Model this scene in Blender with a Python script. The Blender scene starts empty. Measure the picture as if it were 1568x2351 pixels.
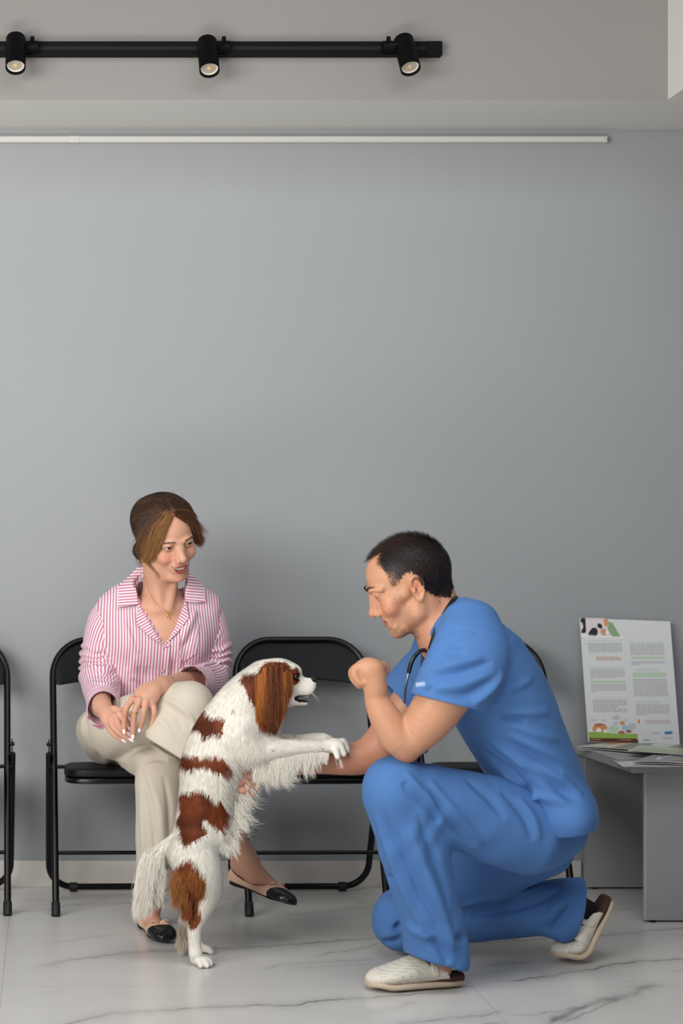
import bpy, math, random, time
import numpy as np
from math import pi, sin, cos, radians, sqrt
T00 = time.time()
random.seed(4); RNG = np.random.default_rng(7)
SC = bpy.context.scene
COL = SC.collection
# ---------------------------------------------------------------- place: metres, X right, Y into the room (wall at 0), Z up
FOC, CX, CY, EYE, CAMY = 4200.0, 110.0, 1230.0, 1.15, -6.0
def P(px, py, y):
    "a point of the room that lies at depth y"
    D = y - CAMY
    return np.array([(px - CX) / FOC * D, y, EYE - (py - CY) / FOC * D])
def V(*a): return np.array(a, dtype=float)
def nrm(v):
    v = np.asarray(v, float); return v / (np.linalg.norm(v) + 1e-12)

# ---------------------------------------------------------------- tags
def tag(o, label=None, cat=None, group=None, kind=None):
    if label: o['label'] = label
    if cat: o['category'] = cat
    if group: o['group'] = group
    if kind: o['kind'] = kind
    return o
def empty(name, loc, label, cat, group=None):
    o = bpy.data.objects.new(name, None); COL.objects.link(o); o.location = loc
    o.empty_display_size = .05
    return tag(o, label, cat, group)
def keep_parent(o, parent):
    o.parent = parent
    bpy.context.view_layer.update()
    o.matrix_parent_inverse = parent.matrix_world.inverted()
def mesh_obj(name, verts, faces, mats, parent=None, smooth=True, attrs=None, midx=None):
    me = bpy.data.meshes.new(name)
    verts = np.asarray(verts, dtype=np.float32)
    if isinstance(faces, np.ndarray) and faces.ndim == 2:
        n, k = faces.shape
        me.vertices.add(len(verts)); me.vertices.foreach_set('co', verts.ravel())
        me.loops.add(n * k); me.loops.foreach_set('vertex_index', faces.astype(np.int32).ravel())
        me.polygons.add(n); me.polygons.foreach_set('loop_start', np.arange(0, n * k, k, dtype=np.int32))
        me.update(calc_edges=True)
    else:
        me.from_pydata([tuple(map(float, v)) for v in verts], [], [tuple(map(int, f)) for f in faces])
    if not isinstance(mats, (list, tuple)): mats = [mats]
    for m in mats: me.materials.append(m)
    if midx is not None: me.polygons.foreach_set('material_index', np.asarray(midx, dtype=np.int32))
    if smooth: me.polygons.foreach_set('use_smooth', np.ones(len(me.polygons), dtype=bool))
    if attrs:
        for k, a in attrs.items():
            a = np.asarray(a, dtype=np.float32)
            if a.ndim == 2:
                at = me.attributes.new(k, 'FLOAT_COLOR', 'POINT')
                if a.shape[1] == 3: a = np.concatenate([a, np.ones((len(a), 1), np.float32)], 1)
                at.data.foreach_set('color', a.ravel())
            else:
                at = me.attributes.new(k, 'FLOAT', 'POINT'); at.data.foreach_set('value', a.ravel())
    me.update()
    o = bpy.data.objects.new(name, me); COL.objects.link(o)
    if parent is not None: keep_parent(o, parent)
    return o

# ---------------------------------------------------------------- poly mesh builder for hard things
class MB:
    def __init__(s): s.v = []; s.f = []; s.m = []; s.mi = 0
    def add(s, vs, fs):
        o = len(s.v); s.v += [tuple(v) for v in vs]; s.f += [tuple(i + o for i in f) for f in fs]; s.m += [s.mi] * len(fs)
        return s
    def box(s, lo, hi, R=None, c=None):
        lo = np.array(lo, float); hi = np.array(hi, float)
        vs = [np.array([(lo, hi)[i][0], (lo, hi)[j][1], (lo, hi)[k][2]]) for i in (0, 1) for j in (0, 1) for k in (0, 1)]
        if R is not None: vs = [R @ v + (c if c is not None else 0) for v in vs]
        return s.add(vs, [(0, 1, 3, 2), (4, 6, 7, 5), (0, 4, 5, 1), (2, 3, 7, 6), (0, 2, 6, 4), (1, 5, 7, 3)])
    def tube(s, pts, r, n=16, caps=True, closed=False, flat=None):
        pts = [np.asarray(p, float) for p in pts]; N = len(pts)
        rs = r if hasattr(r, '__len__') else [r] * N
        tang = []
        for i in range(N):
            a = pts[(i - 1) % N] if (closed or i > 0) else pts[i]; b = pts[(i + 1) % N] if (closed or i < N - 1) else pts[i]
            tang.append(nrm(b - a))
        u = nrm(np.cross(tang[0], (0, 0, 1) if abs(tang[0][2]) < .9 else (1, 0, 0)))
        if flat is not None: u = nrm(np.asarray(flat[0], float) - np.dot(flat[0], tang[0]) * tang[0])
        vs = []
        for i in range(N):
            u = nrm(u - np.dot(u, tang[i]) * tang[i]); w = np.cross(tang[i], u)
            for k in range(n):
                a = 2 * pi * k / n
                vs.append(pts[i] + rs[i] * (cos(a) * u + (flat[1] if flat is not None else 1) * sin(a) * w))
        fs = []
        for i in range(N if closed else N - 1):
            j = (i + 1) % N
            for k in range(n): fs.append((i * n + k, i * n + (k + 1) % n, j * n + (k + 1) % n, j * n + k))
        if caps and not closed:
            fs.append(tuple(range(n - 1, -1, -1))); fs.append(tuple((N - 1) * n + k for k in range(n)))
        return s.add(vs, fs)
    def lathe(s, prof, n=32, M=None, o=(0, 0, 0)):
        "profile of (radius, along z)"
        vs = []; o = np.asarray(o, float)
        for (r, z) in prof:
            for k in range(n):
                a = 2 * pi * k / n; v = np.array([r * cos(a), r * sin(a), z])
                vs.append((M @ v if M is not None else v) + o)
        fs = []
        for i in range(len(prof) - 1):
            for k in range(n): fs.append((i * n + k, i * n + (k + 1) % n, (i + 1) * n + (k + 1) % n, (i + 1) * n + k))
        if prof[0][0] > 1e-5: fs.append(tuple(range(n - 1, -1, -1)))
        if prof[-1][0] > 1e-5: fs.append(tuple((len(prof) - 1) * n + k for k in range(n)))
        return s.add(vs, fs)
    def build(s, name, mats, parent=None, smooth=True, bevel=0, seg=3, loc=None):
        o = mesh_obj(name, s.v, s.f, mats, None, smooth, midx=s.m)
        if loc is not None:
            for v in o.data.vertices: v.co = v.co - __import__('mathutils').Vector(loc)
            o.location = loc
        if parent is not None: keep_parent(o, parent)
        if bevel:
            b = o.modifiers.new('bevel', 'BEVEL'); b.width = bevel; b.segments = seg; b.limit_method = 'ANGLE'; b.angle_limit = radians(40)
        if smooth: smooth_by_angle(o, 38)
        return o
def smooth_by_angle(o, deg):
    me = o.data; me.calc_loop_triangles()
    try: me.set_sharp_from_angle(angle=radians(deg))
    except Exception: pass
def spline(pts, n=8, closed=False):
    "Catmull-Rom through the points (any width of row)"
    p = np.asarray(pts, float); N = len(p); out = []
    for i in range(N if closed else N - 1):
        if closed: a, b, c, d = p[(i - 1) % N], p[i], p[(i + 1) % N], p[(i + 2) % N]
        else:
            b, c = p[i], p[i + 1]; a = p[i - 1] if i > 0 else 2 * b - c; d = p[i + 2] if i < N - 2 else 2 * c - b
        for k in range(n):
            t = k / n
            out.append(.5 * ((2 * b) + (-a + c) * t + (2 * a - 5 * b + 4 * c - d) * t * t + (-a + 3 * b - 3 * c + d) * t ** 3))
    if not closed: out.append(p[-1])
    return np.array(out)

# ---------------------------------------------------------------- signed distance sculpting
def smin(a, b, k):
    if k <= 1e-6: return np.minimum(a, b)
    h = np.maximum(k - np.abs(a - b), 0) / k
    return np.minimum(a, b) - h * h * k * .25
def smax(a, b, k): return -smin(-a, -b, k)
class Prim:
    def __init__(s, f, lo, hi): s.f = f; s.lo = np.asarray(lo, float); s.hi = np.asarray(hi, float)
def Sph(c, r):
    c = np.asarray(c, float); return Prim(lambda p: np.linalg.norm(p - c, axis=-1) - r, c - r, c + r)
def Ell(c, r, R=None):
    c = np.asarray(c, float); r = np.asarray(r, float); R_ = np.eye(3) if R is None else np.asarray(R)
    def f(p):
        q = (p - c) @ R_
        k0 = np.linalg.norm(q / r, axis=-1); k1 = np.linalg.norm(q / (r * r), axis=-1)
        return k0 * (k0 - 1) / (k1 + 1e-9)
    m = r.max(); return Prim(f, c - m, c + m)
def Cap(a, b, ra, rb=None, flat=None):
    "tapered capsule; flat = (axis, factor): thickness along that axis divided by factor"
    a = np.asarray(a, float); b = np.asarray(b, float); rb = ra if rb is None else rb
    ab = b - a; L2 = max(ab @ ab, 1e-12)
    def f(p):
        q = p - a; t = np.clip((q @ ab) / L2, 0, 1)
        v = q - t[..., None] * ab
        if flat is not None:
            n = nrm(flat[0]); v = v + (v @ n)[..., None] * n * (flat[1] - 1)
            return (np.linalg.norm(v, axis=-1) - (ra + (rb - ra) * t)) * (1 if flat[1] < 1 else .7)
        return np.linalg.norm(v, axis=-1) - (ra + (rb - ra) * t)
    m = max(ra, rb) * (1 if flat is None else max(1, 1 / flat[1]))
    return Prim(f, np.minimum(a, b) - m, np.maximum(a, b) + m)
def Chain(pts, rs, n=5, flat=None):
    "smooth tapered tube through points"
    pts = np.asarray(pts, float); rs = np.asarray(rs if hasattr(rs, '__len__') else [rs] * len(pts), float)
    q = spline(np.concatenate([pts, rs[:, None]], 1), n)
    caps = [Cap(q[i, :3], q[i + 1, :3], max(q[i, 3], 1e-4), max(q[i + 1, 3], 1e-4), flat) for i in range(len(q) - 1)]
    return Group(caps)
def culled_min(fs, p):
    "minimum of many distance functions over blocks of points, skipping those that cannot matter to a block"
    B = len(p); cen = p.mean(1); rad = np.linalg.norm(p - cen[:, None], axis=2).max() if B else 0
    C = np.stack([f(cen) for f in fs]); m = C.min(0); rel = C < m + 2.6 * rad + .002
    d = np.full(p.shape[:2], 9.0)
    for i, f in enumerate(fs):
        ii = np.nonzero(rel[i])[0]
        if len(ii): d[ii] = np.minimum(d[ii], f(p[ii]))
    return d
def Group(prims, k=0):
    def f(p):
        if k == 0 and p.ndim == 3 and p.shape[1] > 50 and len(prims) > 2: return culled_min([c.f for c in prims], p)
        d = prims[0].f(p)
        for c in prims[1:]: d = smin(d, c.f(p), k)
        return d
    return Prim(f, np.min([c.lo for c in prims], 0), np.max([c.hi for c in prims], 0))
def Loft(rows, uax, n=4, p_=2.0):
    """rows (x,y,z, ru, rv): a body of elliptical sections along a path; uax = direction of ru.
    rows may carry a 6th value: shift of nothing"""
    q = spline(np.asarray(rows, float), n); u0 = np.asarray(uax, float)
    segs = []
    for i in range(len(q) - 1):
        a, b = q[i, :3], q[i + 1, :3]; t = nrm(b - a); u = nrm(u0 - (u0 @ t) * t); w = np.cross(t, u)
        segs.append((a, b - a, max((b - a) @ (b - a), 1e-10), u, w, q[i, 3], q[i + 1, 3] - q[i, 3], q[i, 4], q[i + 1, 4] - q[i, 4]))
    def one(sg):
        (a, ab, L2, u, w, ru, dru, rv, drv) = sg
        def g(p):
            v = p - a; t = np.clip((v @ ab) / L2, 0, 1); v = v - t[..., None] * ab
            RU = ru + dru * t; RV = rv + drv * t
            x = v @ u; y = v @ w; zz = np.sqrt(np.maximum((v * v).sum(-1) - x * x - y * y, 0))
            m = np.minimum(RU, RV)
            if p_ == 2.0: k0 = np.sqrt((x / RU) ** 2 + (y / RV) ** 2 + (zz / m) ** 2)
            else: k0 = (np.abs(x / RU) ** p_ + np.abs(y / RV) ** p_ + (zz / m) ** p_) ** (1 / p_)
            k1 = np.sqrt((x / RU ** 2) ** 2 + (y / RV ** 2) ** 2 + (zz / m ** 2) ** 2)
            return np.where(k0 > .3, k0 * (k0 - 1) / (k1 + 1e-9), (k0 - 1) * m)
        return g
    fs = [one(sg) for sg in segs]
    def f(p):
        if p.ndim == 3 and p.shape[1] > 50 and len(fs) > 2: return culled_min(fs, p)
        best = fs[0](p)
        for g in fs[1:]: best = np.minimum(best, g(p))
        return best
    m = max(q[:, 3].max(), q[:, 4].max())
    return Prim(f, q[:, :3].min(0) - m, q[:, :3].max(0) + m)
def Box(c, h, R=None, r=.0):
    c = np.asarray(c, float); h = np.asarray(h, float) - r; R_ = np.eye(3) if R is None else np.asarray(R)
    def f(p):
        q = np.abs((p - c) @ R_) - h
        return np.linalg.norm(np.maximum(q, 0), axis=-1) + np.minimum(q.max(-1), 0) - r
    m = np.linalg.norm(h) + r; return Prim(f, c - m, c + m)
def Half(c, n, lo, hi):
    c = np.asarray(c, float); n = nrm(n); return Prim(lambda p: (p - c) @ n, lo, hi)
def xf(prim, M, t, s=1.0):
    "move a primitive from its local frame: world = M @ local * s + t"
    M = np.asarray(M); t = np.asarray(t, float)
    cs = np.array([[(prim.lo, prim.hi)[i][0], (prim.lo, prim.hi)[j][1], (prim.lo, prim.hi)[k][2]] for i in (0, 1) for j in (0, 1) for k in (0, 1)])
    w = cs @ M.T * s + t
    return Prim(lambda p: prim.f(((p - t) @ M) / s) * s, w.min(0), w.max(0))

class Field:
    def __init__(s): s.ops = []
    def u(s, pr, k=.01): s.ops.append(('u', pr, k)); return s
    def sub(s, pr, k=.004): s.ops.append(('s', pr, k)); return s
    def inter(s, pr, k=.004): s.ops.append(('i', pr, k)); return s
    def disp(s, g, lo, hi): s.ops.append(('d', Prim(g, lo, hi), 0)); return s
    def ridge(s, pts, r, k=.012, n=5): return s.u(Chain(pts, r, n), k)
    def groove(s, pts, r, k=.012, n=5): return s.sub(Chain(pts, r, n), k)
    def addall(s, other, M, t, sc=1.0):
        for (o, pr, k) in other.ops: s.ops.append((o, xf(pr, M, t, sc) if o != 'd' else Prim((lambda g: (lambda p: g(((p - t) @ M) / sc) * sc))(pr.f), *(lambda q: (q.lo, q.hi))(xf(pr, M, t, sc))), k * sc))
        return s
    def at(s, pts, rad, far=.2):
        "field at grouped points: pts (B,n,3); blocks of radius rad about their mean"
        B = len(pts); cen = pts.mean(1); d = np.full(pts.shape[:2], far)
        for (o, pr, k) in s.ops:
            bd = np.linalg.norm(np.maximum(np.maximum(pr.lo - cen, cen - pr.hi), 0), axis=1)
            if o == 'i': idx = np.arange(B)
            else: idx = np.nonzero(bd < rad + k + .012)[0]
            if len(idx) == 0: continue
            for c in range(0, len(idx), 400):
                ii = idx[c:c + 400]; q = pr.f(pts[ii])
                if o == 'u': d[ii] = smin(d[ii], q, k)
                elif o == 's': d[ii] = smax(d[ii], -q, k)
                elif o == 'i': d[ii] = smax(d[ii], q, k)
                else: d[ii] = d[ii] + q
        return d
    def bounds(s):
        lo = np.min([o[1].lo for o in s.ops if o[0] == 'u'], 0); hi = np.max([o[1].hi for o in s.ops if o[0] == 'u'], 0)
        return lo, hi
def surface(F, h, sm=1, lo=None, hi=None, lens=None):
    "surface nets over sparse blocks -> vertices, quads"
    L, H = F.bounds()
    if lo is not None: L = np.maximum(L, lo)
    if hi is not None: H = np.minimum(H, hi)
    L = L - 3 * h; H = H + 3 * h
    if lens is None: inv = lambda q: q
    else:                # finer cells round a point of interest: space is stretched there while meshing
        lc, lr, lm = lens; lc = np.asarray(lc, float); L = L - (lm - 1) * lr; H = H + (lm - 1) * lr
        def inv(q):
            v = q - lc; R = np.linalg.norm(v, axis=-1)[..., None] + 1e-12
            return lc + v / R * np.where(R < lm * lr, R / lm, R - (lm - 1) * lr)
    BS = 8; bw = BS * h
    nb = np.ceil((H - L) / bw).astype(int)
    g = np.stack(np.meshgrid(*[np.arange(n) for n in nb], indexing='ij'), -1).reshape(-1, 3)
    # cull on two levels
    bb = 4
    G = np.unique(g // bb, axis=0)
    c = L + (G + .5) * bw * bb
    rad = bw * bb * .87
    d = F.at(inv(c)[:, None, :], rad)[:, 0]
    G = G[np.abs(d) < rad * 1.5 + .01]
    off = np.stack(np.meshgrid(*[np.arange(bb)] * 3, indexing='ij'), -1).reshape(-1, 3)
    g = (G[:, None, :] * bb + off).reshape(-1, 3)
    g = g[(g < nb).all(1)]
    c = L + (g + .5) * bw; rad = bw * .87
    d = F.at(inv(c)[:, None, :], rad)[:, 0]
    g = g[np.abs(d) < rad * 1.6 + .006]
    NX, NY, NZ = [int(n) * BS + 2 for n in nb]
    co = np.stack(np.meshgrid(*[np.arange(BS + 1)] * 3, indexing='ij'), -1).reshape(-1, 3)
    V_, K_, E_ = [], [], []
    CH = 3000
    for s0 in range(0, len(g), CH):
        gb = g[s0:s0 + CH]
        pts = L + (gb[:, None, :] * BS + co) * h
        D = F.at(inv(pts), bw * .9).reshape(-1, BS + 1, BS + 1, BS + 1)
        I = D < 0
        corners = [I[:, i:BS + i, j:BS + j, k:BS + k] for i in (0, 1) for j in (0, 1) for k in (0, 1)]
        cnt = sum(cc.astype(np.int8) for cc in corners)
        act = (cnt > 0) & (cnt < 8)
        b, x, y, z = np.nonzero(act)
        if len(b) == 0: continue
        s = np.zeros((len(b), 3)); n = np.zeros(len(b))
        for ax in range(3):
            o1, o2 = [a for a in range(3) if a != ax]
            for i in (0, 1):
                for j in (0, 1):
                    e0 = [0, 0, 0]; e0[o1] = i; e0[o2] = j; e1 = list(e0); e1[ax] = 1
                    a0 = D[b, x + e0[0], y + e0[1], z + e0[2]]; a1 = D[b, x + e1[0], y + e1[1], z + e1[2]]
                    cr = (a0 < 0) != (a1 < 0)
                    t = np.where(cr, a0 / np.where(cr, a0 - a1, 1), 0)
                    p = np.zeros((len(b), 3)); p[:, o1] = i; p[:, o2] = j; p[:, ax] = t
                    s += p * cr[:, None]; n += cr
                    if i == 0 and j == 0:   # edge at the cell's own corner: face of 4 cells round it
                        q = np.nonzero(cr)[0]
                        base = gb[b[q]] * BS + np.stack([x[q], y[q], z[q]], 1)
                        E_.append(np.concatenate([base, np.full((len(q), 1), ax), (a0[q] < 0)[:, None]], 1))
        cell = gb[b] * BS + np.stack([x, y, z], 1)
        V_.append(L + (cell + s / n[:, None]) * h)
        K_.append((cell[:, 0] * NY + cell[:, 1]) * NZ + cell[:, 2])
    Vv = np.concatenate(V_); K = np.concatenate(K_); E = np.concatenate(E_)
    o = np.argsort(K); K = K[o]; Vv = Vv[o]
    F_ = []
    for ax in range(3):
        e = E[E[:, 3] == ax]
        if len(e) == 0: continue
        o1, o2 = [a for a in range(3) if a != ax]
        ids = []
        for (i, j) in ((0, 0), (1, 0), (1, 1), (0, 1)):
            c = e[:, :3].copy(); c[:, o1] -= i; c[:, o2] -= j
            key = (c[:, 0] * NY + c[:, 1]) * NZ + c[:, 2]
            p = np.clip(np.searchsorted(K, key), 0, len(K) - 1); ids.append(np.where(K[p] == key, p, -1))
        q = np.stack(ids, 1); ok = (q >= 0).all(1); q = q[ok]; ins = e[ok, 4] > 0
        flip = ins if ax != 1 else ~ins
        q = np.where(flip[:, None], q, q[:, ::-1])
        F_.append(q)
    Q = np.concatenate(F_)
    if sm: Vv = relax(Vv, Q, sm)
    return inv(Vv), Q
def relax(Vv, Q, it=1, lam=.5):
    for _ in range(it):
        acc = np.zeros_like(Vv); n = np.zeros(len(Vv))
        for i in range(4):
            a = Q[:, i]; b = Q[:, (i + 1) % 4]
            for c in range(3):
                acc[:, c] += np.bincount(a, Vv[b, c], len(Vv)) + np.bincount(b, Vv[a, c], len(Vv))
            n += np.bincount(a, minlength=len(Vv)) + np.bincount(b, minlength=len(Vv))
        Vv = Vv * (1 - lam) + lam * acc / np.maximum(n, 1)[:, None]
    return Vv
def dist_poly(p, pts):
    "distance of points to a polyline"
    pts = np.asarray(pts, float); best = None
    for i in range(len(pts) - 1):
        a, ab = pts[i], pts[i + 1] - pts[i]; q = p - a; t = np.clip(q @ ab / max(ab @ ab, 1e-12), 0, 1)
        d = np.linalg.norm(q - t[:, None] * ab, axis=1); best = d if best is None else np.minimum(best, d)
    return best
def in_poly(x, y, poly):
    poly = np.asarray(poly, float); r = np.zeros(len(x), bool); j = len(poly) - 1
    for i in range(len(poly)):
        xi, yi = poly[i]; xj, yj = poly[j]
        c = ((yi > y) != (yj > y)) & (x < (xj - xi) * (y - yi) / (yj - yi + 1e-12) + xi)
        r ^= c; j = i
    return r
def to_px(p):
    D = p[..., 1] - CAMY
    return CX + p[..., 0] / D * FOC, CY - (p[..., 2] - EYE) / D * FOC
def sstep(a, b, x):
    t = np.clip((x - a) / (b - a), 0, 1); return t * t * (3 - 2 * t)
# cheap smooth noise from sines, enough to break up regular folds
_NK = np.random.default_rng(3).normal(size=(12, 3)); _NP = np.random.default_rng(5).uniform(0, 6.28, 12)
def wob(p, f):
    r = 0
    for i in range(12):
        r = r + np.sin(p @ (_NK[i] * f * (1 + .13 * i)) + _NP[i])
    return r / 4.0
def fr(fwd, up):
    "rotation whose columns are local x (subject's right), y (forward), z (up)"
    y = nrm(fwd); z = nrm(np.asarray(up, float) - np.dot(up, y) * y); x = np.cross(y, z)
    return np.stack([x, y, z], 1)

# ---------------------------------------------------------------- materials
def lin(c):
    c = np.asarray(c, float) / 255.0
    return tuple(np.where(c <= .04045, c / 12.92, ((c + .055) / 1.055) ** 2.4))
class NT:
    def __init__(s, name):
        s.m = bpy.data.materials.new(name); s.m.use_nodes = True; s.t = s.m.node_tree; s.n = s.t.nodes; s.b = s.n['Principled BSDF']
    def node(s, typ, **kw):
        n = s.n.new(typ)
        for k, v in kw.items():
            if k.startswith('i_'):
                kk = k[2:]; n.inputs[int(kk) if kk.isdigit() else kk.replace('_', ' ')].default_value = v
            else: setattr(n, k, v)
        return n
    def l(s, a, b): s.t.links.new(a, b)
    def attr(s, name): return s.node('ShaderNodeAttribute', attribute_name=name)
    def ramp(s, fac, stops, interp='LINEAR'):
        r = s.n.new('ShaderNodeValToRGB'); r.color_ramp.interpolation = interp
        e = r.color_ramp.elements
        while len(e) < len(stops): e.new(.5)
        for i, (p, c) in enumerate(stops): e[i].position = p; e[i].color = tuple(c) + (1,) if len(c) == 3 else c
        s.l(fac, r.inputs[0]); return r.outputs[0]
    def mix(s, fac, a, b, typ='MIX'):
        m = s.node('ShaderNodeMix', data_type='RGBA', blend_type=typ)
        for inp, v in ((m.inputs[0], fac), (m.inputs[6], a), (m.inputs[7], b)):
            if hasattr(v, 'is_linked'): s.l(v, inp)
            elif isinstance(v, (int, float)): inp.default_value = v
            else: inp.default_value = tuple(v) + (1,) if len(v) == 3 else v
        return m.outputs[2]
    def math(s, op, a, b=0, c=0):
        m = s.node('ShaderNodeMath', operation=op)
        for i, v in enumerate((a, b, c)):
            if hasattr(v, 'is_linked'): s.l(v, m.inputs[i])
            else: m.inputs[i].default_value = v
        return m.outputs[0]
    def bump(s, h, strength=.3, dist=.002):
        b = s.node('ShaderNodeBump', i_Strength=strength, i_Distance=dist); s.l(h, b.inputs['Height']); s.l(b.outputs[0], s.b.inputs['Normal']); return b
    def set(s, color=None, rough=None, metal=None, **kw):
        if color is not None:
            if hasattr(color, 'is_linked'): s.l(color, s.b.inputs['Base Color'])
            else: s.b.inputs['Base Color'].default_value = tuple(color)[:3] + (1,)
        if rough is not None:
            if hasattr(rough, 'is_linked'): s.l(rough, s.b.inputs['Roughness'])
            else: s.b.inputs['Roughness'].default_value = rough
        if metal is not None: s.b.inputs['Metallic'].default_value = metal
        for k, v in kw.items(): s.b.inputs[k.replace('_', ' ')].default_value = v
        return s
def simple(name, rgb, rough=.5, metal=0, noise=0, nscale=200, bump=0, var=0, **kw):
    n = NT(name); c = lin(rgb)
    if noise or bump or var:
        tc = n.node('ShaderNodeTexCoord'); t = n.node('ShaderNodeTexNoise', i_Scale=nscale, i_Detail=4.0); n.l(tc.outputs['Object'], t.inputs['Vector'])
        if var:
            col = n.mix(t.outputs[0], tuple(x * (1 - var) for x in c), tuple(min(1, x * (1 + var)) for x in c)); n.set(color=col)
        else: n.set(color=c)
        if bump: n.bump(t.outputs[0], bump, .001)
    else: n.set(color=c)
    n.set(rough=rough, metal=metal, **kw)
    return n.m
# ================================================================ camera
cam = bpy.data.cameras.new('camera'); cam_o = bpy.data.objects.new('camera', cam); COL.objects.link(cam_o)
cam_o.location = (0, CAMY, EYE); cam_o.rotation_euler = (pi / 2, 0, 0)
cam.sensor_fit = 'HORIZONTAL'; cam.sensor_width = 24.0; cam.lens = FOC / 1568 * 24.0
cam.shift_x = (784 - CX) / 1568; cam.shift_y = (CY - 1175.5) / 1568
cam.clip_start = .05
cam.dof.use_dof = True; cam.dof.focus_distance = 5.15; cam.dof.aperture_fstop = 2.5
SC.camera = cam_o
SC.view_settings.view_transform = 'Standard'; SC.view_settings.look = 'None'; SC.view_settings.gamma = 1; SC.view_settings.use_curve_mapping = False
SC.view_settings.exposure = 0.0
SC.cycles.use_denoising = True
SC.cycles.max_bounces = 8

# ================================================================ lights: windows to the left of the photographer, two added fill lights, lamps off
w = bpy.data.worlds.new('room_light'); SC.world = w; w.use_nodes = True
w.node_tree.nodes['Background'].inputs[0].default_value = (.92, .96, 1.0, 1); w.node_tree.nodes['Background'].inputs[1].default_value = .15
def area(name, loc, target, size, power, color=(1, 1, 1), spread=180):
    l = bpy.data.lights.new(name, 'AREA'); l.shape = 'RECTANGLE'; l.size, l.size_y = size; l.energy = power; l.color = color; l.spread = radians(spread)
    o = bpy.data.objects.new(name, l); COL.objects.link(o); o.location = loc
    d = __import__('mathutils').Vector(target) - __import__('mathutils').Vector(loc)
    o.rotation_euler = d.to_track_quat('-Z', 'Y').to_euler(); return o
area('window_light', (-2.0, -3.9, 2.1), (.8, 0, 1.3), (2.6, 1.4), 92, (1.0, .985, .95), 150)
area('overhead_fill', (.9, -3.0, 3.2), (.8, -1.3, 0), (2.4, 1.6), 28, (.96, .98, 1.0), 130)  # added area light overhead, placed for the falloff down the wall
area('soffit_uplight_fill', (-.4, -3.2, .03), (.2, -1.6, 3.0), (3.0, 1.4), 68, (1.0, .97, .90), 120)  # added upward fill near the floor, brightens the soffit underside in place of bounce

# ================================================================ setting
def wall_mat(name, rgb, bump=.12):
    n = NT(name); tc = n.node('ShaderNodeTexCoord')
    t = n.node('ShaderNodeTexNoise', i_Scale=140.0, i_Detail=5.0); n.l(tc.outputs['Object'], t.inputs['Vector'])
    t2 = n.node('ShaderNodeTexNoise', i_Scale=2.2, i_Detail=3.0); n.l(tc.outputs['Object'], t2.inputs['Vector'])
    c = np.array(lin(rgb)); n.set(color=n.mix(t2.outputs[0], tuple(c * .96), tuple(c * 1.04)), rough=.55)
    n.bump(t.outputs[0], bump, .001); return n.m
M_wall = wall_mat('grey_wall_paint', (156, 159, 162)); M_white = wall_mat('white_ceiling_paint', (218, 217, 212))
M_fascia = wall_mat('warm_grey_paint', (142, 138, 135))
def struct(o): return tag(o, kind='structure')
struct(MB().box((-2.6, 0, 0), (4.2, .12, 3.3)).build('wall_back', M_wall, smooth=False))
SOF = 2.483; SOD = -.407; BMX = 1.895
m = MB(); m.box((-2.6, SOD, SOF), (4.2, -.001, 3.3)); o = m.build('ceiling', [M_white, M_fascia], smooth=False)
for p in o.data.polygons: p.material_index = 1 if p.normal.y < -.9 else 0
struct(o)
struct(MB().box((BMX, -3.2, SOF), (3.2, SOD - .0005, 3.3)).build('trim_1', M_white, smooth=False))
struct(MB().box((-2.6, -.012, 0), (1.746, -.0005, .086)).build('baseboard_back', simple('baseboard_tile', (212, 205, 200), .35), bevel=.0015))

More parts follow.
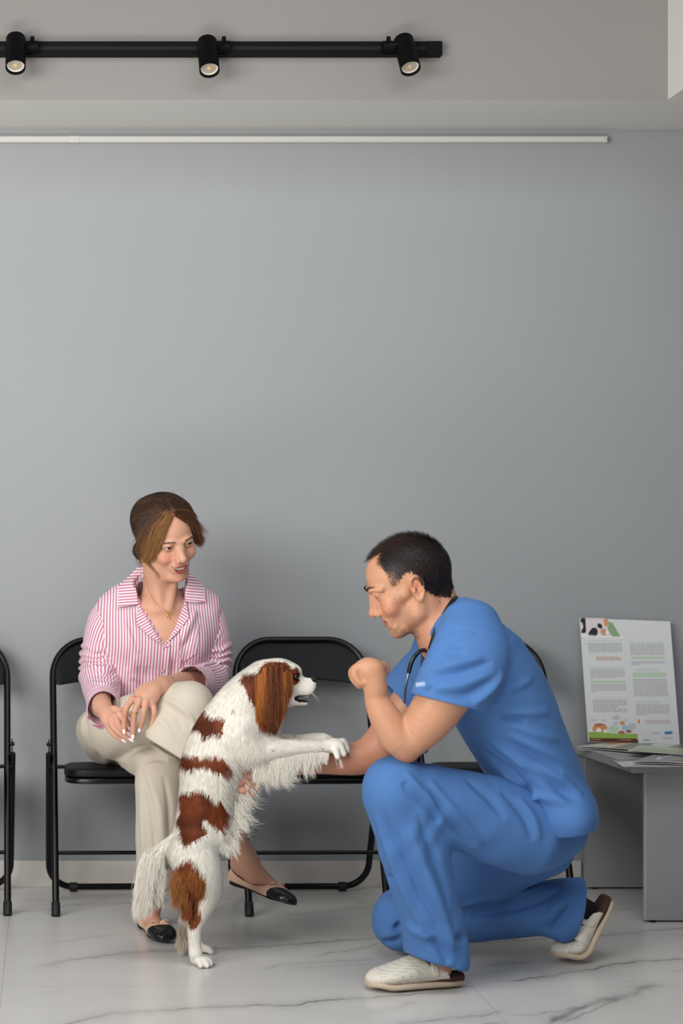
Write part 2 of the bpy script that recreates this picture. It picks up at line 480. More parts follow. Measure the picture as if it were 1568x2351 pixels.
# floor: marble tiles, veins where the slabs have them
VEINS = [
 ([(82,2223),(154,2206),(219,2197),(307,2187),(406,2183),(477,2179),(549,2176),(631,2172),(713,2165),(795,2159),(863,2155),(960,2158),(1080,2163),(1213,2158),(1300,2150),(1383,2147),(1430,2144),(1492,2137),(1568,2130),(1640,2122)], 1.0, .8),
 ([(110,2362),(181,2342),(252,2328),(307,2324),(439,2316),(548,2309),(675,2307),(724,2298),(863,2289),(976,2279),(1018,2274),(1049,2266),(1100,2265)], 1.2, .75),
 ([(600,2231),(647,2217),(740,2209),(827,2204),(880,2200)], .9, .55),
 ([(640,2233),(700,2222),(780,2216),(860,2212)], .5, .4),
 ([(713,2197),(768,2187),(812,2182),(837,2176),(868,2166),(905,2158)], .7, .7),
 ([(-20,2098),(22,2095),(110,2087),(165,2079),(230,2076),(296,2073),(360,2070),(500,2062)], 1.6, .5),
 ([(22,2069),(88,2068),(165,2062),(219,2057)], 1.0, .5), ([(180,2084),(219,2071),(235,2060),(260,2050)], 2.0, .35),
 ([(620,2099),(675,2098),(735,2095),(795,2087),(860,2079)], .7, .6), ([(480,2061),(530,2064),(600,2070)], .8, .5),
 ([(1080,2217),(1172,2212),(1245,2207)], .9, .6),
 ([(1172,2220),(1224,2230),(1276,2238)], .9, .5),
 ([(1150,2252),(1209,2248),(1276,2238),(1327,2230),(1373,2225),(1409,2214),(1482,2207),(1568,2202),(1640,2195)], 1.2, .8),
 ([(1250,2358),(1306,2325),(1327,2315),(1378,2299),(1430,2289),(1481,2268),(1533,2261)], 6.5, .62),
 ([(1280,2352),(1340,2330),(1390,2306),(1440,2290)], 3.0, .5),
 ([(1157,2330),(1224,2330),(1270,2322),(1327,2310),(1370,2296)], 1.6, .5), ([(1230,2316),(1250,2345),(1262,2362)], 1.0, .4),
 ([(880,2356),(915,2351),(992,2341),(1069,2335),(1141,2323),(1175,2318)], 1.3, .65), ([(1090,2356),(1130,2347),(1168,2346)], 1.6, .6),
 ([(835,2328),(863,2322),(910,2315),(935,2305),(976,2297)], 1.2, .4),
 ([(1347,2053),(1390,2052)], .5, .5), ([(1340,2074),(1372,2073)], .5, .6), ([(1370,2090),(1409,2088),(1476,2086)], .5, .6), ([(1476,2084),(1560,2078)], .5, .5),
 ([(1420,2258),(1476,2247)], 1.0, .3), ([(1530,2234),(1590,2224)], .8, .45), ([(760,2096),(800,2088)], .6, .4),
 ([(100,2166),(150,2162),(210,2152),(270,2147)], .8, .35), ([(180,2268),(110,2280),(40,2292)], .8, .15), ([(530,2300),(620,2303)], .6, .2)]
def fpt(px, py):
    D = FOC * EYE / (py - CY); return ((px - CX) / FOC * D, D + CAMY)
gx = np.unique(np.concatenate([np.linspace(-2.6, -.35, 12), np.arange(-.35, 2.1, .0045), np.linspace(2.1, 4.2, 10)]))
gy = np.unique(np.concatenate([np.linspace(-8, -1.95, 14), np.arange(-1.95, 0, .0055), [0.0, .12]]))
X, Y = np.meshgrid(gx, gy, indexing='ij'); fv = np.stack([X, Y, 0 * X], -1).reshape(-1, 3)
i, j = np.meshgrid(np.arange(len(gx) - 1), np.arange(len(gy) - 1), indexing='ij'); n_ = len(gy)
fq = np.stack([i * n_ + j, (i + 1) * n_ + j, (i + 1) * n_ + j + 1, i * n_ + j + 1], -1).reshape(-1, 4)
vein = np.zeros(len(fv)); wp = fv.copy()
wp[:, 0] += .006 * wob(fv, 30); wp[:, 1] += .007 * wob(fv + 5, 22) + .0025 * wob(fv + 9, 90)
for (pts, wd, st) in VEINS:
    q = np.array([fpt(*p) + (0,) for p in pts]); q = spline(q, 4)
    lo, hi = q.min(0) - .08, q.max(0) + .08
    s_ = np.nonzero((wp[:, 0] > lo[0]) & (wp[:, 0] < hi[0]) & (wp[:, 1] > lo[1]) & (wp[:, 1] < hi[1]))[0]
    a = wp[s_] * (1, .62, 0); d = dist_poly(a, q * (1, .62, 0))
    br = .62 + .38 * np.clip(wob(fv[s_] + 3, 14), -1, 1)
    e0, e1 = q[0] * (1, .62, 0), q[-1] * (1, .62, 0)
    fade = np.minimum(sstep(0, .06, np.linalg.norm(a - e0, axis=1)), sstep(0, .06, np.linalg.norm(a - e1, axis=1)))
    ww = .0024 * wd * (.75 + .35 * wob(fv[s_] + 7, 9))
    v = st * (br * np.exp(-(d / np.maximum(ww, .001)) ** 2) + .22 * np.exp(-(d / (.016 + .003 * wd)) ** 2)) * (.25 + .75 * fade)
    vein[s_] = np.maximum(vein[s_], v)
n = NT('marble_tiles'); at = n.attr('vein'); tc = n.node('ShaderNodeTexCoord')
cl = n.node('ShaderNodeTexNoise', i_Scale=3.0, i_Detail=6.0, i_Distortion=1.5); n.l(tc.outputs['Object'], cl.inputs['Vector'])
base = n.mix(cl.outputs[0], lin((217, 214, 209)), lin((205, 203, 199)))
fine = n.node('ShaderNodeTexNoise', i_Scale=60.0, i_Detail=6.0); n.l(tc.outputs['Object'], fine.inputs['Vector'])
vf = n.math('MULTIPLY', at.outputs['Fac'], n.math('MULTIPLY_ADD', fine.outputs[0], 1.1, .5))
col = n.mix(n.math('MINIMUM', vf, 1.0), base, lin((104, 100, 98)))
sp = n.node('ShaderNodeSeparateXYZ'); n.l(tc.outputs['Object'], sp.inputs[0])
def joint(coord, off, step, wd):
    a = n.math('FRACT', n.math('DIVIDE', n.math('SUBTRACT', coord, off - step * 20), step))
    return n.math('LESS_THAN', n.math('ABSOLUTE', n.math('SUBTRACT', a, .5)), wd / step)
jy = joint(sp.outputs[1], -.13 + .3, .6, .0016); jx = joint(sp.outputs[0], 1.083 + .6, 1.2, .0011)
jj = n.math('MAXIMUM', jy, jx)
col = n.mix(n.math('MULTIPLY', jj, .5), col, lin((150, 142, 132)))
n.set(color=col, rough=.27); n.b.inputs['Specular IOR Level'].default_value = .45
struct(mesh_obj('floor', fv, fq, n.m, smooth=False, attrs={'vein': vein}))

# ================================================================ black folding chairs
M_tube = simple('black_lacquered_steel', (5, 5, 8), .30, 0, Specular_IOR_Level=.3)
M_vinyl = NT('black_vinyl'); tc = M_vinyl.node('ShaderNodeTexCoord'); t = M_vinyl.node('ShaderNodeTexVoronoi', i_Scale=700.0); M_vinyl.l(tc.outputs['Object'], t.inputs['Vector'])
M_vinyl.set(color=lin((5, 6, 10)), rough=.48, Specular_IOR_Level=.22); M_vinyl.bump(t.outputs['Distance'], .25, .0008); M_vinyl = M_vinyl.m
M_rubber = simple('black_rubber', (16, 16, 18), .6)
def arc(c, r, a0, a1, n, fx, fz):
    return [(c[0] + fx * r * cos(a), c[1], c[2] + fz * r * sin(a)) for a in np.linspace(a0, a1, n)]
def on_post(z): return -.215 + (.215 + .165) * (z / .825)    # how far back the leaning frame is at height z
def make_chair(loc, label):
    t = empty('folding_chair', (0, 0, 0), label, 'chair', 'black folding chairs along the grey wall')
    W = .2105; R = .115; Z = .814
    pts = [(-W, on_post(z), z) for z in (.03, .2, .4, .5, .6, Z - R)]
    pts += [(-W + R - R * cos(a), on_post(Z - R + R * sin(a)), Z - R + R * sin(a)) for a in np.linspace(.15, pi / 2, 10)]
    pts = pts + [(-x, y, z) for (x, y, z) in pts[::-1]]
    MB().tube(pts, .0108, 18).build('frame', M_tube, t)
    for s in (-1, 1):
        a = V(s * W, on_post(0) - .001, 0); b = V(s * W, on_post(.05), .05); d = nrm(b - a)
        MB().tube([a + d * .001, a + d * .004, a + d * .042, a + d * .046], [.0115, .0140, .0135, .0112], 18).build('foot_cap', M_rubber, t)
    MB().tube([(-W, on_post(.178) + .002, .178), (W, on_post(.178) + .002, .178)], .0062, 12).build('stretcher', M_tube, t)
    # rear legs: one bent tube, bar on the floor near the wall
    r2 = .078; W2 = .222; yb = .168; zb = .017; yt, zt = -.03, .47
    def rp(x, z): return (x, yt + (yb - yt) * (zt - z) / (zt - zb), z)
    pts = [rp(-W2 - .004, zt), rp(-W2 - .002, .3), rp(-W2, zb + r2)]
    pts += [rp(-W2 + r2 - r2 * cos(a), zb + r2 - r2 * sin(a)) for a in np.linspace(.15, pi / 2, 9)]
    pts = pts + [(-x, y, z) for (x, y, z) in pts[::-1]]
    MB().tube(pts, .0105, 16).build('rear_leg', M_tube, t)
    for s in (-1, 1):
        MB().tube([(s * .142 - .012, yb, zb - .001), (s * .142 + .012, yb, zb - .001)], .0150, 14).build('rear_foot_pad', M_rubber, t)
        m = MB(); c = V(s * (W + .015), on_post(.46) + .01, .46)
        m.box((-.002, -.014, -.05), (.002, .014, .05), None, None); m.v = [tuple(V(*v) + c) for v in m.v]
        m.tube([c + V(-.010 * s, 0, -.035), c + V(.008 * s, 0, -.035)], .007, 10); m.tube([c + V(-.010 * s, 0, .035), c + V(.008 * s, 0, .035)], .006, 10)
        m.tube([V(s * .175, -.02, .428), V(s * (W + .012), -.02, .428)], .006, 10)
        m.build('hinge_bracket', M_tube, t)
    # padded back: rounded top, arched lower edge, bowed
    n_, k_ = 40, 14; vs = []; fs = []
    Wi = W - .003
    def top(x):
        r = R - .002; d = max(0, abs(x) - (Wi - r)); return Z - R - .003 + r if d == 0 else Z - R - .003 + sqrt(max(r * r - d * d, 0))
    def bot(x):
        e = max(0, (abs(x) - (Wi - .022)) / .022); return .670 + .020 * (1 - (x / Wi) ** 2) + .020 * (1 - sqrt(max(0, 1 - e * e)))
    M_, N_ = 48, 20
    for side in (1, -1):
        for a in range(M_ + 1):
            u = -cos(pi * a / M_) ; x = u * Wi
            for b in range(N_ + 1):
                q = b / N_; z0, z1 = bot(x), top(x)
                if z1 < z0 + .002: z1 = z0 + .002
                qq = .5 - .5 * cos(pi * q); z = z0 + (z1 - z0) * qq
                e = min(1, (1 - abs(u)) * 9) ; e = sqrt(max(0, 1 - (1 - e) ** 2)) * (max(0, 1 - (2 * q - 1) ** 6)) ** .5
                th = .016 * e + .0015
                vs.append((x, on_post(z) + .012 * (1 - (x / Wi) ** 2) * 1.2 - side * th * (1 if side > 0 else .6), z))
    o1 = (M_ + 1) * (N_ + 1)
    for a in range(M_):
        for b in range(N_):
            i0 = a * (N_ + 1) + b; fs.append((i0, i0 + N_ + 1, i0 + N_ + 2, i0 + 1)); fs.append((o1 + i0, o1 + i0 + 1, o1 + i0 + N_ + 2, o1 + i0 + N_ + 1))
    rim = [a * (N_ + 1) for a in range(M_ + 1)] + [M_ * (N_ + 1) + b for b in range(1, N_ + 1)] + [a * (N_ + 1) + N_ for a in range(M_ - 1, -1, -1)] + [b for b in range(N_ - 1, 0, -1)]
    for a in range(len(rim)): i0, i1 = rim[a], rim[(a + 1) % len(rim)]; fs.append((i0, i0 + o1, i1 + o1, i1))
    MB().add(vs, fs).build('backrest', M_vinyl, t)
    # seat: padded squarish cushion in a shallow pan
    def slab(hx, y0, y1, z0, z1, tilt, rr, puff):
        vs, fs = [], []; n = 28
        prof = [(1 - .035, 0), (1, .12), (1.0, .5), (.985, .8), (.94, .95), (.8, 1.0), (.4, 1 + puff), (0, 1 + puff)]
        cy_ = (y0 + y1) / 2; hy = (y1 - y0) / 2; ring = 48
        for (s, q) in prof:
            for k in range(ring):
                a = 2 * pi * k / ring; e = 5.0
                cx_ = abs(cos(a)) ** (2 / e) * (1 if cos(a) > 0 else -1); sy = abs(sin(a)) ** (2 / e) * (1 if sin(a) > 0 else -1)
                x = cx_ * hx * s * (1 - .05 * (sy + 1) / 2); y = cy_ + sy * hy * s
                vs.append((x, y, z0 + (z1 - z0) * q - tilt * (y - y0) / (y1 - y0)))
        for i in range(len(prof) - 1):
            for k in range(ring): fs.append((i * ring + k, i * ring + (k + 1) % ring, (i + 1) * ring + (k + 1) % ring, (i + 1) * ring + k))
        fs.append(tuple(range(ring - 1, -1, -1))); return MB().add(vs, fs)
    slab(.1855, -.255, .105, .424, .452, .022, 0, .12).build('seat', M_vinyl, t)
    slab(.1835, -.252, .102, .404, .4245, .022, 0, 0).build('seat_pan', M_tube, t)
    t.location = loc; t.rotation_euler = (0, 0, radians(1.5))
    return t
def copy_tree(o, parent=None):
    c = o.copy(); COL.objects.link(c)
    if parent is not None: c.parent = parent; c.matrix_parent_inverse = o.matrix_parent_inverse.copy()
    for ch in list(o.children): copy_tree(ch, c)
    return c
CH_Y = -.258
chair = make_chair((.2290, CH_Y, 0), 'black folding chair the woman in the pink striped shirt sits on')
for (x, lab) in ((-.338, 'black folding chair cut off by the left edge, with nobody on it'),
                 (.8135, 'empty black folding chair between the woman and the kneeling man, right behind the spaniel'),
                 (1.378, 'black folding chair mostly hidden behind the kneeling man in blue scrubs')):
    c = copy_tree(chair); c.location = (x, CH_Y, 0); c['label'] = lab

# ================================================================ low grey table, leaflets and board
M_lam = wall_mat('grey_laminate', (158, 158, 160), .04); M_lamE = simple('light_edge_band', (192, 190, 184), .4)
M_dark = simple('dark_plastic', (22, 22, 24), .5)
t = empty('side_table', (2.1, -.3, 0), 'low grey laminate table at the right edge carrying the leaflets', 'table')
TX0, TX1, TF = 1.714, 3.0, -.575
m = MB(); m.add([(1.702, -.014, .446), (TX0 + .018, TF, .446), (TX1, TF, .446), (TX1, -.014, .446), (1.702, -.014, .473), (TX0 + .018, TF, .473), (TX1, TF, .473), (TX1, -.014, .473)],
                [(3, 2, 1, 0), (4, 5, 6, 7), (0, 1, 5, 4), (1, 2, 6, 5), (2, 3, 7, 6), (3, 0, 4, 7)]); m.build('tabletop', M_lam, t, bevel=.0012)
MB().box((TX0 + .0165, TF - .0006, .4465), (TX0 + .0185, TF + .001, .4725)).build('edge_band', M_lamE, t, smooth=False)
m = MB(); m.box((1.776, -.562, .007), (TX1, -.544, .446)); m.build('front_panel', M_lam, t, bevel=.001)
m = MB(); m.box((1.747, -.05, .007), (TX1, -.032, .446)); m.build('back_panel', M_lam, t, bevel=.001)
m = MB(); m.box((1.7752, -.5632, .008), (1.7785, -.5435, .4455)); m.build('panel_edge', M_lamE, t, smooth=False)
for (x, y) in ((1.80, -.553), (2.6, -.553), (1.78, -.041), (2.6, -.041)):
    MB().lathe([(.010, 0), (.010, .0075)], 16, o=(x, y, 0)).build('glide', M_dark, t)

def flat_print(name, w, h, th, rects, mats, parent=None):
    "board of size w*h standing in its local x/z plane, printed areas in its own front face; rects (x0,z0,x1,z1,mat) or polygons"
    m = MB(); m.box((0, 0, 0), (w, th, h))
    for k, r in enumerate(rects):
        m.mi = r[-1]; y = -.00012 * (1 + (k % 7) * .25)
        if len(r) == 5: x0, z0, x1, z1 = [q for q in r[:4]]; m.add([(x0, y, z0), (x1, y, z0), (x1, y, z1), (x0, y, z1)], [(0, 1, 2, 3)])
        else: m.add([(a, y, b) for (a, b) in r[0]], [tuple(range(len(r[0])))])
    return m
def blob(cx_, cz, rx, rz, n=14, e=0, ph=0):
    return [(cx_ + rx * cos(a) * (1 + e * sin(3 * a + ph)), cz + rz * sin(a) * (1 + e * cos(2 * a + ph))) for a in np.linspace(0, 2 * pi, n, endpoint=False)]
PR = [simple('board_white', (222, 223, 224), .35), simple('print_grey_text', (176, 176, 184), .5), simple('print_pale_green', (192, 212, 190), .5), simple('print_orange', (214, 150, 104), .5),
      simple('print_black', (38, 38, 48), .5), simple('print_grass_green', (150, 186, 84), .5), simple('print_brown', (92, 52, 40), .5), simple('print_pink_white', (226, 216, 218), .5),
      simple('print_mid_green', (140, 172, 128), .5), simple('print_pale_blue', (160, 200, 214), .5), simple('print_blue', (70, 128, 186), .5), simple('print_pale_grey', (196, 198, 204), .5), simple('print_tan', (184, 104, 92), .5), simple('print_white', (240, 240, 240), .5)]
# board geometry: bottom edge on the table, top against the wall
bl, br, tl, tr = P(1351, 1703, -.10), P(1561, 1711, -.10), P(1331, 1419, -.028), P(1535, 1427, -.028)
BW, BH = .302, .414
def bpx(u, v): "place in the 288x400-pixel-times-5.44 view of the board -> board plane (x, z)"; return None
def b2(px, py):
    # px,py in photo pixels -> board coordinates by the inverse of its near-affine outline
    c0, cx_, cy_ = np.array([1351., 1703.]), np.array([210., 8.]), np.array([-20., -284.])
    M = np.array([[cx_[0], cy_[0]], [cx_[1], cy_[1]]]); q = np.linalg.solve(M, np.array([px, py]) - c0); return (q[0] * BW, q[1] * BH)
def z6(x, y): return b2(1280 + x / 5.444, 1400 + y / 5.444)   # from the zoomed view
rects = []
def zr(x0, y0, x1, y1, mat):
    a, b = z6(x0, y0), z6(x1, y0); c = z6(x1, y1); d = z6(x0, y1); rects.append(([d, c, b, a], mat))
def txt(x0, y0, x1, y1, mat, lh=17, last=None, dx=0.075):
    y = y0; k = 0
    while y < y1:
        sh = (y - y0) * dx; xe = x1 if (last is None or y + lh < y1) else last
        x = x0 + sh; rr = random.Random(int(x0 + y))
        while x < xe + sh:
            wd = rr.uniform(22, 74); zr(x, y, min(x + wd, xe + sh), y + lh * .52, mat); x += wd + 8
        y += lh
P4 = lambda pts, mat: rects.append(([z6(*p) for p in pts][::-1], mat))
P4([(283, 105), (360, 103), (600, 108), (790, 338), (296, 312)], 7)
P4([(288, 110), (325, 100), (350, 112), (352, 180), (358, 275), (340, 296), (300, 292), (298, 262), (322, 222), (312, 170), (286, 150)], 4)
P4([(440, 226), (480, 228), (505, 258), (500, 310), (484, 332), (390, 330), (380, 315), (405, 262)], 4)
P4([(505, 178), (530, 170), (560, 195), (562, 232), (530, 236), (498, 212)], 4)
P4([(640, 150), (690, 165), (790, 338), (690, 340), (630, 250)], 8); P4([(575, 120), (610, 112), (640, 135), (625, 215), (590, 200)], 3)
P4([(545, 235), (610, 250), (600, 300), (540, 300)], 3); P4([(560, 305), (600, 300), (612, 335), (575, 338)], 4); P4([(600, 262), (640, 258), (640, 300), (605, 306)], 13)
P4([(296, 314), (300, 306), (830, 340), (830, 352), (296, 345)], 13)
txt(380, 388, 800, 402, 2); txt(382, 420, 808, 520, 1, 16); txt(388, 528, 800, 545, 2, 16, 480)
txt(478, 592, 790, 610, 3, 16); txt(490, 614, 800, 640, 1, 15)
txt(402, 722, 826, 738, 2, 16); txt(408, 746, 840, 856, 1, 17, 720); zr(415, 890, 848, 925, 2); txt(418, 938, 856, 1040, 1, 17, 490)
txt(480, 1098, 820, 1114, 2, 16); txt(436, 1130, 868, 1200, 1, 16); txt(446, 1208, 750, 1230, 1, 16); txt(450, 1240, 872, 1290, 1, 17)
txt(905, 408, 1320, 428, 2, 17); txt(910, 440, 1338, 575, 1, 17); zr(930, 590, 1340, 620, 2); txt(925, 650, 1352, 690, 1, 17, 1040)
txt(980, 745, 1270, 765, 2, 17); zr(940, 790, 1360, 850, 2); txt(945, 872, 1370, 1080, 1, 17, 1380)
txt(975, 1150, 1290, 1170, 2, 17); txt(978, 1190, 1405, 1310, 1, 17, 1110)
txt(1085, 1384, 1400, 1396, 3, 16); txt(1100, 1402, 1408, 1432, 1, 16)
P4([(385, 1530), (600, 1530), (700, 1550), (1000, 1552), (1005, 1618), (392, 1606)], 5); P4([(396, 1604), (990, 1612), (1008, 1632), (1010, 1672), (398, 1646)], 6)
txt(420, 1618, 690, 1628, 3, 20); txt(740, 1624, 980, 1634, 3, 20)
def zb(cx_, cy_, rx, ry, mat, e=.06): P4(blob(cx_, cy_, rx, ry, 14, e), mat)
zb(530, 1480, 96, 60, 3); zb(515, 1512, 34, 32, 13); zb(600, 1520, 26, 22, 13); zb(415, 1508, 22, 22, 13); zb(520, 1440, 60, 18, 12)
zb(730, 1352, 46, 32, 11); zb(725, 1425, 30, 18, 11); zb(860, 1382, 30, 13, 11); zb(455, 1385, 40, 12, 11); zb(582, 1385, 24, 15, 11); zb(930, 1462, 52, 44, 11)
zb(700, 1492, 60, 44, 2); zb(850, 1478, 46, 34, 9); zb(812, 1420, 32, 28, 3); zb(800, 1540, 42, 26, 12); zb(890, 1522, 36, 22, 12)
zb(1018, 1400, 14, 28, 3); zb(1235, 1543, 66, 14, 11); zb(1378, 1606, 70, 16, 11); zb(1110, 1632, 46, 10, 8)
P4([(1340, 1525), (1420, 1520), (1448, 1538), (1425, 1556), (1350, 1560), (1335, 1545)], 10)
m = flat_print('information_board', BW, BH, .006, rects, PR)
ux = nrm(br - bl); uz = nrm((tl + tr) / 2 - (bl + br) / 2); uz = nrm(uz); uy = np.cross(uz, ux)
uz2 = (tl - bl) / BH; sx = np.linalg.norm(br - bl) / BW
m.v = [tuple(bl + np.array(v)[0] * ux * sx + np.array(v)[2] * uz2 + np.array(v)[1] * uy * -1 * (-1)) for v in m.v]
o = m.build('information_board', PR, smooth=False)
dz = .4735 - min(v.co.z for v in o.data.vertices)
for v in o.data.vertices: v.co.z += dz
tag(o, 'white printed information board leaning against the wall on the grey table', 'board')

LP = [simple('leaflet_white', (214, 214, 210), .35), simple('leaflet_grey_print', (120, 120, 122), .35), simple('leaflet_orange', (214, 128, 72), .35), simple('leaflet_green', (168, 188, 140), .35),
      simple('leaflet_photo', (128, 124, 116), .3, var=.35, nscale=30), simple('leaflet_dark', (30, 28, 34), .35), simple('leaflet_mauve', (140, 134, 142), .35, var=.3, nscale=50)]
def leaflet(name, corners, label, pages, prints, lift=.0, th=.0022, curl=.006):
    "thin folded booklet lying on the table: corners on the table plane as (x,y)"
    m = MB(); c = np.array(corners, float)
    def S(u, v): return (1 - u) * (1 - v) * c[0] + u * (1 - v) * c[1] + u * v * c[2] + (1 - u) * v * c[3]
    z0 = .4732 + lift
    for pg in range(pages):
        n = 14; vs = []; base = z0 + pg * th * 1.6
        for i in range(n + 1):
            for j in range(5):
                u, v = i / n, j / 4; p = S(u, v); zz = base + (curl * pg / max(1, pages - 1)) * (sin(pi * min(1, u * 1.2)) * .6 + .4 * u) if pages > 1 else base
                vs.append((p[0], p[1], zz)); 
        N0 = len(vs); vs += [(x, y, z + th * .55) for (x, y, z) in vs]
        fs = []
        for i in range(n):
            for j in range(4):
                a = i * 5 + j; fs.append((a, a + 1, a + 6, a + 5)); fs.append((N0 + a, N0 + a + 5, N0 + a + 6, N0 + a + 1))
        rim = [i * 5 for i in range(n + 1)] + [n * 5 + j for j in range(1, 5)] + [i * 5 + 4 for i in range(n - 1, -1, -1)] + [j for j in range(3, 0, -1)]
        for a in range(len(rim)): i0, i1 = rim[a], rim[(a + 1) % len(rim)]; fs.append((i0, i1, i1 + N0, i0 + N0))
        m.mi = 0 if pg else 0; m.add(vs, fs)
        top = base + th * .55
        if pg == pages - 1:
            for (pts, mi) in prints:
                m.mi = mi; q = []
                for (u, v) in pts:
                    p = S(u, v); zz = top + (curl * (sin(pi * min(1, u * 1.2)) * .6 + .4 * u) if pages > 1 else 0); q.append((p[0], p[1], zz + .0006))
                m.add(q, [tuple(range(len(q)))])
    o = m.build(name, LP, smooth=False); return tag(o, label, 'leaflet', 'leaflets on the grey table')
def tp(px, py, z=.474):
    D = (EYE - z) * FOC / (py - CY); return ((px - CX) / FOC * D, D + CAMY)
def strip(u0, v0, u1, v1, n=6): return [(u0 + (u1 - u0) * i / n, v0) for i in range(n + 1)] + [(u1 + (u0 - u1) * i / n, v1) for i in range(n + 1)]
leaflet('booklet', [tp(1324, 1720), tp(1590, 1745), tp(1640, 1722), tp(1378, 1713)], 'open glossy booklet with an orange corner, lying just in front of the board', 3,
        [(strip(.02, .05, .30, .95), 0), (strip(.10, .55, .28, .98), 2), (strip(.30, .03, .98, .97), 4), (strip(.45, .3, .8, .6), 3)], 0, .0026, .008)
leaflet('leaflet', [tp(1408, 1745), tp(1430, 1760), tp(1560, 1760), tp(1520, 1738)], 'small grey and white leaflet with text at the front edge of the table', 1,
        [(strip(.02, .02, .26, .98), 1), (strip(.28, .1, .96, .9), 0), (strip(.32, .3, .7, .42), 1), (strip(.32, .55, .8, .66), 1)], 0, .0016, 0)
leaflet('booklet', [tp(1452, 1757), tp(1600, 1762), tp(1650, 1746), tp(1500, 1741)], 'booklet with a dark spine and pale mauve cover at the front edge of the table', 3,
        [(strip(.02, .05, .97, .95), 6), (strip(.3, .1, .34, .95), 0), (strip(.5, .3, .9, .5), 3)], .002, .0026, .004)
leaflet('leaflet', [tp(1440, 1737), tp(1580, 1748), tp(1640, 1738), tp(1470, 1726)], 'pale green leaflet with a white edge lying across the glossy booklet', 1,
        [(strip(.05, .1, .95, .8), 3)], .0185, .0012, 0)

# ================================================================ white light strip, black track with three spots
M_blk = simple('matt_black_aluminium', (5, 5, 7), .6, Specular_IOR_Level=.15); M_wp = simple('white_plastic', (208, 208, 203), .4)
t = empty('light_strip', (.9, -.02, 2.445), 'long thin white linear lamp under the ceiling edge, switched off', 'lamp')
MB().box((-2.0, -.022, 2.4365), (1.822, .0, 2.4560)).build('diffuser', M_wp, t, bevel=.002)
MB().box((1.822, -.0225, 2.4360), (1.828, -.0005, 2.4565)).build('end_cap', M_wp, t, bevel=.001)
MB().box((.07, -.0232, 2.4355), (.105, -.0005, 2.4570)).build('joint_sleeve', M_wp, t, bevel=.002)
TY = SOD - .032
t = empty('lighting_track', (.3, SOD, 2.63), 'black ceiling lighting track carrying three spotlights', 'lighting track')
m = MB(); m.box((-2.0, TY, 2.611), (1.150, SOD - .0004, 2.6535)); m.build('rail', M_blk, t, bevel=.001)
m = MB(); m.box((-2.0, TY - .0015, 2.626), (1.150, TY + .001, 2.638)); m.build('groove', simple('track_slot', (4, 4, 5), .8), t, smooth=False)
MB().box((1.148, TY - .002, 2.6105), (1.199, SOD - .0004, 2.6540)).build('end_feed', M_blk, t, bevel=.0015)
M_ring = simple('reflector_rim', (222, 214, 198), .3); M_lens = NT('spot_lens'); M_lens.set(color=lin((190, 180, 165)), rough=.08, metal=0); M_lens = M_lens.m
M_led = simple('led_chip', (226, 190, 132), .4); M_refl = simple('reflector', (190, 180, 164), .2, .15)
def spotlight(px, py, dx, side, label):
    y = TY - .040; c = P(px, py, y)
    t = empty('track_spotlight', tuple(c), label, 'spotlight', 'spotlights on the black track')
    d = nrm(V(dx, -.62, -1.0)); up = nrm(np.cross(d, (1, 0, 0))); M = np.stack([nrm(np.cross(up, d)), up, d], 1)
    r = .0305; L = .125
    m = MB(); m.lathe([(.0, -L / 2), (.024, -L / 2), (.0290, -L / 2 + .002), (r, -L / 2 + .006), (r, L / 2), (r - .0018, L / 2), (r - .0035, L / 2 - .013), (0, L / 2 - .0125)], 40, M, c); m.build('lamp_housing', M_blk, t)
    m = MB(); m.lathe([(.0262, L / 2 - .0130), (.0262, L / 2 - .008), (.0235, L / 2 - .0075), (.0205, L / 2 - .0095), (.012, L / 2 - .0118), (.0, L / 2 - .0120)], 40, M, c); b = m.build('bulb', [M_ring], t)
    m = MB(); m.lathe([(.0205, L / 2 - .0090), (.017, L / 2 - .0088), (.012, L / 2 - .0105), (.008, L / 2 - .0105), (.0075, L / 2 - .0085), (0, L / 2 - .0080)], 32, M, c); m.build('reflector', M_refl, b)
    m = MB(); m.lathe([(.0062, L / 2 - .0084), (.006, L / 2 - .0070), (0, L / 2 - .0066)], 20, M, c); m.build('led_chip', M_led, b)
    m = MB(); ax = V(c[0] + side * .050, TY - .012, 2.634)
    m.tube([ax + V(-.020, 0, 0), ax + V(-.018, 0, 0), ax + V(.018, 0, 0), ax + V(.020, 0, 0)], [.014, .017, .017, .014], 16)
    m.tube([ax + V(0, -.008, .004), V(c[0] + side * .020, c[1] + .004, c[2] + .030)], .008, 12); m.tube([ax + V(0, 0, .012), ax + V(0, 0, .030)], [.008, .006], 12)
    m.build('track_adapter', M_blk, t); return t
spotlight(36, 121, .005, 1, 'leftmost black spotlight, next to the left edge of the photo')
spotlight(478, 128, .02, 1, 'black spotlight in the middle of the track, above the woman')
spotlight(934, 124, .09, -1, 'black spotlight beside the right end of the track')
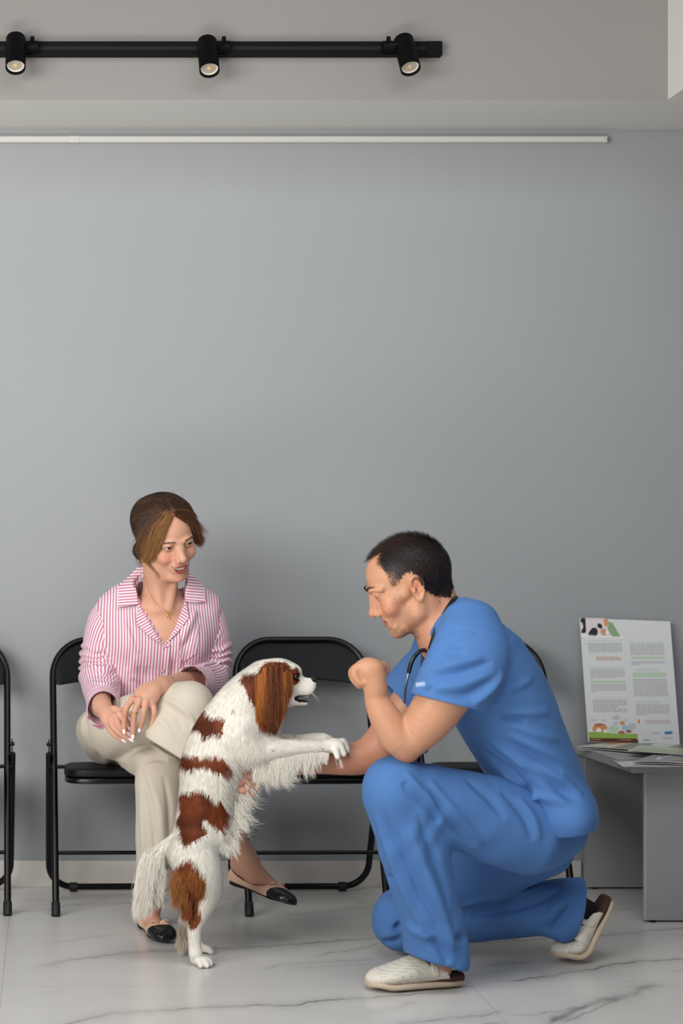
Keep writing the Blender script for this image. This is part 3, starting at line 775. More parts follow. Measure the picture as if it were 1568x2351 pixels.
# ================================================================ strands: hair and fur as thin tapered blades
def scatter(Vv, Q, n, weight=None):
    "n points on a quad mesh -> points, normals"
    a, b, c, d = Vv[Q[:, 0]], Vv[Q[:, 1]], Vv[Q[:, 2]], Vv[Q[:, 3]]
    nr = np.cross(c - a, d - b); A = np.linalg.norm(nr, axis=1) + 1e-12
    w = A.copy()
    if weight is not None: w = w * weight((a + b + c + d) / 4)
    cs = np.cumsum(w); i = np.searchsorted(cs, RNG.uniform(0, cs[-1], n)); i = np.clip(i, 0, len(Q) - 1)
    u, v = RNG.uniform(0, 1, (2, n, 1))
    p = a[i] * (1 - u) * (1 - v) + b[i] * u * (1 - v) + c[i] * u * v + d[i] * (1 - u) * v
    return p, nr[i] / A[i][:, None]
def vertex_normals(Vv, Q):
    nr = np.cross(Vv[Q[:, 2]] - Vv[Q[:, 0]], Vv[Q[:, 3]] - Vv[Q[:, 1]]); o = np.zeros_like(Vv)
    for i in range(4):
        for c in range(3): o[:, c] += np.bincount(Q[:, i], nr[:, c], len(Vv))
    return o / (np.linalg.norm(o, axis=1)[:, None] + 1e-12)
def strands(name, path, nor, width, color, mat, parent, tip=.15):
    """path (N,S,3) points along each strand, nor (N,3) or (N,S,3) shading normals, width (N,), color (N,3) or (N,S,3)"""
    N, S, _ = path.shape
    if nor.ndim == 2: nor = np.repeat(nor[:, None], S, 1)
    t = np.gradient(path, axis=1); t /= np.linalg.norm(t, axis=2)[..., None] + 1e-9
    side = np.cross(t, nor); side /= np.linalg.norm(side, axis=2)[..., None] + 1e-9
    s = np.linspace(0, 1, S); prof = (1 - (1 - tip) * s ** 2.2)
    wd = np.asarray(width)[:, None] * prof
    L = path - side * wd[..., None] * .5; R = path + side * wd[..., None] * .5
    vs = np.stack([L, R], 2).reshape(-1, 3)
    b = (np.arange(N)[:, None] * S + np.arange(S - 1)) * 2
    q = np.stack([b, b + 1, b + 3, b + 2], -1).reshape(-1, 4)
    if color.ndim == 2: color = np.repeat(color[:, None], S, 1)
    col = np.repeat(color.reshape(-1, 3), 2, 0)
    o = mesh_obj(name, vs, q, mat, parent, True, {'tint': col})
    nn = np.repeat(nor.reshape(-1, 3), 2, 0).astype(np.float32)
    nn /= np.linalg.norm(nn, axis=1)[:, None] + 1e-9
    o.data.normals_split_custom_set_from_vertices(nn)
    return o
def comb(root, nor, d0, length, S=6, lift=.25, grav=(0, 0, -1), g=.0, wave=0, wfreq=1.5, clump=None, cl=.5, rnd=.15, taper=None):
    "grow strands from roots along a combed direction, bending by gravity, gathered in locks"
    N = len(root); d0 = d0 - (d0 * nor).sum(1)[:, None] * nor
    d0 /= np.linalg.norm(d0, axis=1)[:, None] + 1e-9
    lift = np.asarray(lift).reshape(-1, 1) if hasattr(lift, '__len__') else lift
    d = d0 + nor * lift + RNG.normal(0, rnd, (N, 3)); d /= np.linalg.norm(d, axis=1)[:, None]
    length = np.asarray(length) * np.ones(N); G = np.asarray(grav, float); g = np.asarray(g) * np.ones(N)
    p = np.zeros((N, S, 3)); p[:, 0] = root; cur = d.copy(); ph = RNG.uniform(0, 6.28, N)
    sd = np.cross(d, nor)
    for i in range(1, S):
        cur = cur + G * g[:, None] * (1.0 / S); cur /= np.linalg.norm(cur, axis=1)[:, None]
        p[:, i] = p[:, i - 1] + cur * (length / (S - 1))[:, None]
    if wave:
        for i in range(1, S):
            s = i / (S - 1); p[:, i] += sd * (wave * length * s * np.sin(ph * .15 + wfreq * 6.28 * s))[:, None]
    if clump:
        nc = max(1, N // clump); ci = RNG.choice(N, nc, replace=False)
        near = nearest(root, root[ci]); tgt = p[ci[near]]; own = np.linalg.norm(root - root[ci[near]], axis=1)
        for i in range(1, S):
            s = (i / (S - 1)) ** 1.3
            f = cl * s
            p[:, i] = p[:, i] * (1 - f) + tgt[:, i] * f
    return p
def nearest(a, b):
    from mathutils.kdtree import KDTree
    k = KDTree(len(b))
    for i, v in enumerate(b): k.insert(v, i)
    k.balance(); return np.array([k.find(v)[1] for v in a])
def hair_mat(name, rough=.5, spec=.35, sheen=0):
    n = NT(name); a = n.attr('tint'); n.set(color=a.outputs['Color'], rough=rough); n.b.inputs['Specular IOR Level'].default_value = spec
    return n.m
# ================================================================ the spaniel
def dz2(x, y): return (290 + x / 2.8, 1480 + y / 2.8)      # zoomed view -> photo pixels
def dh(x, y): return (560 + x / 4.612, 1480 + y / 4.612)
DY = -1.05
def dp(px, py, dy=0): return P(px, py, DY + dy)
S_ = 4.95 / FOC                 # metres per photo pixel at the dog's depth
F = Field()
UX = V(.75, 0, -.2)
def row(px, py, ru, rv, dy=0): return list(dp(px, py, dy)) + [ru * S_, rv * S_]
# trunk, from neck to rump: ru across back and belly, rv sideways
F.u(Loft([row(604, 1556, 40, 40), row(575, 1588, 50, 48), row(548, 1630, 62, 62), row(520, 1690, 76, 74), row(492, 1750, 76, 76), row(478, 1810, 66, 68), row(466, 1870, 60, 60), row(450, 1930, 56, 58), row(435, 1965, 50, 52)], (1, 0, .35)), .02)
F.u(Ell(dp(565, 1690), V(62, 62, 70) * S_), .03)                       # chest
F.u(Ell(dp(505, 1905), V(34, 48, 48) * S_), .03)                       # loin
# head
HC = dp(640, 1553)
F.u(Ell(HC, V(46, 43, 42) * S_), .02)
F.u(Ell(dp(660, 1560), V(30, 33, 36) * S_), .015)
F.u(Cap(dp(680, 1570), dp(711, 1570), 19 * S_, 13.5 * S_), .014)        # muzzle
F.u(Ell(dp(688, 1581), V(27, 16, 17) * S_), .012)
for s in (-1, 1): F.u(Ell(dp(698, 1583, s * .012), V(24, 11, 14) * S_), .010)   # flews
F.u(Ell(dp(716, 1573), V(9, 11, 12) * S_), .008)
F.u(Cap(dp(655, 1602), dp(698, 1609), 15 * S_, 6.5 * S_), .008)        # lower jaw
F.sub(Group([Ell(dp(697, 1603.5), V(14, 20, 6.5) * S_, fr((1, 0, .10), (0, 0, 1)))]), .003)
F.u(Cap(dp(672, 1612), dp(702, 1614), 9 * S_, 5.5 * S_, (V(0, 1, 0), .6)), .006)
for s in (-1, 1): F.sub(Sph(dp(680, 1553, s * .030), 9.5 * S_), .008)
F.u(Ell(dp(672, 1540), V(20, 30, 14) * S_), .012)                     # brow
# neck front
F.u(Loft([row(630, 1600, 30, 30), row(610, 1640, 40, 40), row(590, 1690, 50, 48)], (1, 0, .35)), .03)
# ear leathers
for s in (-1, 1):
    F.u(Chain([dp(634, 1526, s * .040), dp(626, 1548, s * .053), dp(630, 1590, s * .060), dp(632, 1628, s * .060)], np.array([9, 17, 22, 15]) * S_, 4, (V(0, 1, 0), 2.2)), .008)
# front legs
FL = [dp(545, 1690, -.055), dp(580, 1722, -.060), dp(628, 1722, -.050), dp(690, 1716, -.035), dp(738, 1714, -.028), dp(766, 1712, -.022)]
F.u(Chain(FL, np.array([42, 33, 26, 19, 16, 17]) * S_), .02)
FR = [dp(575, 1690, .055), dp(625, 1705, .060), dp(680, 1703, .055), dp(722, 1698, .045), dp(742, 1697, .040)]
F.u(Chain(FR, np.array([36, 26, 17, 15, 14]) * S_), .02)
# paws hanging over the man's forearm
def paw(base, tips, rb, rt, k=.005):
    F.u(Ell(base, V(1, 1, .85) * rb), .008)
    for (m_, t_) in tips: F.u(Chain([base, m_, t_], [rb * .55, rt * 1.08, rt * .85], 4), k)
paw(dp(770, 1712, -.022), [(dp(788, 1702, -.004), dp(797, 1716, -.004)), (dp(786, 1704, -.020), dp(797, 1722, -.022)), (dp(780, 1712, -.034), dp(789, 1731, -.040)), (dp(770, 1720, -.042), dp(775, 1738, -.050))], 17 * S_, 8 * S_)
paw(dp(745, 1697, .040), [(dp(757, 1695, .046), dp(764, 1704, .046)), (dp(756, 1699, .034), dp(764, 1708, .032)), (dp(750, 1700, .055), dp(758, 1710, .056))], 13 * S_, 7 * S_)
# hind legs
HL = [dp(440, 1960, -.05), dp(458, 2000, -.062), dp(476, 2045, -.066), dp(462, 2092, -.062), dp(448, 2125, -.060), dp(447, 2165, -.060), dp(449, 2188, -.062)]
F.u(Chain(HL, np.array([52, 52, 33, 22, 17, 14.5, 16]) * S_), .02)
HR = [dp(440, 1960, .05), dp(450, 2000, .062), dp(452, 2040, .070), dp(432, 2085, .075), dp(424, 2120, .080), dp(434, 2150, .085)]
F.u(Chain(HR, np.array([44, 40, 28, 19, 15, 13]) * S_), .02)
fl = lambda px, py, y: V((px - CX) / FOC * (y - CAMY), y, EYE - (py - CY) / FOC * (y - CAMY))
b0 = P(452, 2196, -1.100)
paw(V(b0[0], -1.105, .018), [(V(b0[0] + .018, -1.128, .014), V(b0[0] + .024, -1.140, .008)), (V(b0[0] + .026, -1.118, .015), V(b0[0] + .034, -1.126, .008)), (V(b0[0] + .028, -1.105, .015), V(b0[0] + .038, -1.108, .008)), (V(b0[0] + .004, -1.128, .014), V(b0[0] + .008, -1.142, .008))], .019, .0088)
b1 = P(446, 2160, -.955)
F.u(Chain([HR[-1], V(b1[0] + .004, -.958, .03), V(b1[0] + .01, -.960, .017)], [.015, .015, .017], 4), .008)
paw(V(b1[0] + .012, -.960, .017), [(V(b1[0] + .034, -.975, .014), V(b1[0] + .044, -.980, .008)), (V(b1[0] + .036, -.960, .014), V(b1[0] + .047, -.962, .008)), (V(b1[0] + .032, -.945, .014), V(b1[0] + .040, -.944, .008))], .017, .0085)
F.inter(Half((0, 0, .001), (0, 0, -1), (-9,) * 3, (9,) * 3), .001)
# tail: root and stem
TL = [dp(408, 1940, 0), dp(375, 1952, -.01), dp(350, 1978, -.02), dp(340, 2020, -.025), dp(335, 2055, -.03)]
F.u(Chain(TL, np.array([26, 19, 14, 10, 6]) * S_), .02)
dV, dQ = surface(F, .0034, 2)
print('dog mesh', len(dV), round(time.time() - T00, 1))
# coat pattern
PATCH = [[dz2(*p) for p in q] for q in (
 [(385, 535), (440, 470), (500, 405), (530, 440), (625, 465), (610, 510), (605, 555), (540, 545), (490, 580), (470, 545)],
 [(325, 770), (345, 690), (430, 692), (480, 702), (500, 680), (560, 688), (635, 735), (652, 775), (600, 805), (580, 790), (480, 762), (370, 792)],
 [(340, 940), (440, 905), (500, 930), (560, 985), (600, 985), (645, 1045), (628, 1120), (590, 1185), (555, 1140), (500, 1095), (472, 1110), (510, 1188), (440, 1215), (360, 1255), (335, 1190), (318, 1120), (335, 1060)],
 [(150, 1400), (215, 1335), (262, 1415), (330, 1365), (345, 1430), (250, 1510), (200, 1430)],
 [(335, 1345), (400, 1325), (460, 1395), (503, 1480), (492, 1560), (440, 1630), (475, 1725), (400, 1800), (365, 1720), (300, 1700), (290, 1600), (290, 1500), (330, 1420)],
 [(725, 205), (780, 165), (835, 165), (850, 250), (830, 400), (795, 370), (765, 290)])]
HEADP = [[dh(*p) for p in q] for q in ([(118, 330), (150, 230), (220, 185), (330, 172), (430, 185), (520, 232), (572, 245), (585, 300), (592, 370), (560, 420), (520, 436), (490, 400), (470, 620), (250, 640), (110, 500)],)]
FREC = [(P(*dz2(x, y), DY), r) for (x, y, r) in ((672, 398, .005), (905, 655, .0035), (955, 655, .003), (1085, 598, .003), (1235, 655, .003))]
def dog_tint(p, jit=0):
    q = p + (RNG.normal(0, jit, p.shape) if jit else 0); q = q + .003 * np.stack([wob(p, 60), wob(p + 1, 60), wob(p + 2, 60)], 1)
    # patches sit at the same height on both flanks; measured in the plane through the spine
    x = CX + q[:, 0] / (DY - CAMY) * FOC; y = CY - (q[:, 2] - EYE) / (DY - CAMY) * FOC
    brown = np.zeros(len(p), bool)
    for k, po in enumerate(PATCH):
        m = in_poly(x, y, po)
        if k == 4: m &= (np.abs(q[:, 1] - DY) > .02)
        brown |= m
    hd = in_poly(x, y, HEADP[0]) & (np.abs(q[:, 1] - DY) > .014)
    brown |= hd
    for s in (-1, 1): brown |= (x > 585) & (x < 690) & (y > 1535) & (y < 1665) & (s * (q[:, 1] - DY) > .038)
    c = np.where(brown[:, None], np.array(lin((124, 60, 30))), np.array(lin((236, 231, 220))))
    dark = sstep(.6, -.8, wob(p, 25))[:, None]; c = np.where(brown[:, None], c * (1 - .5 * dark), c)
    return c, brown
base_c, br = dog_tint(dV, .001)
px_, py_ = to_px(dV)
# skin details: eye rims, nose, lips, mouth
nose_c = dp(719, 1562.5)
mouth = (np.abs(px_ - 694) < 22) & (np.abs(py_ - 1604.5) < 8.0 - 5.0 * np.clip((686 - px_) / 14, 0, 1)) & (dV[:, 0] > dp(674, 1600)[0])
base_c[mouth] = lin((44, 22, 24))
for s in (-1, 1):
    e = np.linalg.norm(dV - dp(680, 1554, s * .028), axis=1); base_c[e < .0125] = lin((30, 16, 12))
M_coat = NT('spaniel_coat'); a = M_coat.attr('tint'); M_coat.set(color=a.outputs['Color'], rough=.75); M_coat.b.inputs['Specular IOR Level'].default_value = .2
dog = mesh_obj('dog', dV, dQ, M_coat.m, None, True, {'tint': base_c})
tag(dog, 'white spaniel with chestnut patches standing on its hind legs, front paws on the man\'s forearm', 'dog')
# eyes, nose, tongue, teeth
M_eye = simple('dark_wet_eye', (14, 8, 6), .04, Specular_IOR_Level=.8); M_nose = simple('black_wet_nose', (20, 17, 19), .28, bump=.4, nscale=900)
for s in (-1, 1):
    m = MB(); c = dp(678.5, 1554, s * .0275); m.lathe([(7.3 * S_ * sin(a), -7.3 * S_ * cos(a)) for a in np.linspace(0, pi, 17)], 24, None, c); m.build('eye', M_eye, dog)
FN = Field(); FN.u(Ell(nose_c, V(7.5, 10.5, 8.5) * S_), .004); FN.u(Ell(dp(717, 1571), V(6, 3.5, 5) * S_), .006)
for s in (-1, 1): FN.sub(Cap(dp(725, 1564, s * .006), dp(717, 1565, s * .007), 2.4 * S_, 1.6 * S_), .002); FN.u(Ell(dp(716, 1566, s * .008), V(5, 4, 5) * S_), .004)
nv, nq = surface(FN, .0009, 1); mesh_obj('nose', nv, nq, M_nose, dog)
FT = Field(); FT.u(Cap(dp(668, 1609), dp(695, 1608.5), 6.5 * S_, 4.5 * S_, (V(0, 0, 1), 1.8)), .003)
tv, tq = surface(FT, .0012, 1); mesh_obj('tongue', tv, tq, simple('tongue_pink', (150, 84, 88), .35), dog)
m = MB()
for s in (-1, 1):
    for (x, l) in ((704, 3.0), (699, 2.2), (708, 2.0)):
        m.tube([dp(x, 1599, s * .008), dp(x, 1599 + l, s * .008)], [1.3 * S_, .5 * S_], 8)
m.build('teeth', simple('tooth_ivory', (226, 218, 200), .3), dog)
M_claw = simple('horn_claw', (70, 60, 54), .35); m = MB()
for (a, b) in ((V(b0[0] + .026, -1.141, .008), V(.006, -.006, -.005)), (V(b0[0] + .036, -1.127, .008), V(.008, -.003, -.005)), (V(b0[0] + .040, -1.108, .008), V(.008, 0, -.005)), (V(b0[0] + .009, -1.143, .008), V(.002, -.007, -.005)),
               (dp(798, 1722, -.004), V(.002, -.003, -.009)), (dp(798, 1729, -.022), V(.001, -.004, -.010)), (dp(790, 1738, -.041), V(0, -.004, -.010)), (dp(775, 1744, -.051), V(0, -.003, -.010))):
    MB().tube([a - b * .4, a + b * .4, a + b], [.0022, .0018, .0005], 8).build('claw', M_claw, dog)
# ---- coat of hair
M_fur = hair_mat('spaniel_fur', .62, .25)
def ear_tint(r):
    x, _ = to_px(r); u = np.clip(np.abs((x - 633) / 34.0), 0, 1.4)[:, None]; n = (wob(r * (1, 1, .05), 170)[:, None] * .5 + .5)
    k = np.clip(u * .85 + (n - .5) * 1.1, 0, 1); a, b = np.array(lin((74, 32, 16))), np.array(lin((176, 104, 46)))
    return (a * (1 - k) + b * k) * RNG.uniform(.75, 1.2, (len(r), 1))
root, nor = scatter(dV, dQ, 92000, lambda c: 1 + 1.2 * ((np.abs(c[:, 1] - DY) < .05) & (c[:, 0] > dp(520, 0)[0])))
rx, ry = to_px(root)
N = len(root); d = np.zeros((N, 3)); d[:] = (-.25, 0, -1); L = np.full(N, .018); lift = np.full(N, .13); g = np.full(N, .25)
head = (ry < 1625) & (rx > 600)
d[head] = (-1, 0, -.25); L[head] = .008; lift[head] = .12; g[head] = .1
muz = (rx > 672) & (ry < 1625); L[muz] = .0035; lift[muz] = .05
jaw = muz & (ry > 1606); L[jaw] = .006
ear = (rx > 586) & (rx < 672) & (ry > 1520) & (ry < 1650) & (np.abs(root[:, 1] - DY) > .042)
d[ear] = (-.02, 0, -1); L[ear] = .045 + .02 * RNG.uniform(0, 1, ear.sum()); lift[ear] = .06; g[ear] = .6
neck = (rx > 590) & (ry > 1625) & (ry < 1690) & ~ear; d[neck] = (-.1, 0, -1); L[neck] = .03
chestf = (rx > 560) & (ry > 1650) & (ry < 1800); L[chestf] = .026
fleg = (rx > 610) & (ry > 1680); d[fleg] = (1, 0, -.15); L[fleg] = .012; lift[fleg] = .1
fpaw = (rx > 735) & (ry > 1680); L[fpaw] = .006; lift[fpaw] = .05; d[fpaw] = (1, 0, -.5)
tors = (rx < 560) & (ry > 1560) & (ry < 1960); d[tors] = (-.12, 0, -1)
belly = (rx > 505) & (ry > 1740) & (ry < 1960); d[belly] = (.45, -.1, -.9); L[belly] = .032; lift[belly] = .35
thigh = (ry > 1960) & (ry < 2110); d[thigh] = (-.15, 0, -1); L[thigh] = .020
shank = (ry > 2100); d[shank] = (-.05, 0, -1); L[shank] = .009; lift[shank] = .1
pw = (ry > 2175); L[pw] = .005; lift[pw] = .05
tail = (rx < 385) & (ry > 1940); d[tail] = (-.30, 0, -1); L[tail] = .045; lift[tail] = .35
rump = (rx < 430) & (ry > 1900) & ~tail; lift[rump] = .15
L = L * RNG.uniform(.7, 1.15, N)
keep = ~(((np.abs(rx - 694) < 22) & (np.abs(ry - 1604.5) < 8.0 - 5.0 * np.clip((686 - rx) / 14, 0, 1))) | (np.linalg.norm(root - nose_c, axis=1) < 9 * S_))
for s in (-1, 1): keep &= np.linalg.norm(root - dp(682, 1554, s * .034), axis=1) > .0125
keep &= root[:, 2] > .004
col, brn = dog_tint(root, .002)
wv = RNG.uniform(.90, 1.08, (N, 1)); col = np.clip(col * wv, 0, .9)
e = ear & keep; col[e] = ear_tint(root[e])
for (c, r) in FREC: col[np.linalg.norm((root - c)[:, [0, 2]], axis=1) < r] = lin((150, 96, 66))
shg = brn & (ry > 1990); col[shg] = np.array(lin((150, 88, 42))) * RNG.uniform(.6, 1.25, (shg.sum(), 1))
def sub_comb(sel, **kw):
    sel = sel & keep
    return comb(root[sel], nor[sel], d[sel], L[sel], lift=lift[sel], g=g[sel], **kw), nor[sel], col[sel]
parts = []
lng = ear | tail | belly
for sel, kw, wd in ((~lng & (L > .012), dict(S=5, clump=16, cl=.30, rnd=.09, wave=.03), .0008), (~lng & (L <= .012), dict(S=3, rnd=.12), .0008), (ear, dict(S=9, clump=24, cl=.35, rnd=.05, wave=.02), .0009), (tail | belly, dict(S=8, clump=16, cl=.45, rnd=.13, wave=.05, wfreq=.8), .0008)):
    p, n_, c = sub_comb(sel, **kw)
    parts.append((p, n_, c, wd))
def fringe(pts, n, sp, d, L, curl, w, nrm_=(0, -1, .3), wave=.06, cc=(238, 232, 220), S=9, clump=12, cl=.7, rnd=.10, g=.5):
    q = spline(np.array(pts), 10); i = RNG.integers(0, len(q) - 1, n); u = RNG.uniform(0, 1, (n, 1))
    r = q[i] * (1 - u) + q[i + 1] * u + np.clip(RNG.normal(0, 1, (n, 3)), -1.5, 1.5) * sp * (1, 1, .7)
    nn = np.tile(nrm(nrm_), (n, 1)) + RNG.normal(0, .15, (n, 3)); dd = np.tile(np.array(d, float), (n, 1))
    ll = L[0] + (L[1] - L[0]) * RNG.uniform(0, 1, n) ** 1.8 * 1.15
    if cc == 'ear': ll = ll * (1.10 - .45 * np.clip(np.abs((to_px(r)[0] - 628) / 30.0), 0, 1) ** 1.5)
    p = comb(r, nn / np.linalg.norm(nn, axis=1)[:, None], dd, ll, S=S, lift=0, g=g, wave=wave, clump=clump, cl=cl, rnd=rnd)
    c = np.tile(np.array(lin(cc)), (n, 1)) * RNG.uniform(.82, 1.05, (n, 1)) if cc != 'ear' else ear_tint(r); parts.append((p, nn, c, w)); return p
# feathers under the front legs, on the chest, belly and hocks
fringe([dp(590, 1745, -.07), dp(640, 1742, -.065), dp(690, 1733, -.05), dp(728, 1728, -.04)], 4420, .005, (-.10, -.1, -1), (.012, .075), 0, .0006, wave=.05, rnd=.22, clump=40, cl=.75)
fringe([dp(585, 1750, -.07), dp(640, 1745, -.06), dp(665, 1742, -.055)], 1530, .006, (.12, -.05, -1), (.05, .085), 0, .00055, wave=.12, rnd=.22)
fringe([dp(735, 1728, -.045), dp(752, 1730, -.045)], 442, .003, (-.05, -.1, -1), (.018, .034), 0, .0006)
fringe([dp(600, 1725, .06), dp(660, 1722, .06), dp(700, 1716, .05)], 1190, .005, (.0, 0, -1), (.02, .05), 0, .0006, wave=.1)
fringe([dp(556, 1760, -.03), dp(548, 1800, -.03), dp(545, 1850, -.03), dp(540, 1890, -.03)], 1500, .012, (.55, -.1, -.75), (.015, .080), 0, .00055, wave=.08, rnd=.34, g=.05, clump=24, cl=.6)
fringe([dp(530, 1900, -.03), dp(515, 1945, -.04)], 1190, .012, (.5, -.1, -.9), (.02, .045), 0, .00055, rnd=.2)
fringe([dp(420, 1985, -.075), dp(412, 2015, -.08), dp(418, 2050, -.08)], 2550, .010, (-.28, -.1, -1), (.03, .060), 0, .0006, cc=(158, 100, 50), wave=.1, rnd=.22)
fringe([dp(428, 2060, -.08), dp(432, 2085, -.08)], 1190, .007, (-.12, -.1, -1), (.025, .045), 0, .0006, cc=(140, 74, 34), wave=.08)
fringe([dp(420, 2120, .07), dp(418, 2150, .07), dp(424, 2165, .06)], 1530, .006, (-.25, -.2, -1), (.02, .042), 0, .0006, cc=(214, 200, 176), rnd=.2)
fringe([dp(350, 1965, -.03), dp(335, 2000, -.035), dp(332, 2040, -.04), dp(330, 2062, -.04)], 8840, .014, (-.12, -.15, -1), (.030, .065), 0, .0006, wave=.05, rnd=.13, g=.3, clump=24, cl=.5)
fringe([dp(360, 1962, -.03), dp(362, 2010, -.03), dp(358, 2045, -.03)], 3740, .010, (.05, -.1, -1), (.03, .055), 0, .00065, wave=.05, rnd=.15, g=.3)
fringe([dp(612, 1538, -.055), dp(640, 1532, -.057)], 2550, .007, (-.05, -.15, -1), (.10, .155), 0, .00065, cc='ear', wave=.015, clump=20, cl=.25, rnd=.05, S=12)
fringe([dp(602, 1556, -.056), dp(652, 1550, -.056)], 3910, .009, (-.02, -.10, -1), (.085, .125), 0, .00065, cc='ear', wave=.015, clump=20, cl=.3, rnd=.05, S=12)
fringe([dp(600, 1600, -.058), dp(650, 1600, -.058)], 2550, .008, (-.02, -.05, -1), (.055, .085), 0, .0006, cc='ear', wave=.02, clump=20, cl=.35, rnd=.06, S=10)
for k, (p, n_, c, wd) in enumerate(parts):
    p[..., 2] = np.maximum(p[..., 2], .0015)
S0 = 12
P_ = []; N_ = []; C_ = []; W_ = []
for (p, n_, c, wd) in parts:
    s = np.linspace(0, p.shape[1] - 1, S0 if p.shape[1] > 6 else 5)
    i = np.minimum(s.astype(int), p.shape[1] - 2); f = (s - i)[None, :, None]
    P_.append((p[:, i] * (1 - f) + p[:, i + 1] * f)); N_.append(n_); C_.append(c); W_.append(np.full(len(p), wd))
for nm, sel in (('short_coat', [k for k in range(len(P_)) if P_[k].shape[1] == 5]), ('long_feathering', [k for k in range(len(P_)) if P_[k].shape[1] == S0])):
    strands(nm, np.concatenate([P_[k] for k in sel]), np.concatenate([N_[k] for k in sel]), np.concatenate([W_[k] for k in sel]), np.concatenate([C_[k] for k in sel]), M_fur, dog)
m = MB()
for k in range(6):
    a = dp(712 + RNG.uniform(-5, 5), 1588 + RNG.uniform(-6, 5), -.014); m.tube([a, a + V(.010, -.012, -.006) + RNG.normal(0, .003, 3), a + V(.018, -.02, -.022) + RNG.normal(0, .006, 3)], [.00018, .00014, .00006], 4)
m.build('whiskers', simple('whisker_white', (230, 228, 222), .4), dog)
print('dog done', round(time.time() - T00, 1))
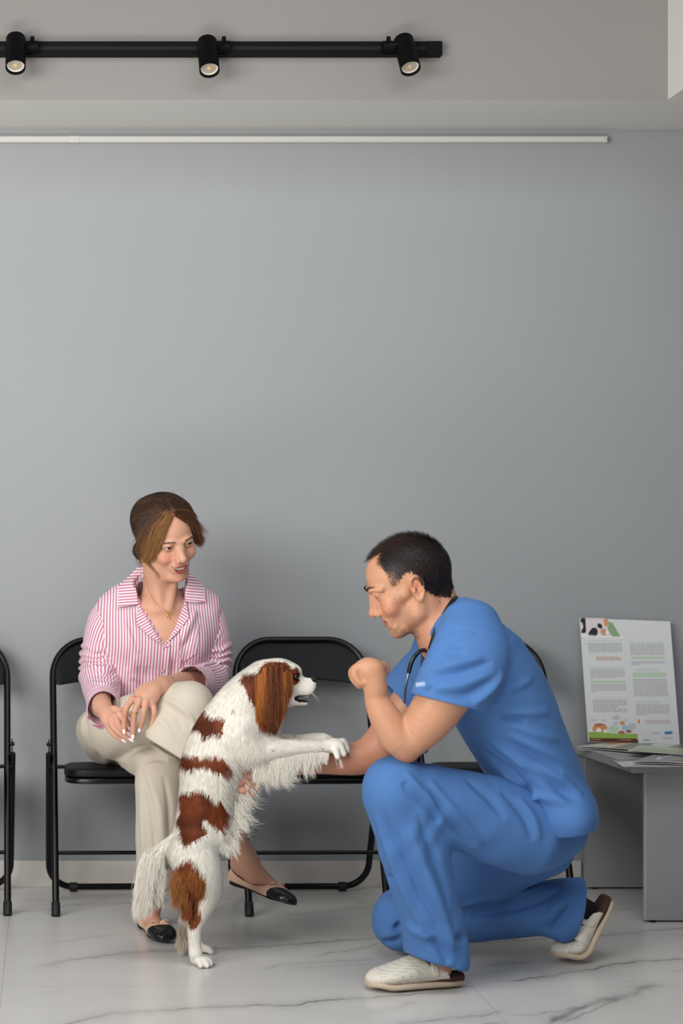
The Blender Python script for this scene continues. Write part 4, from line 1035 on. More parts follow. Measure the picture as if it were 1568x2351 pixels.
# ================================================================ people: shared sculpting
def head_ops(F, M, t, sc, male=False):
    def A(pr, k=.01): F.u(xf(pr, M, t, sc), k * sc)
    def S(pr, k=.004): F.sub(xf(pr, M, t, sc), k * sc)
    cw = .076 if male else .074
    A(Ell((0, -.018, .036), (cw, .091, .078 if male else .071)), .0)
    A(Ell((0, .022, .030), (.060, .062, .064)), .02)
    A(Ell((0, .028, -.030), (.055, .052, .062)), .02)
    jx, jr = (.053, .017) if male else (.048, .014)
    ch = .064 if male else .067
    for s in (-1, 1):
        A(Cap((s * jx, -.006, -.050), (s * (jx - .004), .004, -.068), jr, jr), .02)
        A(Cap((s * (jx - .004), .004, -.068), (s * .020, .054, -.096), jr, .014), .02)
        A(Cap((s * .058, .018, -.014), (s * .043, .054, -.020), .012, .013), .018)
        A(Ell((s * (.036 if not male else .037), .060, -.036), (.019, .017, .018)), .016)
    A(Ell((0, ch, -.098), (.021 if male else .016, .013, .014)), .018)
    A(Ell((0, .040, -.098), (.026, .03, .012)), .02)
    A(Ell((0, .068 if male else .073, -.062), (.028, .015, .025)), .015)
    for s in (-1, 1):
        S(Ell((s * .031, .099, -.001), (.019, .018, .0120)), .014)
        A(Chain([(s * .009, .084, .015), (s * .030, .085, .0205), (s * .050, .066, .015)], .0068), .012) if male else A(Chain([(s * .010, .0845, .013), (s * .028, .0835, .017), (s * .043, .070, .013)], .0042), .014)
        A(Cap((s * .007, .084, -.006), (s * .010, .088, -.032), .007, .0065), .01)
    if male:
        A(Cap((0, .083, .008), (0, .096, -.030), .0065, .0085), .010); A(Sph((0, .0995, -.0375), .0098), .007)
        for s in (-1, 1): A(Ell((s * .013, .089, -.041), (.0070, .010, .0075)), .005); S(Ell((s * .0065, .093, -.0485), (.0036, .0055, .0030)), .002)
    else:
        A(Cap((0, .083, .006), (0, .0985, -.026), .0065, .0085), .012); A(Ell((0, .1030, -.0325), (.0108, .0100, .0092)), .008)
        for s in (-1, 1): A(Ell((s * .0125, .093, -.0395), (.0068, .0088, .0068)), .005); S(Ell((s * .0062, .0985, -.0465), (.0032, .0045, .0026)), .002)
    # eyes: lids over the ball
    op = .0018 if male else .0036
    for s in (-1, 1):
        A(Sph((s * .0305, .0690, 0), .0141), .004)
        A(Chain([(s * .017, .079, .004), (s * .030, .0845, .0082), (s * .044, .075, .004)], .0030), .004)
        if male: S(Chain([(s * .020, .0815, -.0030), (s * .030, .0850, -.0026), (s * .0405, .0790, -.0030)], .0012), .001)
        else: S(Chain([(s * .0185, .0800, -.0010), (s * .0245, .0830, .0008), (s * .0300, .0840, .0012), (s * .0365, .0820, .0008), (s * .0420, .0770, .0002)], [.0010, .0036, .0044, .0036, .0012]), .0012)
    # mouth
    if male:
        up = [(-.026, .066, -.0605), (-.012, .079, -.0615), (0, .0825, -.0605), (.012, .079, -.0615), (.026, .066, -.0605)]
        lo = [(-.026, .066, -.0620), (-.013, .0765, -.0710), (0, .0795, -.0745), (.013, .0765, -.0710), (.026, .066, -.0620)]
        S(Chain([(-.025, .068, -.0610), (-.012, .080, -.0660), (0, .083, -.0680), (.012, .080, -.0660), (.025, .068, -.0610)], [.0012, .0032, .0040, .0032, .0012]), .002)
        A(Chain(up, [.0020, .0028, .0030, .0028, .0020]), .003); A(Chain(lo, [.0022, .0036, .0042, .0036, .0022]), .003)
    else:
        up = [(-.0252, .0795, -.0568), (-.0145, .0868, -.0605), (-.0045, .0888, -.0598), (0, .0884, -.0608), (.0045, .0888, -.0598), (.0145, .0868, -.0605), (.0252, .0795, -.0568)]
        lo = [(-.0250, .0793, -.0580), (-.0150, .0835, -.0725), (0, .0855, -.0782), (.0150, .0835, -.0725), (.0250, .0793, -.0580)]
        S(Group([Chain([(-.0238, .0810, -.0582), (-.013, .0855, -.0655), (0, .0865, -.0690), (.013, .0855, -.0655), (.0238, .0810, -.0582)], [.0012, .0056, .0076, .0056, .0012]), Chain([(-.017, .070, -.064), (0, .074, -.067), (.017, .070, -.064)], [.006, .0075, .006])]), .002)
        A(Chain(up, [.0012, .0024, .0028, .0024, .0028, .0024, .0012]), .0022); A(Chain(lo, [.0012, .0030, .0038, .0030, .0012]), .0028)
    for s in (-1, 1):
        S(Chain([(s * .019, .092, -.040), (s * .029, .082, -.049), (s * .0335, .074, -.060)], [.0016, .0022, .0014]), .010)
        R = fr((s * .25, 1, 0), (0, -.18, 1)); e = V(s * (cw - .0005), -.012, -.012)
        def ep(x, y, z): return tuple(e + R @ V(s * x, y, z))
        A(Ell(e, (.0055, .0155, .0260), R), .006)
        A(Chain([ep(.004, .012, .010), ep(.008, .010, .024), ep(.0095, -.002, .030), ep(.0105, -.014, .022), ep(.0095, -.0165, .004), ep(.006, -.010, -.014), ep(.004, .002, -.028), ep(.003, .009, -.024)], [.0026, .0030, .0033, .0034, .0032, .0034, .0052, .0040]), .0025)
        S(Ell(ep(.010, .0, -.002), (.0065, .0078, .0110), R), .004); S(Ell(ep(.010, -.006, .015), (.004, .0055, .0080), R), .003)
        A(Sph(ep(.004, .010, -.004), .0042), .003); A(Chain([ep(.006, -.003, .018), ep(.007, -.009, .006), ep(.006, -.006, -.008)], .0022), .003)
    return up, lo
def loc_(Vw, M, t, sc): return ((Vw - t) @ M) / sc
def eyeballs(M, t, sc, look, parent, iris=(60, 44, 30)):
    ms = [simple('eye_white', (196, 186, 180), .12), simple('iris_brown', iris, .1), simple('pupil', (5, 4, 4), .12, Specular_IOR_Level=.3)]
    for s in (-1, 1):
        m = MB(); c = V(s * .0305, .0690, 0); d = nrm(V(*look)); a = nrm(np.cross(d, (0, 0, 1))); R = np.stack([a, np.cross(d, a), d], 1)
        r = .01285
        th = [0, .12, .24, .2401, .40, .54, .5401, .7, 1.0, 1.4, 1.9, 2.5, pi]; mi = [2, 2, 1, 1, 1, 0, 0, 0, 0, 0, 0, 0]
        for i in range(len(th) - 1):
            m.mi = mi[i]; m.lathe([(r * sin(th[i]) + 1e-6, r * cos(th[i])), (r * sin(th[i + 1]) + 1e-6, r * cos(th[i + 1]))], 32, R, c)
        m.v = [tuple(M @ V(*v) * sc + t) for v in m.v]
        m.f = [f for f in m.f]
        keep = [i for i, f in enumerate(m.f) if len(f) == 4]; m.f = [m.f[i] for i in keep]; m.m = [m.m[i] for i in keep]
        m.build('eyeball', ms, parent)
def finger(F, pts, r0, r1, k=.004, nail=None):
    F.u(Chain(pts, np.linspace(r0, r1, len(pts)), 5), k)
M_skin = NT('skin'); _a = M_skin.attr('tint'); _tc = M_skin.node('ShaderNodeTexCoord'); _n = M_skin.node('ShaderNodeTexNoise', i_Scale=420.0, i_Detail=3.0); M_skin.l(_tc.outputs['Object'], _n.inputs['Vector'])
M_skin.set(color=_a.outputs['Color'], rough=.46); M_skin.bump(_n.outputs[0], .18, .0006)
M_skin.b.inputs['Subsurface Weight'].default_value = .12; M_skin.b.inputs['Subsurface Radius'].default_value = (1, .35, .2); M_skin.b.inputs['Subsurface Scale'].default_value = .006
M_skin.b.inputs['Specular IOR Level'].default_value = .35; M_skin = M_skin.m
def mixc(c, m, rgb, amt=1.0):
    m = (np.clip(m, 0, 1) * amt)[:, None]; return c * (1 - m) + np.array(lin(rgb)) * m
def skin_base(Vv, rgb, var=.05):
    c = np.tile(np.array(lin(rgb)), (len(Vv), 1)); n = wob(Vv, 28)[:, None]; n2 = wob(Vv + 4, 90)[:, None]
    return c * (1 + var * .6 * n + var * .3 * n2) * (1 + np.array([0, -.02, -.03]) * n)
def paint_face(c, Vv, M, t, sc, up, lo, lip, male, brow, blush=(206, 120, 104)):
    L = loc_(Vv, M, t, sc); near = np.nonzero((np.abs(L[:, 0]) < .09) & (L[:, 1] > -.04) & (np.abs(L[:, 2]) < .12))[0]; q = L[near]; cc = c[near]
    for s in (-1, 1):
        cc = mixc(cc, 1 - sstep(.008, .034, np.linalg.norm((q - V(s * .038, .064, -.034)) * (1, .6, 1.1), axis=1)), blush, .34)
        cc = mixc(cc, 1 - sstep(.004, .030, np.linalg.norm(q - V(s * .074, -.012, -.005), axis=1)), (206, 110, 92), .40)
        bp = [(s * .013, .093, .0190), (s * .026, .092, .0245), (s * .040, .080, .0235), (s * .050, .066, .0165)] if male else [(s * .014, .0915, .0175), (s * .026, .0915, .0200), (s * .040, .0810, .0180), (s * .051, .067, .0110)]
        cc = mixc(cc, 1 - sstep(.0012,   .0050 if male else .0027, dist_poly(q, bp)), brow, .72)
        cc = mixc(cc, 1 - sstep(.006, .016, np.linalg.norm((q - V(s * .031, .083, -.004)) * (.8, 1, 1.3), axis=1)), (150, 96, 84), .30)
        lash = dist_poly(q, [(s * .0190, .081, .0022), (s * .0245, .0845, .0052), (s * .0310, .086, .0060), (s * .038, .083, .0050), (s * .0430, .077, .0020)])
        if not male: cc = mixc(cc, 1 - sstep(.0005, .0017, lash), (40, 24, 20), .85)
        ey = 1 + 0 * q[:, 0] if not male else dist_poly(q, [(s * .0190, .080, -.0028), (s * .0300, .086, -.0022), (s * .0425, .077, -.0026)])
        cc = mixc(cc, 1 - sstep(.0004, .0016, ey), (40, 24, 20), .9)
    cc = mixc(cc, 1 - sstep(.006, .018, np.linalg.norm(q - V(0, .100, -.038), axis=1)), (208, 116, 100), .28)
    lu, ll = dist_poly(q, spline(up, 4)), dist_poly(q, spline(lo, 4))
    if not male: tp_ = 1 + 1.3 * sstep(.012, .027, np.abs(q[:, 0])); lu = lu * tp_; ll = ll * tp_
    cc = mixc(cc, 1 - sstep(.0030 if male else .0026, .0052 if male else .0040, lu), lip, .9 if not male else .7)
    cc = mixc(cc, 1 - sstep(.0046 if male else .0036, .0066 if male else .0052, ll), lip, .9 if not male else .7)
    ins = (1 - sstep(.004, .010, np.linalg.norm((q - V(0, .074, -.066)) * (.35, 1, .9), axis=1))) * (lu > .0030) * (ll > .0046)
    cc = mixc(cc, ins, (60, 18, 22), .95)
    for s in (-1, 1): cc = mixc(cc, 1 - sstep(.0022, .0045, np.linalg.norm(q - V(s * .0062, .096 if not male else .091, -.0455), axis=1)), (70, 26, 22), .8)
    c[near] = cc; return c
def teeth(M, t, sc, parent, z=-.0640, y0=.0815, wide=.019, drop=.0075):
    m = MB(); xs = [-.0185, -.0140, -.0092, -.0040, .0040, .0092, .0140, .0185]; xs = [-.0196, -.0150, -.0100, -.0040, .0040, .0100, .0150, .0196]
    for k, x in enumerate(xs):
        w = .0050 if k in (3, 4) else .0042; hh = drop * (1 - .30 * abs(x) / .0196); y = y0 - 18 * x * x
        zz = z + 8 * x * x
        vs = []
        for i, (sx, sz, o) in enumerate([(a, b, c_) for c_ in (0, 1) for b in (0, 1) for a in (-1, 1)]): pass
        m.lathe([(w * .3, -hh), (w * .85, -hh * .93), (w * 1.02, -hh * .5), (w * .9, 0), (w * .6, .003)], 10, np.diag([1, .62, 1]), (x, y, zz))
    m.v = [tuple(M @ V(*v) * sc + t) for v in m.v]
    return m.build('teeth', simple('tooth_enamel', (232, 222, 206), .2), parent)
def cloth_mat(name, rgb, rough=.8, weave=900, bump=.25, var=.04, sheen=.15):
    n = NT(name); tc = n.node('ShaderNodeTexCoord'); t = n.node('ShaderNodeTexNoise', i_Scale=float(weave), i_Detail=3.0); n.l(tc.outputs['Object'], t.inputs['Vector'])
    t2 = n.node('ShaderNodeTexNoise', i_Scale=9.0, i_Detail=4.0); n.l(tc.outputs['Object'], t2.inputs['Vector'])
    c = np.array(lin(rgb)); n.set(color=n.mix(t2.outputs[0], tuple(c * (1 - var)), tuple(np.minimum(1, c * (1 + var)))), rough=rough); n.bump(t.outputs[0], bump, .0006)
    n.b.inputs['Specular IOR Level'].default_value = .2; n.b.inputs['Sheen Weight'].default_value = sheen; n.b.inputs['Sheen Roughness'].default_value = .4
    return n
def wrinkle(amp, axis, freq, lo, hi, env=None, stretch=.25, seed=0):
    "cloth folds running across an axis, broken up by noise"
    ax = nrm(axis)
    def g(p):
        s = p @ ax; q = p - s[..., None] * ax * (1 - 1); ph = wob(p * 1.0 + seed, 9.0)
        w = np.sin(s * freq * 6.28 + ph * 2.2) * (.6 + .4 * wob(p + seed + 2, 14.0))
        e = 1 if env is None else env(p)
        return -amp * w * e
    return g, lo, hi
def press(Vv, Q, folds, sc=1.0):
    "folds of cloth: ridges (+) and creases (-) laid along lines found on the surface; (pixel line, height m, width m)"
    from mathutils.bvhtree import BVHTree
    from mathutils import Vector
    bvh = BVHTree.FromPolygons(Vv.tolist(), Q.tolist()); N = vertex_normals(Vv, Q); out = Vv.copy(); o = Vector((0, CAMY, EYE))
    for (pts, amp, w) in folds:
        q = spline(np.array(pts, float), 6); hit = []
        for (x, y) in q:
            r = bvh.ray_cast(o, (Vector(P(x, y, 0)) - o).normalized())
            if r[0] is not None: hit.append(np.array(r[0]))
        if len(hit) < 3: continue
        h = np.array(hit); seg = np.linalg.norm(np.diff(h, axis=0), axis=1)
        ok = [0]
        for i in range(1, len(h)):
            if np.linalg.norm(h[i] - h[ok[-1]]) < .06: ok.append(i)
        h = h[ok]
        if len(h) < 3: continue
        lo, hi = h.min(0) - 3 * w, h.max(0) + 3 * w
        s = np.nonzero(((Vv > lo) & (Vv < hi)).all(1))[0]
        if len(s) == 0: continue
        p = Vv[s]; best = np.full(len(s), 9.0); bt = np.zeros(len(s)); cum = np.concatenate([[0], np.cumsum(np.linalg.norm(np.diff(h, axis=0), axis=1))])
        for i in range(len(h) - 1):
            a, ab = h[i], h[i + 1] - h[i]; L2 = max(ab @ ab, 1e-12); t = np.clip((p - a) @ ab / L2, 0, 1)
            d = np.linalg.norm(p - a - t[:, None] * ab, axis=1); m = d < best; best[m] = d[m]; bt[m] = (cum[i] + t * sqrt(L2))[m]
        u = bt / cum[-1]; tap = np.clip(np.sin(np.pi * np.clip(u, .0, 1)), 0, 1) ** .6
        ww = w * (.55 + .45 * tap)
        out[s] += N[s] * (sc * amp * tap * np.exp(-(best / ww) ** 2))[:, None]
    return relax(out, Q, 1, .4)
# ================================================================ the kneeling man in blue scrubs
MY = -1.28
def mp(px, py, y): return P(px, py, y)
MS = 4.72 / FOC
HM = fr((-.925, .05, -.375), (-.375, 0, .927)); Ht = mp(931, 1341, -1.27); Hs = 1.07
F = Field()
up_m, lo_m = head_ops(F, HM, Ht, Hs, True)
# neck, torso (mostly under the scrubs)
F.u(Loft([list(mp(972, 1392, -1.27)) + [.058, .056], list(mp(998, 1420, -1.27)) + [.060, .060], list(mp(1030, 1455, -1.27)) + [.072, .075]], (.8, 0, .6)), .03)
F.u(Cap(mp(1000, 1325, -1.27), mp(1012, 1385, -1.27), .036, .044), .02)
F.u(xf(Ell((0, -.030, .022), (.070, .090, .070)), HM, Ht, Hs), .02)
F.u(Cap(mp(985, 1365, -1.315), mp(1000, 1480, -1.300), .016, .020), .02)
F.u(Loft([list(mp(1040, 1470, -1.27)) + [.08, .13], list(mp(1110, 1560, -1.25)) + [.085, .14], list(mp(1195, 1700, -1.22)) + [.08, .13], list(mp(1245, 1850, -1.20)) + [.07, .13]], (.8, 0, .5)), .04)
# near arm resting its elbow on the knee
A_sh, A_el, A_wr = mp(1085, 1490, -1.455), mp(932, 1716, -1.44), mp(860, 1578, -1.45)
F.u(Chain([A_sh, mp(1030, 1585, -1.460), mp(985, 1650, -1.455), A_el], [.066, .064, .058, .037], 6), .02)
F.u(Chain([mp(950, 1700, -1.452), mp(915, 1695, -1.445), mp(886, 1650, -1.445), mp(866, 1610, -1.445), A_wr], [.030, .043, .039, .0305, .0255], 6), .012)
F.u(Sph(mp(936, 1726, -1.438), .024), .012)
F.groove([mp(925, 1655, -1.50), mp(913, 1668, -1.505), mp(912, 1690, -1.50)], .0075, .010)
# near fist: hand dropped forward at the wrist, fingers curled under
F.u(Chain([A_wr, mp(856, 1556, -1.45), mp(846, 1538, -1.45)], [.0245, .0275, .0280], 5, (V(0, 1, 0), .85)), .010)
F.u(Ell(mp(846, 1537, -1.450), (.036, .034, .022), fr((-1, 0, .22), (.2, 0, 1))), .010)
F.u(Ell(mp(832, 1544, -1.440), (.020, .030, .020)), .012)
for (yy, dx, dy, w_) in ((-1.466, 3, -1, .96), (-1.447, 0, 1, 1.0), (-1.428, -2, 3, 1.0), (-1.410, 0, 6, .96)):
    q_ = [(848, 1532), (829, 1530), (813, 1538), (814, 1553), (825, 1567), (837, 1567)]
    F.u(Chain([mp(x_ + dx, y_ + dy, yy) for x_, y_ in q_], np.array([.0135, .0125, .0118, .0108, .0098, .0084]) * w_, 5), .004)
F.u(Loft([list(mp(864, 1580, -1.452)) + [.0265, .0245], list(mp(859, 1556, -1.460)) + [.0285, .025], list(mp(853, 1538, -1.464)) + [.0280, .0235]], (1, 0, .3)), .010)
F.u(Ell(mp(850, 1533, -1.462), (.031, .022, .0225), fr((0, -1, .1), (.25, 0, 1))), .012)
F.u(Chain([mp(862, 1540, -1.418), mp(880, 1528, -1.412), mp(885, 1541, -1.415), mp(876, 1553, -1.425)], [.013, .0115, .0105, .0088], 5), .006)
F.u(Ell(mp(868, 1532, -1.428), (.020, .016, .015)), .012)
# far arm reaching under the spaniel
F.u(Chain([mp(990, 1520, -1.05), mp(952, 1590, -1.02), mp(912, 1650, -1.01), mp(874, 1705, -1.01)], [.052, .049, .049, .048], 6), .02)
F.u(Chain([mp(862, 1728, -1.010), mp(825, 1740, -1.015), mp(790, 1745, -1.02), mp(745, 1747, -1.025), mp(690, 1752, -1.03), mp(615, 1766, -1.03)], [.0480, .0460, .0410, .0360, .0310, .0275], 6), .02)
F.u(Chain([mp(612, 1767, -1.03), mp(592, 1776, -1.045)], [.027, .031], 5, (V(0, 0, 1), 1.0)), .012)
F.u(Ell(mp(578, 1786, -1.055), (.036, .020, .036), fr((-1, .2, -.7), (0, 1, 0))), .012)
for (a, b, c, d_) in (((590, 1806, -1.075), (577, 1822, -1.085), (563, 1824, -1.085), (552, 1818, -1.075)), ((576, 1800, -1.085), (562, 1813, -1.098), (549, 1812, -1.098), (540, 1803, -1.085)), ((568, 1786, -1.090), (553, 1796, -1.102), (541, 1793, -1.100), (534, 1784, -1.088)), ((572, 1770, -1.088), (556, 1776, -1.100), (545, 1772, -1.098), (538, 1766, -1.088))):
    finger(F, [mp(*a), mp(*b), mp(*c), mp(*d_)], .0105, .0082, .004)
F.u(Chain([mp(592, 1764, -1.045), mp(575, 1752, -1.05), mp(558, 1748, -1.06)], [.014, .012, .0095], 5), .006)
# legs and feet (mostly under the trousers)
F.u(Chain([mp(1230, 1895, -1.30), mp(1080, 1868, -1.36), mp(915, 1815, -1.41)], [.075, .065, .050], 5), .03)
F.u(Chain([mp(915, 1815, -1.41), mp(950, 1960, -1.40), mp(995, 2140, -1.36), mp(1000, 2200, -1.345)], [.055, .050, .036, .032], 5), .02)
F.u(Chain([mp(1010, 2222, -1.345), mp(950, 2240, -1.35), mp(880, 2246, -1.36)], [.030, .028, .022], 5), .02)
F.u(Chain([mp(1240, 1900, -1.10), mp(1070, 2000, -1.03), mp(925, 2095, -1.00)], [.07, .06, .05], 5), .03)
F.u(Chain([mp(925, 2110, -1.00), mp(1100, 2120, -1.02), mp(1285, 2090, -1.045)], [.046, .042, .034], 5), .02)
F.u(Chain([mp(1290, 2095, -1.045), mp(1322, 2098, -1.05), mp(1330, 2130, -1.05), mp(1300, 2180, -1.05)], [.032, .030, .028, .020], 5), .02)
mV, mQ = surface(F, .0021, 2)
print('man body', len(mV), round(time.time() - T00, 1))
SKM = (196, 144, 114)
c = skin_base(mV, SKM)
c = paint_face(c, mV, HM, Ht, Hs, up_m, lo_m, (168, 84, 76), True, (46, 32, 28), (208, 118, 98))
qx, qy = to_px(mV)
L = loc_(mV, HM, Ht, Hs); hd = np.linalg.norm(L - V(0, 0, 0), axis=1) < .16
xs, ys = qx + 2.5 * wob(mV, 120), qy + 2.5 * wob(mV + 2, 120)
def hpoly(pts): return in_poly(xs, ys, pts) & hd
HAIRM = [(832, 1296), (846, 1284), (862, 1274), (878, 1266), (876, 1284), (878, 1300), (886, 1318), (893, 1334), (899, 1346), (906, 1346), (914, 1338), (922, 1322), (930, 1314), (946, 1312), (958, 1322), (966, 1336), (972, 1350), (985, 1360), (1000, 1366), (1018, 1370), (1034, 1372), (1039, 1350), (1060, 1330), (1060, 1180), (830, 1180)]
sid = np.abs(L[:, 0]) > .0
hairmask = hpoly(HAIRM) & (L[:, 2] > -.08)
fade_ = np.clip(sstep(892, 930, xs) + sstep(1330, 1300, ys), 0, 1); c = mixc(c, hairmask * (.45 + .55 * fade_), (34, 27, 28), .95)
def soft(pts, rad, val, tint=(70, 52, 48)):
    global c
    d = np.where(in_poly(qx, qy, pts), 0, np.min([np.hypot(qx - p[0], qy - p[1]) for p in pts], 0)); m = (1 - sstep(0, rad, d)) * hd
    c = mixc(c, m, tint, val)
soft([(915, 1352), (928, 1376), (938, 1400), (944, 1420), (936, 1432), (926, 1424), (914, 1404), (905, 1385), (898, 1366)], 14, .15)
soft([(896, 1444), (905, 1452), (915, 1458), (930, 1466), (950, 1468), (958, 1464), (944, 1456), (925, 1448), (915, 1440)], 9, .34)
soft([(893, 1398), (900, 1408), (902, 1420)], 3, .35, (150, 84, 70))
soft([(880, 1412), (890, 1416), (893, 1420), (884, 1418)], 4, .35)
c = mixc(c, (1 - sstep(.002, .006, np.linalg.norm(mV - HM @ V(-.083, -.010, -.014) * Hs - Ht, axis=1))), (70, 26, 20), .8)
# knuckles, elbow, forearm veins: a little redder
for (x, y, yy, r) in ((812, 1535, -1.46, .02), (935, 1735, -1.45, .035), (560, 1812, -1.09, .03), (577, 1790, -1.08, .03)):
    c = mixc(c, 1 - sstep(r * .3, r, np.linalg.norm(mV - mp(x, y, yy), axis=1)), (204, 110, 92), .35)
far = (qx < 905) & (qy > 1600) & (mV[:, 1] > -1.2); c = mixc(c, far * 1.0, (190, 112, 96), .30)
for _ in range(60):
    k = RNG.integers(len(mV)); c = mixc(c, 1 - sstep(.0006, .0018, np.linalg.norm(mV - mV[k], axis=1)), (120, 66, 52), .5)
man = mesh_obj('person', mV, mQ, M_skin, None, True, {'tint': c})
tag(man, 'man in blue scrubs kneeling on one knee, looking down at the spaniel', 'person')
eyeballs(HM, Ht, Hs, (0, .8, -.6), man); teeth(HM, Ht, Hs, man, -.0640, .0745, drop=.0050)
# short dark hair
root, nor = scatter(mV, mQ, 1500000 // 4, lambda cc: (np.linalg.norm(loc_(cc, HM, Ht, Hs), axis=1) < .15) * 1.0)
rx, ry = to_px(root); rl = loc_(root, HM, Ht, Hs)
jx_, jy_ = rx + RNG.normal(0, 2.2, len(rx)), ry + RNG.normal(0, 2.2, len(rx))
k = in_poly(jx_, jy_, HAIRM) & (rl[:, 2] > -.08) & ~((np.abs(rl[:, 0]) > .074) & (rl[:, 2] < .018) & (rl[:, 1] > -.033))
k &= RNG.uniform(0, 1, len(rx)) < np.clip(sstep(885, 935, rx) + sstep(1335, 1290, ry) + .12, 0, 1)
root, nor, rl, rx, ry = root[k][:30000], nor[k][:30000], rl[k][:30000], rx[k][:30000], ry[k][:30000]
up_z = HM[:, 2]; fw = HM[:, 1]
top = sstep(.045, .085, rl[:, 2])[:, None]
d = top * (fw * .9 - up_z * .1) + (1 - top) * (-up_z * 1.0 - fw * .25) + RNG.normal(0, .25, (len(root), 3))
ln = .006 + .014 * top[:, 0]; ln = np.where((rx < 915) & (rl[:, 2] < .05), .0045, ln)
p = comb(root, nor, d, ln * RNG.uniform(.7, 1.2, len(root)), S=4, lift=.35 + .25 * top[:, 0], g=0, clump=8, cl=.5, rnd=.12)
col = np.array(lin((33, 27, 29))) * RNG.uniform(.5, 1.3, (len(root), 1)); br_ = (sstep(.07, .11, rl[:, 2]) * RNG.uniform(0, 1, len(root)))[:, None]; col = col * (1 - br_) + np.array(lin((72, 48, 38))) * br_
M_hairm = hair_mat('short_dark_hair', .45, .35)
strands('hair', p, nor, np.full(len(p), .00055), col, M_hairm, man)
bp = []; bn = []
for s in (-1, 1):
    q = spline([(s * .012, .0935, .0180), (s * .026, .0935, .0245), (s * .040, .0815, .0240), (s * .051, .067, .0165)], 8)
    n_ = 190; i = RNG.integers(0, len(q) - 1, n_); r = q[i] + RNG.normal(0, .0013, (n_, 3)) * (1, .4, 1.2)
    dd = (q[i + 1] - q[i]); dd /= np.linalg.norm(dd, axis=1)[:, None]; dd = dd + RNG.normal(0, .2, (n_, 3)) + V(0, -.35, .1)
    s4 = np.linspace(0, .0085, 4)[None, :, None]; bp.append(r[:, None] + dd[:, None] * s4); bn.append(np.tile(V(s * .4, 1, .2), (n_, 1)))
for b_, n_ in zip(bp, bn): strands('eyebrow', b_ @ HM.T * Hs + Ht, n_ @ HM.T, np.full(len(b_), .00055), np.tile(np.array(lin((44, 30, 26))), (len(b_), 1)), M_hairm, man)
# beard stubble
root, nor = scatter(mV, mQ, 200000, lambda cc: (np.linalg.norm(loc_(cc, HM, Ht, Hs), axis=1) < .15) * 1.0); rx, ry = to_px(root)
BE = [(912, 1350), (930, 1380), (945, 1405), (962, 1440), (965, 1462), (940, 1472), (915, 1470), (898, 1448), (896, 1440), (910, 1438), (912, 1425), (905, 1405), (900, 1375)]
k = in_poly(rx + RNG.normal(0, 2, len(rx)), ry + RNG.normal(0, 2, len(rx)), BE); root, nor, ry = root[k], nor[k], ry[k]; k = RNG.uniform(0, 1, len(root)) < .25 + .75 * sstep(1400, 1450, ry); root, nor = root[k][:3000], nor[k][:3000]
p = comb(root, nor, np.tile(-up_z * 1.0, (len(root), 1)), RNG.uniform(.0015, .0030, len(root)), S=3, lift=.5, rnd=.3)
strands('stubble', p, nor, np.full(len(p), .00025), np.tile(np.array(lin((84, 62, 54))), (len(p), 1)), M_hairm, man)

# ---- scrubs
FOLD_TR = [([(862, 1870), (895, 1960), (935, 2060), (975, 2140)], 0.0052, 0.0132),
    ([(880, 1860), (920, 1950), (960, 2040), (1010, 2130)], -0.0050, 0.0120),
    ([(940, 1900), (975, 1990), (1010, 2080), (1045, 2180)], 0.0060, 0.0138),
    ([(960, 1870), (1000, 1980), (1030, 2080)], -0.0050, 0.0120),
    ([(925, 1795), (955, 1830), (985, 1860), (1010, 1890)], -0.0070, 0.0132),
    ([(930, 1770), (965, 1815), (1000, 1850), (1050, 1900)], 0.0045, 0.0126),
    ([(935, 1800), (960, 1840), (1000, 1880)], 0.0045, 0.0126),
    ([(985, 1815), (1030, 1880), (1090, 1945)], -0.0050, 0.0120),
    ([(985, 1790), (1040, 1860), (1110, 1940)], 0.0037, 0.0120),
    ([(1070, 1790), (1120, 1830), (1160, 1880)], -0.0040, 0.0114),
    ([(1150, 1815), (1200, 1870), (1225, 1930)], -0.0040, 0.0114),
    ([(1190, 1830), (1225, 1880), (1240, 1930)], 0.0030, 0.0114),
    ([(905, 2120), (935, 2150), (965, 2155)], -0.0080, 0.0138),
    ([(930, 2120), (960, 2140), (1000, 2160)], 0.0052, 0.0132),
    ([(985, 2150), (1020, 2190), (1030, 2215)], -0.0070, 0.0132),
    ([(868, 2060), (885, 2030), (905, 2010)], -0.0050, 0.0120),
    ([(880, 2075), (905, 2045), (925, 2015)], 0.0037, 0.0120),
    ([(900, 2085), (925, 2065)], -0.0060, 0.0126),
    ([(875, 2150), (910, 2140), (945, 2120)], 0.0037, 0.0120),
    ([(880, 2165), (920, 2155), (950, 2135)], -0.0040, 0.0114),
    ([(1060, 2080), (1130, 2060), (1200, 2050), (1270, 2025)], 0.0045, 0.0126),
    ([(1080, 2100), (1150, 2090), (1230, 2070), (1290, 2040)], -0.0060, 0.0126),
    ([(1240, 2120), (1270, 2090), (1300, 2060)], 0.0060, 0.0138),
    ([(1265, 2140), (1290, 2110), (1320, 2070)], -0.0070, 0.0132),
    ([(1040, 2155), (1120, 2148), (1200, 2140)], -0.0050, 0.0120)]
